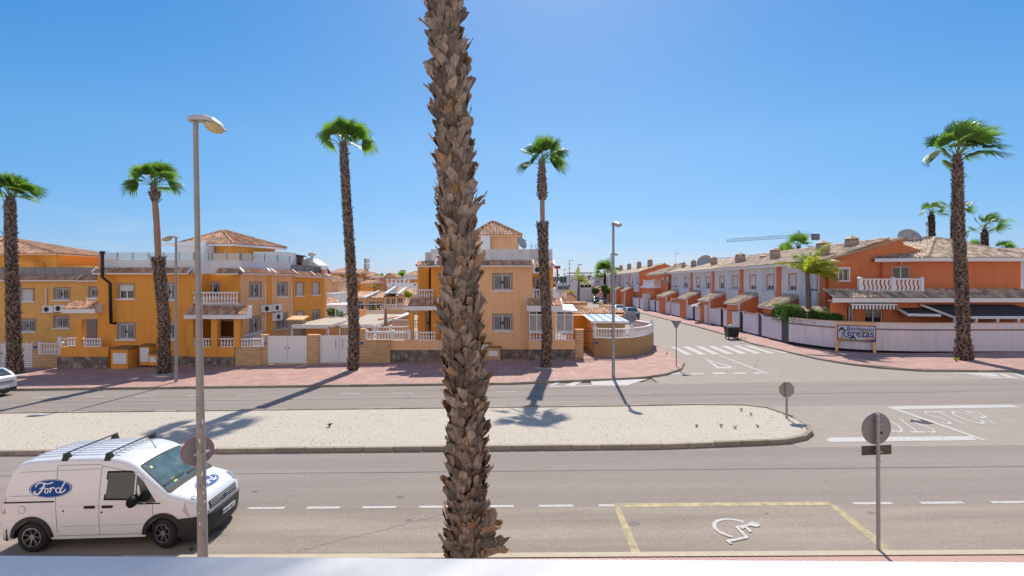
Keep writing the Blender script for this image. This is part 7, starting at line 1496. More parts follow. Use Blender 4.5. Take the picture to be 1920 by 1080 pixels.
# chimneys by pixel
for px, yt, yb, lb, w_ in ((1277, 491, 505, 'short round chimney at the left end of the near terrace', .6), (1295.5, 487, 504, 'second chimney from the left on the near terrace', .7), (1333, 481, 500, 'third chimney on the near terrace, right of the satellite dish', .75), (1382, 474, 495, 'broad double chimney in the middle of the near terrace', 1.0), (1446, 465, 489, 'tall chimney left of the fan palms on the terrace roof', .8), (1534, 452, 478, 'chimney above the yellow green feather palm', .85), (1597, 443, 475, 'tallest chimney next to the villa gable', .85)):
    d = td(px)*1.05 if px < 1500 else max(43.6, td(px)*1.02); x = X(px, d)-(.4 if px > 1590 else 0)
    chimney(lb, x+.4, d, Z(yb, d)-.4, Z(yt, d)-Z(yb, d)+.4, w_*.9)
for px, yt, yb, lb in ((1432, 478, 492, 'low brick chimney behind the tall chimney'), (1339.5, 489, 499, 'small low chimney behind the third chimney')): d = td(px)*1.12; chimney(lb, X(px, d), d, Z(yb, d)-.4, Z(yt, d)-Z(yb, d)+.4, .7)
dish('large grey satellite dish on the terrace ridge', (X(1321, 78), 78, Z(492, 78)), 1.15, (-.6, -.6, .5), (X(1321, 78), 78.5, Z(501, 78)))
aerial('tall thin aerial left of the first terrace chimney', (X(1266, 92), 92, Z(500, 92)), 2.6, 5)
# orange end house of the near terrace with balcony, then the far terrace
fd = lambda px: td(px)
def end_house():
    ya, yb = 88.5, 100; rt = thing('house', 'orange balcony house at the gap between the near and far terraces', 'house', (tx(ya), ya, gz(28))); g = gz(28); p0, p1 = (tx(yb)-1.0, yb), (tx(ya)-.6, ya); mb = MB(); fr = Fr(p0, p1); ze = Z(513, 88)
    facade(rt, mb, p0, p1, g, ze, M['terra'], [(1240, 1244, 520, 531, 'curt', False, False), (1249, 1253, 519, 530, 'curt', False, False)]); facade(rt, mb, p1, (p1[0]+9, ya), g, ze, M['terra']); facade(rt, mb, (p0[0]+9, yb), p0, g, ze, M['terra']); mb.build('wall', rt)
    hip(rt, [p0, p1, (p1[0]+9, ya), (p0[0]+9, yb)], ze, [(p1[0]+4, ya+4, ze+1.9), (p1[0]+5, yb-4, ze+1.9)], 'tile2')
    # forward block with balcony
    a, b = X(1212, 96), X(1252, 92); zf = Z(540, 94); mb = MB(); mb.box(a, p1[0]+.1, 91, 99, g, zf, M['terra']); mb.box(a-.3, p1[0]+.2, 90.7, 99.2, zf-.0, zf+.35, M['whitep']); mb.build('ground_floor', rt)
    balustrade(rt, [(a, 98, zf+.36), (a, 91, zf+.36), (p1[0], 91, zf+.36)], 1.1, s=1.4, step=.35)
end_house()
fe = [1152, 1163, 1172, 1184, 1196, 1212]
def td2(px): u = (px-CXP)/FPX; return (X0T-.5)/(u-HS)
e2 = [104, 115, 127, 139, 151, 163, 175]
lab2 = ['nearest unit of the far terrace behind the balcony house', 'second unit of the far terrace', 'third unit of the far terrace', 'fourth unit of the far terrace', 'fifth unit of the far terrace', 'farthest unit of the far terrace beside the park trees']
for i in range(6):
    terrace_house(lab2[i]+', white over orange', e2[i], e2[i+1]-.02, ZE+1.0, None, xo=-1.4)
    chimney(lab2[i].replace('unit', 'chimney').replace('behind the balcony house', 'of its roof'), tx(e2[i]+6)+2.0, e2[i]+6, ZE+1.9, 2.1, .9)
# villa
def villa():
    g = gz(33)+.05; d = 39.9; rt = thing('villa', 'large orange villa with hipped roofs and a white balustrade balcony', 'house', (X(1730, d), d, g)); mb = MB(); t = M['terra']
    ze = Z(484, d); A0, A1, A2 = (X(1655, 40.9), 40.9), (X(1730, d), d), (X(1914, d), d)
    fa = facade(rt, mb, A0, A1, g, ze, t, [(1673, 1706, 500, 522.5, 'glass', False, False)], fm='whitep'); fb = facade(rt, mb, A1, A2, g, ze, t); facade(rt, mb, A2, (A2[0], 50), g, ze, t); facade(rt, mb, (A2[0], 50), (A0[0], 50), g, ze, t); facade(rt, mb, (A0[0], 50), A0, g, ze, t)
    # terrace end gable wall facing us
    yg = 41.25; xe = tx(yg)+.0; xr = xe+6.2; ge, gr = Z(487, yg), Z(447, yg)
    x9 = X(1694, yg)
    z9 = Z(446.5, yg)
    mb.mesh([(xe, yg, g), (x9, yg, g), (x9, yg, z9), (xe, yg, Z(484, yg))], [(0, 1, 2, 3)], t); mb.mesh([(x9, yg, g), (x9, yg+8, g), (x9, yg+8, z9), (x9, yg, z9)], [(0, 1, 2, 3)], t)
    mb.build('wall', rt)
    mb = MB(); mb.mesh([(xe-.5, yg-.05, Z(489.5, yg)), (x9, yg-.05, z9+.02), (x9, yg+6, z9+.02), (xe-.5, yg+6, Z(489.5, yg))], [(0, 1, 2, 3)], M['tile2']); fq = Vector((x9-xe+.5, 0, z9-Z(489.5, yg))); tiles(mb, (xe-.5, yg+7, Z(489.5, yg)+.03), (xe-.5, yg-.08, Z(489.5, yg)+.03), fq, fq.length, 0, 0, 'tile2', .3, .5); ro = mb.build('gable_roof', rt)
    mb = MB(); q = [Vector((xe-.5, yg-.16, Z(489.5, yg)-.10)), Vector((x9, yg-.16, z9-.10))]; mb.hexa([q[0], q[1], q[1]+YV*.16, q[0]+YV*.16, q[0]+ZV*.16, q[1]+ZV*.16, q[1]+YV*.16+ZV*.16, q[0]+YV*.16+ZV*.16], mat('verge_buff', (.42, .30, .2), .8)); mb.build('verge', ro)
    e0, e1, e2 = Vector((A0[0]-.75, A0[1]-.15, ze)), Vector((A1[0]-.15, A1[1]-.6, ze)), Vector((A2[0]+.5, A2[1]-.6, ze)); t0, t1 = P(1690, 450.5, 45), P(1752, 446.5, 44.8); e3 = Vector((A2[0]+.5, 50.3, ze)); e4 = Vector((A0[0]-.75, 50.3, ze))
    mb = MB(); tiles_poly(mb, [e0, e1, t1, t0]); tiles_poly(mb, [e1, e2, t1]); tiles_poly(mb, [e2, e3, t1]); mb.face([e3, e4, t0, t1], M['tile2']); mb.face([e4, e0, t0], M['tile2']); ridge(mb, e1, t1, 'tile2', .15); ridge(mb, e2, t1, 'tile2', .15); ridge(mb, t0, t1, 'tile2', .15); ro2 = mb.build('roof', rt)
    mb = MB()
    for a_, b_ in ((e0, e1), (e1, e2), (e2, e3)): fascia(mb, a_+ZV*.02, b_+ZV*.02, .30, .07, M['whitep'])
    mb.face([v-ZV*.26 for v in (e0, e1, e2, e3, e4)], M['whitep']); mb.build('fascia', ro2)
    # first floor wall of left wing with window
    fw = Fr((xe, yg-.25), (X(1610, yg-.25), yg-.25)); mb = MB(); zs = Z(556, 40.2); rc = fw.rect(1573, 1591, 504, 526) ; window(rt, fw, rc, 'glass', False, False); wall(mb, fw, 0, fw.w, zs, Z(487, yg)-.05, t, [rc]); mb.build('wing_wall', rt)
    mb = MB()
    for q in ((rc[0]-.12, rc[0], rc[2]-.1, rc[3]+.12), (rc[1], rc[1]+.12, rc[2]-.1, rc[3]+.12), (rc[0], rc[1], rc[3], rc[3]+.12), (rc[0], rc[1], rc[2]-.1, rc[2])): mb.fbox(fw, q[0], q[1], -.02, .03, q[2], q[3], M['whitep'])
    mb.build('window_surround', rt)
    # balcony, lower roof skirt, ground floor
    zb = Z(546, 38.9); mb = MB(); mb.box(X(1612, 38.9), X(1732, 38.9), 38.8, 41.2, zb-.3, zb, M['terra']); mb.build('balcony_floor', rt)
    balustrade(rt, [(X(1612, 38.9), 38.9, zb), (X(1674, 38.9), 38.9, zb), (X(1728, 38.9), 38.9, zb)], .98, wavy=True, step=.30); 
    yf = 38.6; fl = Fr((X(1556, yf), yf), (X(1672, yf), yf)); f2 = Fr((X(1672, yf), yf), (X(1990, yf), yf+.4)); mb = MB(); zc = Z(561, yf)
    holes = [fl.rect(1588, 1600, 575, 606), fl.rect(1622, 1655, 577, 606)]
    for q in holes: window(rt, fl, q, 'glass', False, False, name='patio_door')
    wall(mb, fl, 0, fl.w, g, zc, t, holes); wall(mb, f2, 0, f2.w, g, zc, t); mb.build('ground_floor_wall', rt)
    for ff, aa, bb in ((fl, -.2, fl.w), (f2, 0, f2.w)):
        mb = MB(); e0, e1 = ff.p(aa, .75, zc+.12), ff.p(bb, .75, zc+.12); up = ff.p(aa, -.6, zc+.75)-e0; tiles(mb, e0, e1, up, up.length, 0, 0, 'tile2'); lr = mb.build('lower_roof', rt); mb = MB(); mb.fbox(ff, aa, bb, .60, .72, zc-.22, zc+.14, M['whitep']); mb.fbox(ff, aa, bb, 0, .60, zc-.10, zc-.06, M['whitep']); mb.build('fascia', lr)
    # striped awning
    st = mat('awning_brown', (.20, .07, .045), .8); n = 26; a0, a1 = fl.at(1582)[0], fl.at(1663)[0]; mb = MB(); rt2 = thing('awning', 'brown and white striped awning over the villa patio doors', 'awning', tuple(fl.p(a0, .9, zc-.5)))
    for k in range(n):
        f0, f1 = a0+(a1-a0)*k/n, a0+(a1-a0)*(k+1)/n; m_ = st if k % 2 else M['whitep']; mb.face([fl.p(f0, .95, zc-.42), fl.p(f1, .95, zc-.42), fl.p(f1, .1, zc-.12), fl.p(f0, .1, zc-.12)], m_); mb.face([fl.p(f0, .96, zc-.72), fl.p(f1, .96, zc-.72), fl.p(f1, .96, zc-.42), fl.p(f0, .96, zc-.42)], m_)
    mb.build('fabric', rt2); mb = MB(); mb.fbox(fl, a0-.05, a1+.05, .90, .98, zc-.42, zc-.34, M['whitep']); mb.build('bar', rt2)
    dk = mat('dark_shade_cloth', (.035, .028, .028), .85, var=.6, vs=5, stretch=(1, 1, 1), col2=(.06, .05, .05), rnd=.2)
    def shade(label, p, m_, posts, bar=.14):
        rt3 = thing('shade_canopy', label, 'shade canopy', tuple(p[0])); mb = MB(); mb.mesh(p+[v-ZV*.03 for v in p], [(0, 1, 2, 3), (7, 6, 5, 4)], dk)
        mb.build('cloth', rt3); mb = MB(); q0, q1 = p[0], p[1]; mb.hexa([q0-YV*.12-ZV*bar, q1-YV*.12-ZV*bar, q1-ZV*bar, q0-ZV*bar, q0-YV*.12+ZV*.05, q1-YV*.12+ZV*.05, q1+ZV*.05, q0+ZV*.05], M['whitep']); q0, q1 = p[0], p[3]; mb.tube([q0, q1], .10, M['whitep'], 4, smooth=False); mb.build('frame', rt3)
        for x in posts: mb = MB(); mb.box(x-.08, x+.08, p[0].y-.1, p[0].y+.06, g, p[0].z-.1, M['whitep']); mb.build('post', rt3)
    yb_ = 37.0
    shade('small dark shade canopy with a white frame left of the corner palm', [P(1700, 589, 37.5), P(1762, 590, 37.5), P(1735, 577, 38.55), P(1680, 577.5, 38.55)], dk, [])
    shade('large dark louvred canopy on white posts behind the corner palm', [P(1786, 594, yb_), P(1990, 594, yb_), P(1900, 571, 38.5), P(1726, 571, 38.5)], dk, [X(p, yb_) for p in (1790, 1829, 1869, 1908, 1950)])
    dish('big pale satellite dish on the villa gable roof', (X(1704, 45), 45, Z(449, 45)), .95, (-.2, -.85, .5), (X(1704, 45), 45.6, Z(455, 45)))
    mb = MB(); c = Vector((X(1738, 47), 47, Z(452, 47))); mb.tube([c, c+ZV*1.5], .03, M['steel'], 5); mb.tube([c+ZV*1.5, c+ZV*1.75], .12, M['steel'], 8); solo(mb, 'wind_vane', 'small pole with a grey anemometer head behind the villa ridge', 'mast', tuple(c))
    mb = MB(); a, h = fa.at(1689, 495); mb.fbox(fa, a-.1, a+.1, 0, .2, h-.07, h+.07, mat('lamp_cream', (.5, .42, .25), .5)); mb.build('wall_lamp', rt)
villa()
# next house at the right edge
rt = thing('house', 'pale neighbouring house with a balustrade at the right edge beside the villa', 'house', (X(1918, 46), 46, gz(44))); mb = MB(); mb.box(X(1912, 47), X(1990, 47), 47, 54, gz(44), Z(486, 47), M['lilac']); mb.build('wall', rt); balustrade(rt, [(X(1914, 46.5), 46.5, Z(545, 46)), (X(1980, 46.5), 46.5, Z(545, 46))], .9, wavy=True, step=.3)
mb = MB(); tiles(mb, (X(1908, 46.4), 46.4, Z(485, 46)), (X(1990, 46.4), 46.4, Z(485, 46)), (0, 1, .4), 3, 0, 0, 'tile2'); mb.build('roof', rt)
# corner boundary wall with sign
fullw = [(80, wl[0][1]+.4), (60, wl[0][1]+.2)]+wl
ztop = Z(605, wl[3][1])
rt = thing('boundary_wall', 'long curving white corner wall under the villa, carrying the blue framed sign', 'wall', (wl[3][0], wl[3][1], gz(30)))
def curvewall(mb, pts, z0, z1, th, m, off=0.):
    for i in range(len(pts)-1):
        f = Fr(pts[i+1], pts[i]); mb.fbox(f, -.01, f.w+.0, -th, off, z0, z1, m)
cpts = [G(p[0], p[1], PV) for p in ((1920, 658.5), (1860, 659.8), (1787, 661), (1720, 662), (1680, 661.8), (1642, 661), (1604, 659.5), (1567, 657), (1543, 654.5), (1520, 651.5), (1500, 648.5), (1479, 645))]
cpts = [(80, cpts[0].y+.4), (60, cpts[0].y+.2)]+[(p.x, p.y) for p in cpts]
mb = MB(); curvewall(mb, cpts, .2, ztop, .25, M['lilac']); mb.build('wall', rt)
mb = MB(); curvewall(mb, cpts, .0, gz(27)+PV+.16, .2, M['black'], .02); mb.build('black_plinth', rt)
mb = MB(); curvewall(mb, cpts, ztop, ztop+.035, .30, M['orange2'], .05)
mb.build('coping', rt)
mb = MB(); curvewall(mb, cpts, ztop-.52, ztop-.42, .1, mat('mauve_band', (.26, .15, .13), .8), .025); mb.build('band', rt)
fs_ = Fr((X(1568, 36), G(1568, 657.3, PV).y), (G(1643, 661, PV).x, G(1643, 661, PV).y)); fs_ = Fr((G(1567, 657, PV).x, G(1567, 657, PV).y), (G(1642, 661, PV).x, G(1642, 661, PV).y))
fm_ = Fr(cpts[7+2-0] if False else (G(1567, 657, PV).x, G(1567, 657, PV).y), (G(1642, 661, PV).x, G(1642, 661, PV).y))
fs_.o = fs_.o+fs_.N*.13; mb = MB(); zz0 = .4
for a, b in ((-.02, .16), (fs_.w-.16, fs_.w+.02)): mb.fbox(fs_, a, b, -.1, .16, zz0, ztop-.02, M['orange2'])
mb.fbox(fs_, .16, fs_.w-.16, -.1, .14, ztop-.30, ztop-.02, M['orange2']); mb.build('orange_surround', rt)
# the painted sign panel
rt = thing('sign_panel', 'blue framed sign with palm trees reading Residencial Cerezas on the curved white wall', 'sign', tuple(fs_.p(fs_.w/2, .2, ztop-1)))
a0, h1 = fs_.at(1570, 608.5); a1, _ = fs_.at(1642.5, 612); h0 = fs_.at(1570, 636)[1]-.03; a0 += .0
mb = MB(); mb.fbox(fs_, a0, a1, .16, .20, h0, h1, mat('sign_navy', (.02, .02, .16), .4)); mb.build('frame', rt)
mb = MB(); e_ = .05; A0_, A1_, H0_, H1_ = a0+e_, a1-e_, h0+e_, h1-e_; mb.fbox(fs_, A0_, A1_, .20, .205, H0_, H1_, mat('sign_ground', (.52, .52, .62), .4))
S2 = lambda u, v, n=.208: fs_.p(A0_+(A1_-A0_)*u, n, H0_+(H1_-H0_)*v)
sand = mat('sign_sand', (.55, .33, .06), .5); sgreen = mat('sign_green', (.02, .10, .03), .5); navy = MATS['sign_navy']; pink = mat('sign_orange', (.6, .2, .08), .5)
mb.face([S2(0, 0), S2(.42, 0), S2(.30, .06), S2(.15, .13), S2(.0, .15)], sand); mb.face([S2(.42, 0), S2(1, 0), S2(1, .24), S2(.85, .15), S2(.6, .03)], sand); mb.face([S2(.75, .0, .2085), S2(1, 0, .2085), S2(1, .12, .2085), S2(.85, .05, .2085)], mat('sign_sea', (.06, .06, .35), .5))
mb.face([S2(.58, .72), S2(.9, .70), S2(.84, .62), S2(.62, .62)], sand); panel = mb.build('panel', rt)
mb = MB()
def stroke(pts, w_, m_, n=.210):
    q = [fs_.p(A0_+(A1_-A0_)*u, n, H0_+(H1_-H0_)*v) for u, v in pts]
    for i in range(len(q)-1):
        t = (q[i+1]-q[i]).normalized(); nn = fs_.N.cross(t)*w_*.5; e = t*.006; mb.face([q[i]-nn-e, q[i+1]-nn+e, q[i+1]+nn+e, q[i]+nn-e], m_)
def fan_(cx, cy, s):
    for k in range(7): an = R(-20+k*37); stroke([(cx, cy), (cx+s*.5*math.cos(an), cy+s*1.3*math.sin(an)+.07), (cx+s*math.cos(an), cy+s*1.8*math.sin(an)-.10)], .05, sgreen)
stroke([(.11, .12), (.12, .45), (.11, .68)], .045, sgreen); fan_(.11, .70, .095); fan_(.41, .12, .085)
stroke([(.335, .70), (.24, .695), (.18, .62), (.155, .45), (.18, .27), (.26, .19), (.36, .17)], .07, navy)
stroke([(.75, .06), (.745, .18), (.76, .24), (.785, .22), (.79, .06)], .035, pink); mb.build('painted_palms', panel)
mb = MB()
for body, u0, u1, v0, v1, sh in (('Residencial', .25, .97, .70, .97, .1), ('erezas', .25, .97, .26, .62, .0)):
    tv_, tf_ = text_mesh(body, shear=sh, bold=.012); mb.mesh([S2(u0+(u1-u0)*v[0], v0+(v1-v0)*v[1]-.02*v[0], .212) for v in tv_], tf_, navy)
mb.build('lettering', panel)
# street side garden wall sections, each with its dark gate
gates = [(1479, 1464.5, 'green'), (1428, 1421, 'blue'), (1393, 1386, 'black'), (1356, 1350.5, 'black'), (1329, 1324, 'black'), (1303, 1298.5, 'black'), (1281.5, 1277.5, 'black'), (1259, 1256, 'black'), (1246.5, 1243.5, 'black'), (1230, 1227, 'black'), (1218, 1215.5, 'black'), (1200, 1198, 'black'), (1186, 1184.4, 'black'), (1177, 1175.7, 'black'), (1169, 1167.8, 'black'), (1162, 1161, 'black'), (1156, 1155.2, 'black')]
bot = [(1479, 645), (1460, 639.5), (1425, 631), (1389, 622), (1352.5, 612.5), (1326, 606.5), (1300, 600.5), (1280, 596), (1258, 591), (1245, 588.2), (1229, 584.8), (1212, 581.5), (1190, 576), (1176, 571), (1150, 561.5)]
def wpt(px): py = float(np.interp(px, [b[0] for b in bot[::-1]], [b[1] for b in bot[::-1]])); q = G(px, py, PV); return (q.x, q.y)
names = ['first', 'second', 'third', 'fourth', 'fifth', 'sixth', 'seventh', 'eighth', 'ninth', 'tenth', 'eleventh', 'twelfth', 'thirteenth', 'fourteenth', 'fifteenth', 'sixteenth', 'seventeenth']
gm_ = {'green': mat('gate_green', (.015, .05, .045), .5), 'blue': mat('gate_blue', (.02, .035, .08), .5), 'black': M['black']}
for i, (g1, g0, colr) in enumerate(gates):
    nxt = gates[i+1][0] if i+1 < len(gates) else g0-4
    pA, pB, pC = wpt(nxt), wpt(g0), wpt(g1); zt_ = gz(pB[0])+PV+2.02
    lb = {0: 'white garden wall section beside the dark green gate and the hedge', 1: 'white garden wall section with the dark blue gate', 2: 'white garden wall section just behind the waste container'}.get(i, '%s white garden wall section along the side street, counted from the hedge' % names[i])
    rt = thing('garden_wall', lb, 'garden wall', (pB[0], pB[1], gz(pB[0])), 'white garden wall sections along the side street')
    f = Fr(pA, pB); mb = MB(); mb.fbox(f, 0, f.w, -.2, 0, gz(pB[0]), zt_, M['lilac']); mb.build('wall', rt)
    mb = MB(); mb.fbox(f, 0, f.w, -.2, .02, gz(pB[0]), gz(pB[0])+PV+.12, M['black']); mb.build('plinth', rt)
    mb = MB(); mb.fbox(f, .4, f.w-.4, -.24, .05, zt_, zt_+.07, mat('mauve_band', (.3, .2, .2)))
    for a in (.0, f.w-.42): mb.fbox(f, a, a+.42, -.28, .06, zt_-.10, zt_+.16, M['lilac']); mb.fbox(f, a-.03, a+.45, -.30, .09, zt_+.16, zt_+.21, MATS['mauve_band'])
    mb.build('coping', rt)
    f2 = Fr(pB, pC); mb = MB(); mb.fbox(f2, .02, f2.w-.02, -.14, -.08, gz(pB[0])+PV, zt_+.05, gm_[colr])
    if i == 1: mb.tube([f2.p(f2.w/2+f2.w*.55*math.cos(k*.393), -.1, zt_+.05+.75*math.sin(k*.393)) for k in range(9)], .03, M['black'], 5); mb.tube([f2.p(f2.w/2+f2.w*.3*math.cos(k*.393), -.1, zt_+.05+.45*math.sin(k*.393)) for k in range(9)], .02, M['black'], 5)
    mb.build('gate', rt)
# hedge on the wall
rt = thing('hedge', 'dense dark green clipped hedge on top of the curved white wall', 'hedge', (wpt(1500)[0] if False else G(1510, 650, PV).x, 38.5, gz(24)+2)); mb = MB(); core = MB()
hp = [G(1452, 637, PV), G(1478, 645, PV), G(1500, 648.5, PV), G(1530, 653, PV), G(1566, 657, PV)]; hp = [(p.x+.45, p.y+.45) for p in hp]; hh = [(603, 570, 1.0), (607, 571, 1.), (608, 577, 1.), (609, 583, 1.), (608, 590, .6)]
NS = 60
for i in range(NS):
    t = i/(NS-1)*(len(hp)-1); j = min(int(t), len(hp)-2); f = t-j; x = hp[j][0]*(1-f)+hp[j+1][0]*f; y = hp[j][1]*(1-f)+hp[j+1][1]*f
    yb_, yt_ = hh[j][0]*(1-f)+hh[j+1][0]*f, hh[j][1]*(1-f)+hh[j+1][1]*f; z0, z1 = Z(yb_, y-.5), Z(yt_, y-.5)
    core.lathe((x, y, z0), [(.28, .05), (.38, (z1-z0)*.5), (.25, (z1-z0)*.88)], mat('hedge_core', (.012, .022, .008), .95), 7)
    for k in range(230):
        a = rng.uniform(0, 6.283); v = rng.random()**.8; r_ = .55*(1-.35*v**3)*rng.uniform(.8, 1.08); c = Vector((x+r_*math.cos(a), y+r_*math.sin(a), z0+(z1-z0)*v*rng.uniform(.95, 1.06)))
        U = Vector((rng.uniform(-1, 1), rng.uniform(-1, 1), rng.uniform(-.4, 1))).normalized(); V = U.cross(Vector((rng.uniform(-1, 1), rng.uniform(-1, 1), rng.uniform(-1, 1)))).normalized(); s_ = rng.uniform(.04, .075)
        mb.mesh([c-U*s_, c+V*s_*.55, c+U*s_, c-V*s_*.55], [(0, 1, 2, 3)], M['leaf'], rng.random())
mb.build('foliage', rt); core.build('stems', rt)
q = G(1516, 648, PV); feather_palm('yellow green feather palm blown to the right over the hedge and terrace roof', (X(1516, 40.5), 40.5, gz(24)), [(1516, 590), (1515.5, 545), (1513, 512)], 40.5, 19, 2.9, M['frondy'], 61)
q2 = P(1084, 560, 100); feather_palm('young feather palm beside the lamp halfway down the side street', (q2.x, 100, gz(q2.x)), [(1085, 545), (1085, 528)], 100, 12, 3.0, M['frondy'], 62, r=.25, spread=15)
# pale hipped parasol in the terrace gardens, low garden structures
rt = thing('garden_parasol', 'pale hipped garden parasol behind the white street walls', 'parasol', (X(1323, 66), 66, gz(25))); mb = MB(); c = P(1323, 562.5, 66); q = [(X(1296, 64.6), 64.6), (X(1349, 64.6), 64.6), (X(1349, 67.6)-.2, 67.6), (X(1296, 67.6), 67.6)]; mb.mesh([(p[0], p[1], Z(573.5, 66)) for p in q]+[c], [(0, 1, 4), (1, 2, 4), (2, 3, 4), (3, 0, 4)], mat('pale_canvas', (.52, .43, .40), .85)); mb.build('canopy', rt); mb = MB(); mb.tube([(c.x, 66, gz(25)), c], .04, M['steel'], 6); mb.build('pole', rt)
for i, (px0, px1, yt, d, hgt, mm, lb) in enumerate(((1258, 1300, 561, 79, 1.5, 'orange2', 'tan garden screen wall left of the parasol'), (1322, 1392, 573, 62.5, 1.2, 'white', 'white lattice garden wall right of the parasol'), (1205, 1232, 552, 93, 2.4, 'white', 'white rendered garden wall below the balcony house'), (1232, 1262, 554, 88, 2.4, 'orange2', 'orange rendered garden wall below the balcony house'), (1440, 1475, 598, 48, 1.0, 'white', 'low white inner garden wall by the hedge'))):
    f = Fr((X(px0, d), d), (X(px1, d), d)); rt = thing('garden_wall', lb, 'garden wall', (X(px0, d), d, Z(yt, d)-hgt)); mb = MB(); mb.fbox(f, 0, f.w, -.2, 0, Z(yt, d)-hgt-1, Z(yt, d), M[mm]); mb.build('wall', rt); mb = MB(); mb.fbox(f, -.05, f.w+.05, -.25, .05, Z(yt, d), Z(yt, d)+.08, M['whitep']); mb.build('coping', rt)
rt = thing('garden_canopy', 'small tiled garden porch roof right of the feather palm trunk', 'porch', (X(1520, 41.4), 41.4, gz(25))); mb = MB(); tiles(mb, (X(1512, 40), 40.0, Z(585, 40)), (X(1560, 40), 40.0, Z(585, 40)), (0, 1, .5), .9, 0, 0, 'tile2'); mb.build('roof', rt); mb = MB(); mb.box(X(1514, 40.2), X(1518, 40.2), 40.2, 40.4, gz(25), Z(586, 40), M['white']); mb.build('posts', rt)
# ------------------------------------------------ far background left of the street
def bush(label, px0, px1, yt, yb, d, n, m='leaf', name='shrub', group=None, cat='shrub', trunk=0, dark=True, lobes=5, leafs=.09):
    cx, cz = X((px0+px1)/2, d), Z((yt+yb)/2, d); rx, rz = (px1-px0)/2/FPX*d, (yb-yt)/2/FPX*d; g = gz(cx)
    rt = thing(name, label, cat, (cx, d, g), group); mb = MB(); lb = [(0, 0, .75)]+[(rng.uniform(-.55, .55), rng.uniform(-.5, .55), rng.uniform(.35, .6)) for _ in range(lobes)]
    for k in range(n):
        a, b, r_ = lb[k % len(lb)]; v = Vector((rng.gauss(0, 1), rng.gauss(0, 1), rng.gauss(0, 1))).normalized()*rng.random()**.35*r_
        c = Vector((cx+(a+v.x)*rx, d+v.y*rx, cz+(b+v.z)*rz)); U = Vector((rng.uniform(-1, 1), rng.uniform(-1, 1), rng.uniform(-.6, 1))).normalized(); V = U.cross(Vector((rng.uniform(-1, 1), rng.uniform(-1, 1), rng.uniform(-1, 1)))).normalized(); s_ = leafs*rng.uniform(.6, 1.4)*max(1, d/60)
        mb.mesh([c-U*s_, c+V*s_*.6, c+U*s_, c-V*s_*.6], [(0, 1, 2, 3)], M[m], rng.random())
    mb.build('foliage', rt)
    mb = MB(); mb.tube([(cx, d, min(g, cz-rz)), (cx, d, cz)], [.12*max(1, d/80), .05], M['barkm'], 6)
    for k in range(4): a = k*1.6; mb.tube([(cx, d, cz-rz*.5), (cx+rx*.5*math.cos(a), d+rx*.4*math.sin(a), cz+rz*.3)], [.05, .02], M['barkm'], 5)
    mb.build('trunk', rt); return rt
def mini(label, x0, x1, ye, ya, yb, d, dep, m='orange2', wins=(), roof='tile', group='houses beyond the patios', parapet=None, gable=False, apx=None, name='house'):
    g = Z(yb, d); a, b = X(x0, d), X(x1, d); rt = thing(name, label, 'house', (a, d, g), group); mb = MB(); ze = Z(ye, d)
    f = facade(rt, mb, (a, d), (b, d), g-.5, ze, M[m], [(*q, False, False) if len(q) == 5 else q for q in wins]); facade(rt, mb, (b, d), (b, d+dep), g-.5, ze, M[m]); facade(rt, mb, (b, d+dep), (a, d+dep), g-.5, ze, M[m]); facade(rt, mb, (a, d+dep), (a, d), g-.5, ze, M[m])
    if gable:
        xm = (a+b)/2; zr = Z(ya, d); mb.mesh([(a, d, ze), (b, d, ze), (xm, d, zr), (a, d+dep, ze), (b, d+dep, ze), (xm, d+dep, zr)], [(0, 1, 2), (5, 4, 3)], M[m])
    elif roof is None or roof == 'row': mb.face([(a, d, ze), (b, d, ze), (b, d+dep, ze), (a, d+dep, ze)], M['dirtyw'])
    mb.build('wall', rt)
    pit = .30 if d < 80 else .5; rw = .5 if d < 80 else .9
    if gable:
        mb = MB(); 
        for s_ in (-1, 1):
            e = Vector(((a if s_ < 0 else b)+s_*.3, 0, ze-.1)); r_ = Vector((xm, 0, zr+.06))-e; p, q = (Vector((e.x, d-.3, e.z)), Vector((e.x, d+dep, e.z))); tiles(mb, p if s_ > 0 else q, q if s_ > 0 else p, r_, r_.length, 0, 0, 'tile', pit, rw)
        mb.build('roof', rt)
    elif roof == 'tile':
        za = Z(ya, d+dep/2); ax = apx or ((a+b)/2-min(1.5, (b-a)*.2), (a+b)/2+min(1.5, (b-a)*.2)); o = []
        hip(rt, [(a, d), (b, d), (b, d+dep), (a, d+dep)], ze, [(ax[0], d+dep/2, za), (ax[1], d+dep/2, za)], fh=.2)
    elif roof == 'row':
        mb = MB(); zr = Z(ya, d+dep*.5); e0, e1 = Vector((a, d-.4, ze)), Vector((b, d-.4, ze)); up = Vector((0, dep*.5+.4, zr-ze)); tiles(mb, e0, e1, up, up.length, 0, 0, 'tile', pit, rw); mb.build('roof', rt)
    if parapet: mb = MB(); mb.box(a-.2, b+.2, d-.5, d-.3, Z(parapet[1], d), Z(parapet[0], d), M['dirtyw']); mb.build('parapet', rt)
    return rt
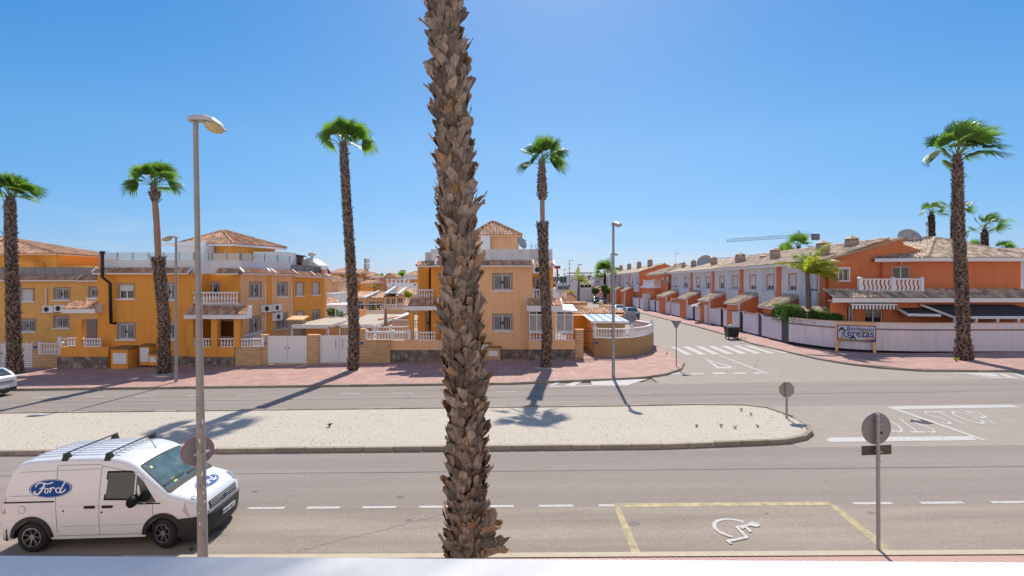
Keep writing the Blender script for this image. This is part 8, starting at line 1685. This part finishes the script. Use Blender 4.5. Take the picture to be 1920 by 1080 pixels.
# bungalow row across the gardens
mini('bungalow with a long tiled roof behind the tall palm trunk', 600, 686, 559, 546.5, 590, 98, 12, 'orange2', [(650, 658, 565, 575, 'glass'), (668, 680, 564, 580, 'glass3')], 'row')
mini('bungalow with glazed green front right of the tall palm trunk', 690, 719, 558.5, 547, 590, 97, 12, 'orange2', [(683+8, 704, 565, 582, 'glass3'), (706, 716, 565, 580, 'glass')], 'row')
mini('cream bungalow with a dark panel roof and a small veranda', 720, 746, 556, 539, 590, 96, 12, 'orange2', [(724, 731, 559, 571, 'glass'), (734, 741, 559, 571, 'glass')], 'row')
mini('bungalow with a tiled roof beside the peach house balcony', 747, 800, 553, 541, 590, 96, 12, 'orange2', [(747, 754, 559, 568, 'glass'), (765, 772, 560, 570, 'glass')], 'row')
for (x0, y0, x1, y1, lb) in ((680, 559, 694, 545.5, 'white sloping parapet between the two bungalow roofs'), (719, 552, 727, 537.5, 'white sloping parapet left of the dark panel roof'), (743, 552, 748, 539, 'white sloping parapet right of the dark panel roof')):
    rt = thing('party_wall', lb, 'wall', (X(x0, 96), 96, Z(y0, 96))); mb = MB(); a, b = X(x0, 95.4), X(x1, 95.4); mb.hexa([(a, 95.3, Z(y0+1, 95)), (a+.7, 95.3, Z(y0+1, 95)), (b+.5, 101, Z(y1+3, 100)), (b, 101, Z(y1+3, 100)), (a, 95.3, Z(y0-2, 95)), (a+.7, 95.3, Z(y0-2, 95)), (b+.5, 101, Z(y1-1, 100)), (b, 101, Z(y1-1, 100))], M['dirtyw']); mb.build('wall', rt)
rt = thing('solar_panel', 'dark brown panel roof laid on the cream bungalow', 'roof panel', (X(723, 95), 95, Z(552, 95))); mb = MB(); mb.hexa([(X(722, 95), 95.2, Z(551.5, 95.2)), (X(743, 95), 95.2, Z(551.5, 95.2)), (X(745, 101), 101.5, Z(538.5, 101.5)), (X(727, 101), 101.5, Z(538.5, 101.5)), (X(722, 95), 95.2, Z(550.5, 95.2)), (X(743, 95), 95.2, Z(550.5, 95.2)), (X(745, 101), 101.5, Z(537.7, 101.5)), (X(727, 101), 101.5, Z(537.7, 101.5))], mat('dark_panel', (.05, .03, .035), .5, stretch=(5, 1, 1), var=.4, vs=4)); mb.build('panel', rt)
rt = thing('balustrade', 'white veranda balustrade of the cream bungalow', 'balustrade', (X(712, 94), 94, Z(579, 94))); balustrade(rt, [(X(712, 94), 94, Z(579, 94)), (X(742, 94), 94, Z(579, 94)), (X(760, 94), 94, Z(579, 94))], .9, step=.35, s=1.5, name='rail')
mini('large far house with a hipped roof and white terrace wall left of the tall palm', 620, 652, 511, 503, 560, 128, 12, 'orange', [(636, 644, 514, 521, 'glass')], 'tile', parapet=(522, 530))
mini('far house partly behind the tall palm trunk', 653, 680, 512, 506, 560, 132, 10, 'orange', [(668, 674, 514, 519, 'glass')], 'tile', parapet=(522, 527))
mini('far house with a broad light roof under the tall white advertising board', 678, 700, 517.5, 511.5, 560, 134, 9, 'orange2', [(683, 689, 518.5, 521, 'curt')], 'tile')
mini('far low house stepping down right of the advertising board', 694, 712, 520.5, 518, 560, 130, 8, 'terra' if 0 else 'orange2', [(697, 703, 521, 525, 'glass')], 'tile')
mini('far orange house with two arched windows below the advertising board', 676, 700, 530, 526, 570, 118, 8, 'orange', [(684.5, 687.5, 534, 541, 'curt'), (692, 695, 534, 541, 'curt')], 'tile')
mini('far terrace house with a white pergola roof deck left of the palm', 604, 652, 545, 540, 580, 112, 8, 'orange2', [(616, 632, 534, 536, 'plain')], None, parapet=(545, 549))
for i, (x0, x1, yt, yb, d) in enumerate(((612, 650, 531, 545, 111), (726, 758, 523, 538, 105))):
    rt = thing('pergola', ('white roof pergola left of the tall palm trunk', 'white roof pergola above the cream bungalow')[i], 'pergola', (X(x0, d), d, Z(yb, d)), 'white roof pergolas far away'); mb = MB()
    for k in range(5): x = X(x0+(x1-x0)*k/4, d); mb.box(x-.12, x+.12, d, d+.25, Z(yb, d), Z(yt, d), M['whitep']); mb.box(x-.12, x+.12, d+4, d+4.25, Z(yb, d), Z(yt, d), M['whitep'])
    mb.box(X(x0, d)-.3, X(x1, d)+.3, d-.2, d+.1, Z(yt+1.2, d), Z(yt, d), M['whitep']); mb.box(X(x0, d)-.3, X(x1, d)+.3, d+4, d+4.3, Z(yt+1.2, d), Z(yt, d), M['whitep']); mb.build('frame', rt)
mini('far small gabled house with white trim under the brown billboard', 721, 740, 520, 512.5, 560, 135, 8, 'orange2', [(727, 733, 521, 525, 'glass')], gable=True)
mini('far pale house behind the white roof pergola', 727, 784, 530, 524, 560, 112, 8, 'white', [(732, 739, 527+4, 536, 'curt'), (776, 781, 532, 536, 'glass')], None)
mini('far orange house with a tiled roof against the peach house wall', 760, 800, 516, 509, 560, 125, 8, 'orange', [(771, 777, 526, 530, 'glass')], 'tile', parapet=(518, 524))
mini('small peach gabled house at the corner of the large orange house', 604, 622, 528, 517.5, 570, 100, 8, 'orange2', (), gable=True)
mini('low white store with a little tiled lean-to right of the large orange house', 604, 624, 550, 549, 590, 62, 5, 'white', (), None)
rt = thing('garden_porch', 'small tiled lean-to roof right of the large orange house', 'porch', (X(610, 58), 58, Z(570, 58))); mb = MB(); tiles(mb, (X(606, 58), 58, Z(568.5, 58)), (X(640, 58), 58, Z(568.5, 58)), (0, 1, .35), 1.8, 0, 1.2, pitch=.3, row=.5); mb.build('roof', rt); mb = MB(); mb.box(X(606, 58), X(638, 58), 57.9, 58.2, Z(573, 58), Z(569, 58), M['whitep']); mb.build('fascia', rt)
pergola('flat white pergola with green plants behind it, right of the large orange house', 604, 650, 572, 55, 59, 568, fabric=M['whitep'])
bush('leafy green garden plants under the flat white pergola', 608, 650, 577, 597, 61, 900, 'leaf', leafs=.10); bush('bright green shrub beside the peach house balcony', 757, 775, 544, 562, 56, 600, 'frondy', leafs=.09)
bush('small yellow green shrub by the far orange house windows', 697, 706, 534, 541, 110, 200, 'frondy'); bush('small shrub beside the dark garden canopy', 698, 708, 574, 582, 80, 200, 'frondy')
rt = thing('garden_canopy', 'flat dark garden canopy on thin legs before the green glazed bungalow', 'canopy', (X(668, 80), 80, Z(585, 80))); mb = MB(); mb.box(X(664, 80), X(704, 80), 80, 84, Z(573, 80), Z(571.5, 80), M['dark']); mb.build('roof', rt)
for px in (667, 700): 
    for yy in (80.1, 83.8): mb = MB(); mb.box(X(px, 80)-.06, X(px, 80)+.06, yy-.06, yy+.06, Z(590, 80), Z(573, 80), M['dark']); mb.build('leg', rt)
for i, (x0, x1, yt, yb, d, m_, lb) in enumerate(((674, 686, 582, 602, 52, 'orange2', 'small orange block wall beside the dark canopy garden'), (686, 724, 584, 600, 56, 'white', 'white garden wall behind the closed parasol'), (684, 730, 592, 604, 50, 'orange2', 'long low orange garden wall behind the closed parasol'), (706, 760, 579.5, 590, 92, 'orange2', 'pinkish garden wall in front of the cream bungalow'), (556, 640, 599, 625, 46, 'orange2', 'tan garden wall behind the sand canvas pergola'))):
    rt = thing('garden_wall', lb, 'garden wall', (X(x0, d), d, Z(yb, d))); f = Fr((X(x0, d), d), (X(x1, d), d)); mb = MB(); mb.fbox(f, 0, f.w, -.2, 0, Z(yb, d)-.5, Z(yt, d), M[m_]); mb.build('wall', rt); mb = MB(); mb.fbox(f, -.05, f.w+.05, -.25, .05, Z(yt, d), Z(yt, d)+.08, M['dirtyw']); mb.build('coping', rt)
# advertising boards
rt = thing('advertising_board', 'tall dark post with two stacked white advertising panels above the far roofs', 'billboard', (X(688.5, 160), 160, gz(-46))); mb = MB(); mb.tube([(X(688.5, 160), 160, gz(-46)), P(688.5, 505, 160)], .35, M['dark'], 8); mb.build('post', rt)
for y0, y1 in ((485, 493.5), (495, 505)):
    mb = MB(); mb.box(X(686, 160), X(693.5, 160), 159.6, 160, Z(y1, 160), Z(y0, 160), whp); mb.box(X(683.7, 160), X(686, 160), 159.6, 161.5, Z(y1+.4, 160), Z(y0, 160), M['dark']); mb.build('panel', rt)
rt = thing('advertising_board', 'small brown and white billboard on the horizon beside the peach house', 'billboard', (X(755.5, 200), 200, gz(-40))); mb = MB(); mb.box(X(751, 200), X(760, 200), 199.8, 200.2, Z(513, 200), Z(506.5, 200), mat('board_brown', (.35, .13, .09), .6)); mb.box(X(752, 200), X(759, 200), 199.7, 199.8, Z(511, 200), Z(508, 200), whp); mb.build('panel', rt); mb = MB(); mb.tube([(X(755, 200), 200.4, gz(-40)), P(755, 507, 200.4)], .25, M['steel'], 6); mb.build('post', rt)
rt = thing('totem_sign', 'red T shaped totem sign on the horizon right of the peach house', 'sign', (X(1045, 180), 180, gz(16))); mb = MB(); mb.box(X(1039.5, 180), X(1050.5, 180), 179.6, 180.4, Z(503.5, 180), Z(498.5, 180), redp); mb.build('panel', rt); mb = MB(); mb.tube([(X(1045, 180), 180, gz(16)), P(1045, 503, 180)], .3, redp, 8); mb.build('post', rt)
b_ = P(1067.5, 548, 100); rt = thing('antenna_mast', 'tall thin antenna mast before the modern white building', 'antenna mast', (b_.x, 100, gz(b_.x))); mb = MB(); mb.tube([(b_.x, 100, gz(b_.x)), P(1067.5, 487, 100)], [.12, .05], M['steel'], 6); mb.build('mast', rt); mb = MB()
for py, w_ in ((488, 6), (495, 3), (503, 2)): mb.tube([P(1066, py, 100), P(1068+w_, py, 100)], .06, M['steel'], 5); mb.tube([P(1067+w_, py-1, 100), P(1067+w_, py+1.5, 100)], .04, M['steel'], 4)
mb.build('antenna', rt)
# far right of the houses: modern buildings, sports fence, walls, sheds
def modern():
    d = 190; rt = thing('modern_house', 'modern white cubic house with a flat dark roof slab at the end of the street', 'house', (X(1062, d), d, gz(20))); mb = MB(); f = facade(rt, mb, (X(1064, d), d), (X(1111, d), d), 0, Z(516, d), M['white'], [(1102, 1108, 516.5, 525, 'glass', False, False), (1089, 1094, 517, 523, 'glass', False, False), (1071, 1074, 525, 528, 'glass', False, False), (1088, 1109, 533.5, 539.5, 'glass3', False, False), (1066, 1070, 534, 538, 'glass', False, False)]); facade(rt, mb, (X(1111, d), d), (X(1111, d), d+14), 0, Z(516, d), M['white']); facade(rt, mb, (X(1064, d), d+14), (X(1064, d), d), 0, Z(516, d), M['white']); mb.face([(X(1064, d), d, Z(516, d)), (X(1111, d), d, Z(516, d)), (X(1111, d), d+14, Z(516, d)), (X(1064, d), d+14, Z(516, d))], M['white']); mb.build('wall', rt)
    mb = MB(); mb.box(X(1067, d), X(1113, d), d-.5, d+10, Z(512.2, d), Z(511, d), M['signback']); mb.build('roof_slab', rt); mb = MB()
    for px in (1068, 1078, 1092, 1108): mb.box(X(px, d)-.15, X(px, d)+.15, d+.5, d+.8, Z(516, d), Z(512, d), M['white'])
    mb.build('roof_posts', rt)
    d = 168; rt = thing('modern_house', 'low white villa left of the bushy palm at the end of the street', 'house', (X(1112, d), d, gz(28))); mb = MB(); facade(rt, mb, (X(1112, d), d), (X(1152, d), d), 0, Z(524, d), M['white'], [(1118, 1124, 526, 530, 'glass', False, False), (1138, 1143, 526, 531, 'curt', False, False), (1128, 1133, 534, 539, 'glass', False, False)]); mb.face([(X(1112, d), d, Z(524, d)), (X(1152, d), d, Z(524, d)), (X(1152, d), d+10, Z(524, d)), (X(1112, d), d+10, Z(524, d))], M['white']); mb.build('wall', rt)
    mb = MB(); mb.box(X(1110, d), X(1130, d), d-2, d, Z(532.5, d), Z(531, d), M['dirtyw']); mb.box(X(1114, d), X(1134, d), d+3, d+9, Z(524, d), Z(519, d), M['white']); mb.build('upper_storey', rt)
modern()
d = 150; rt = thing('sports_fence', 'tall green mesh sports court fence beside the red totem', 'fence', (X(1037, d), d, gz(14))); mb = MB(); mb.box(X(1050, d), X(1062, d), d, d+.1, Z(530, d), Z(519, d), mat('green_mesh', (.03, .10, .06), .8)); mb.box(X(1036, d), X(1050, d), d, d+.1, Z(527, d), Z(519, d), mat('grey_mesh', (.16, .20, .20), .8)); mb.build('mesh', rt); mb = MB()
for px in (1037, 1043, 1050, 1056, 1062): mb.box(X(px, d)-.1, X(px, d)+.1, d-.1, d, gz(14), Z(518.5, d), M['steel'])
mb.build('posts', rt)
d = 140; rt = thing('boundary_wall', 'long lilac white wall crossing the far end of the side street', 'wall', (X(1080, d), d, gz(20))); mb = MB(); mb.box(X(1079, d), X(1124, d), d, d+.3, 0, Z(541.5, d), M['lilac']); mb.build('wall', rt); mb = MB()
for px in (1080, 1086, 1094, 1108): mb.box(X(px, d)-.3, X(px, d)+.3, d-.05, d, 0, Z(540.5, d), M['dirtyw'])
mb.build('piers', rt)
d = 105; rt = thing('boundary_wall', 'pale wall between the peach house and the far street lamps', 'wall', (X(1040, d), d, gz(10))); mb = MB(); mb.box(X(1036, d), X(1066, d), d, d+.3, 0, Z(545, d), M['dirtyw']); mb.build('wall', rt); mb = MB(); mb.box(X(1036, d), X(1066, d), d-.1, d+.4, Z(545, d), Z(545, d)+.15, M['orange2']); mb.build('coping', rt)
mini('tiny beige gabled hut behind the glazed porch', 1055, 1079, 558, 549.5, 570, 66, 4, 'orange2', [(1066, 1069, 563, 567, 'glass')], gable=True, group=None, name='garden_hut')
for (x0, x1, yt, yb, d, m_, lb) in ((1054, 1101, 568.5, 585, 56, 'block', 'ochre block garden wall in front of the beige hut'), (1080, 1100, 577, 592, 50, 'white', 'short white garden wall with plants behind the outbuilding'), (1124, 1130, 570, 590, 53, 'orange2', 'small tan pier by the street behind the shed'), (1130, 1146, 575, 592, 52, 'white', 'white end wall of the gardens beside the street')):
    rt = thing('garden_wall', lb, 'garden wall', (X(x0, d), d, Z(yb, d))); f = Fr((X(x0, d), d), (X(x1, d), d)); mb = MB(); mb.fbox(f, 0, f.w, -.2, 0, Z(yb, d)-.5, Z(yt, d), M[m_]); mb.build('wall', rt); mb = MB(); tiles(mb, f.p(-.05, .15, Z(yt, d)), f.p(f.w+.05, .15, Z(yt, d)), (0, 1, .35), .5, pitch=.3); mb.build('coping', rt)
rt = thing('garden_roof', 'low tiled garden roof behind the corner shed', 'roof', (X(1100, 47), 47, Z(586, 47))); mb = MB(); tiles(mb, (X(1098, 47), 47, Z(587, 47)), (X(1145, 47), 47, Z(587, 47)), (0, 1, .30), 1.5, pitch=.3); mb.build('roof', rt); mb = MB(); mb.box(X(1100, 47), X(1143, 47), 47.1, 48.4, gz(8), Z(588, 47), M['orange2']); mb.build('wall', rt)
bush('dark green shrub behind the short white garden wall', 1086, 1100, 577, 586, 51.5, 400, leafs=.06); bush('narrow green shrub at the left of the short white garden wall', 1080, 1084, 578, 587, 51, 120, leafs=.06); bush('green shrub on the pavement beside the round sign back', 1150, 1161, 576, 587, 60, 400, 'frondy', leafs=.08)
bush('yellow green hedge beside the tiny beige hut', 1053, 1078, 544, 554, 75, 600, 'frondy', leafs=.09)
PT = 'trees at the far end of the street'
bush('dark street tree left of the far terrace', 1124, 1146, 533, 552, 125, 900, 'leaf', 'tree', PT, 'tree', leafs=.12); bush('low dark tree left of the bushy palm', 1108, 1124, 540, 552, 130, 600, 'leaf', 'tree', PT, 'tree', leafs=.12); bush('round dark tree crown rising over the far terrace roof', 1149, 1173, 501, 516, 215, 900, 'leaf', 'tree', PT, 'tree', leafs=.14); bush('small tree top over the far terrace left end', 1140, 1152, 508, 520, 215, 400, 'leaf', 'tree', PT, 'tree', leafs=.12)
bush('small green tree in the park beside the white villa', 1140, 1152, 530, 545, 150, 400, 'leaf', 'tree', PT, 'tree')
for i, (x, y) in enumerate(((1046, 554), (1060, 556))): c = P(x, y, 60); mb = MB(); mb.lathe(c-ZV*.25, [(.05, 0), (.2, .08), (.25, .25), (.2, .42), (.05, .5)], whp, 12); mb.tube([(c.x, 60, gz(6)), c-ZV*.2], .04, M['steel'], 5); solo(mb, 'globe_lamp', ('white globe garden lamp beside the peach house', 'white globe garden lamp nearer the beige hut')[i], 'garden lamp', (c.x, 60, gz(6)), 'white globe garden lamps')
# distant skyline so that the land does not end in a bare line
for i, (x0, x1, yt, d, m_, lb) in enumerate(((-40, 120, 520, 150, 'orange2', 'far ochre block behind the left edge houses'), (560, 626, 524, 180, 'orange2', 'far ochre housing row behind the large orange house'), (700, 790, 526, 190, 'orange2', 'far ochre housing row left of the peach house'), (1028, 1046, 528, 200, 'orange2', 'far ochre block beside the red totem'), (1046, 1066, 531, 170, 'white', 'far white block behind the antenna mast'), (640, 700, 528, 210, 'dirtyw', 'far pale housing row under the tall advertising board'))):
    a, b = X(x0, d), X(x1, d); rt = thing('housing_block', lb, 'building', (a, d, -1), 'far housing blocks'); mb = MB(); n = max(2, int((b-a)/7)); 
    for k in range(n): xa, xb = a+(b-a)*k/n, a+(b-a)*(k+1)/n; h = Z(yt+rng.uniform(-1.5, 2), d); block(mb, [(xa, d+rng.uniform(0, .6)), (xb-.3, d), (xb-.3, d+9), (xa, d+9)], -3, h, M[m_], M['tile'])
    mb.build('wall', rt); mb = MB()
    for k in range(n*2): x = a+(b-a)*(k+.5)/(n*2); mb.box(x-.5, x+.5, d-.05, d+.02, Z(yt, d)-2.2, Z(yt, d)-1, M['glass'])
    mb.build('windows', rt)
# far tree line along the horizon
mb = MB()
for k in range(5200):
    x = rng.uniform(-420, 420); y = 330+rng.uniform(-8, 40); hh_ = 3.0+2.6*math.sin(x*.05)+1.6*math.sin(x*.19+1)+1.2*math.sin(x*.43); z = rng.uniform(-1.5, max(1.5, hh_+4)); c = Vector((x, y, z)); U = Vector((rng.uniform(-1, 1), rng.uniform(-.4, .4), rng.uniform(-.6, 1))).normalized(); V = U.cross(YV).normalized(); s_ = rng.uniform(.6, 1.6); mb.mesh([c-U*s_, c+V*s_*.7, c+U*s_, c-V*s_*.7], [(0, 1, 2, 3)], M['leaf'], rng.random())
tag(mb.build('far_woodland'), 'thin dark line of trees along the horizon', 'woodland', kind='stuff')
# cranes
def crane(label, pts, d, mastx, ytop, sc_=1.0):
    (xa, ya), (xb, yb) = pts; g = 0; rt = thing('tower_crane', label, 'crane', (X(mastx, d), d, g), 'tower cranes'); m_ = mat('crane_grey_blue', (.20, .30, .36), .6)
    A, B = P(xa, ya, d), P(xb, yb, d+0); n = 26; mb = MB(); t = (B-A).normalized()
    for k in range(n): p, q = A.lerp(B, k/n), A.lerp(B, (k+1)/n); o = ZV*1.3*sc_; mb.tube([p, q], .10*sc_, m_, 4, False); mb.tube([p+o*(1 if k else .1), q+o], .09*sc_, m_, 4, False); mb.tube([p, q+o], .06*sc_, m_, 4, False); mb.tube([q, p+o], .09*sc_, m_, 4, False)
    mb.build('jib', rt); T = P(mastx, ytop, d); mb = MB(); jm = A.lerp(B, (mastx-xa)/(xb-xa)); w_ = .8*sc_
    for s_ in (-1, 1): mb.tube([T, (T.x+s_*w_, d, jm.z)], .2*sc_, m_, 4, False); mb.tube([(T.x+s_*w_, d, jm.z), (T.x+s_*w_, d, 0)], .18*sc_, m_, 4, False)
    for k in range(20): z0 = jm.z*k/20; mb.tube([(T.x-w_, d, z0), (T.x+w_, d, z0+jm.z/20)], .1*sc_, m_, 4, False)
    mb.build('mast', rt); mb = MB(); mb.tube([T, A.lerp(B, .35)+ZV], .05, m_, 3, False); mb.tube([T, B+ZV], .05, m_, 3, False); mb.build('tie_bars', rt)
    mb = MB(); mb.box(B.x-2.2*sc_, B.x+.8*sc_, d-.8, d+.8, B.z-1.6*sc_, B.z+1.2*sc_, mat('counterweight', (.25, .2, .2), .8)); mb.build('counterweight', rt); mb = MB(); mb.box(T.x-1.3*sc_, T.x+1.0*sc_, d-1, d+1, jm.z-1.5*sc_, jm.z+.8*sc_, m_); mb.build('cab', rt)
crane('grey blue tower crane over the terrace roofs left of the tall chimney', ((1362, 453.5), (1532, 443.5)), 230, 1497.5, 432); crane('faint smaller tower crane behind the broad double chimney', ((1308, 487), (1440, 486)), 420, 1417, 476, 1.3)
# the building the picture is taken from: its balcony parapet and an unseen wall, enlarged to bounce light onto the facades
rt = thing('apartment_building', 'white parapet ledge of the viewing balcony along the bottom edge', 'building', (0, 0, 0)); pw = mat('parapet_white', (.60, .595, .60), .6, var=.12, vs=2.5, col2=(.48, .5, .54), bump=.15, bs=30)
mb = MB(); y_ = lambda x: .922-.012*x; zp = H-.5; n = 12; ro = .018
for s_ in range(-1, 0):
    pass
prof = [(-.30, -.9), (-.30, -ro), (-.30+ro, 0), (-ro, 0), (-ro*.3, -ro*.3), (0, -ro), (0, -.9)]
vs = []; xs_ = np.linspace(-4, 4, 17)
for x in xs_: vs += [(x, y_(x)+p[0], zp+p[1]) for p in prof]
m_ = len(prof); mb.mesh(vs, [(i*m_+k, i*m_+k+1, (i+1)*m_+k+1, (i+1)*m_+k) for i in range(16) for k in range(m_-1)], pw, .5, True); mb.build('balcony_parapet', rt)
mb = MB(); wm = mat('building_cream', (.72, .64, .54), .85, var=.15, vs=1.5); ft = Fr((70, -1.2), (-70, -1.2)); holes = []
for i in range(-13, 14):
    for z0 in (1.0, 4.4, 7.6, 10.8): 
        if not (i == 0 and z0 == 4.4): holes.append((70+i*5-.7, 70+i*5+.7, z0, z0+1.5))
wall(mb, ft, 0, 140, -1.2, 14.0, wm, holes); mb.face([(-70, -1.2, 14), (70, -1.2, 14), (70, -9, 14), (-70, -9, 14)], wm); mb.box(-4.2, 4.2, -1.19, .60, 4.0, 4.18, wm); mb.build('wall', rt); mb = MB()
for q in holes: mb.fbox(ft, q[0], q[1], -.18, -.14, q[2], q[3], M['curtain'])
mb.build('shutters', rt)
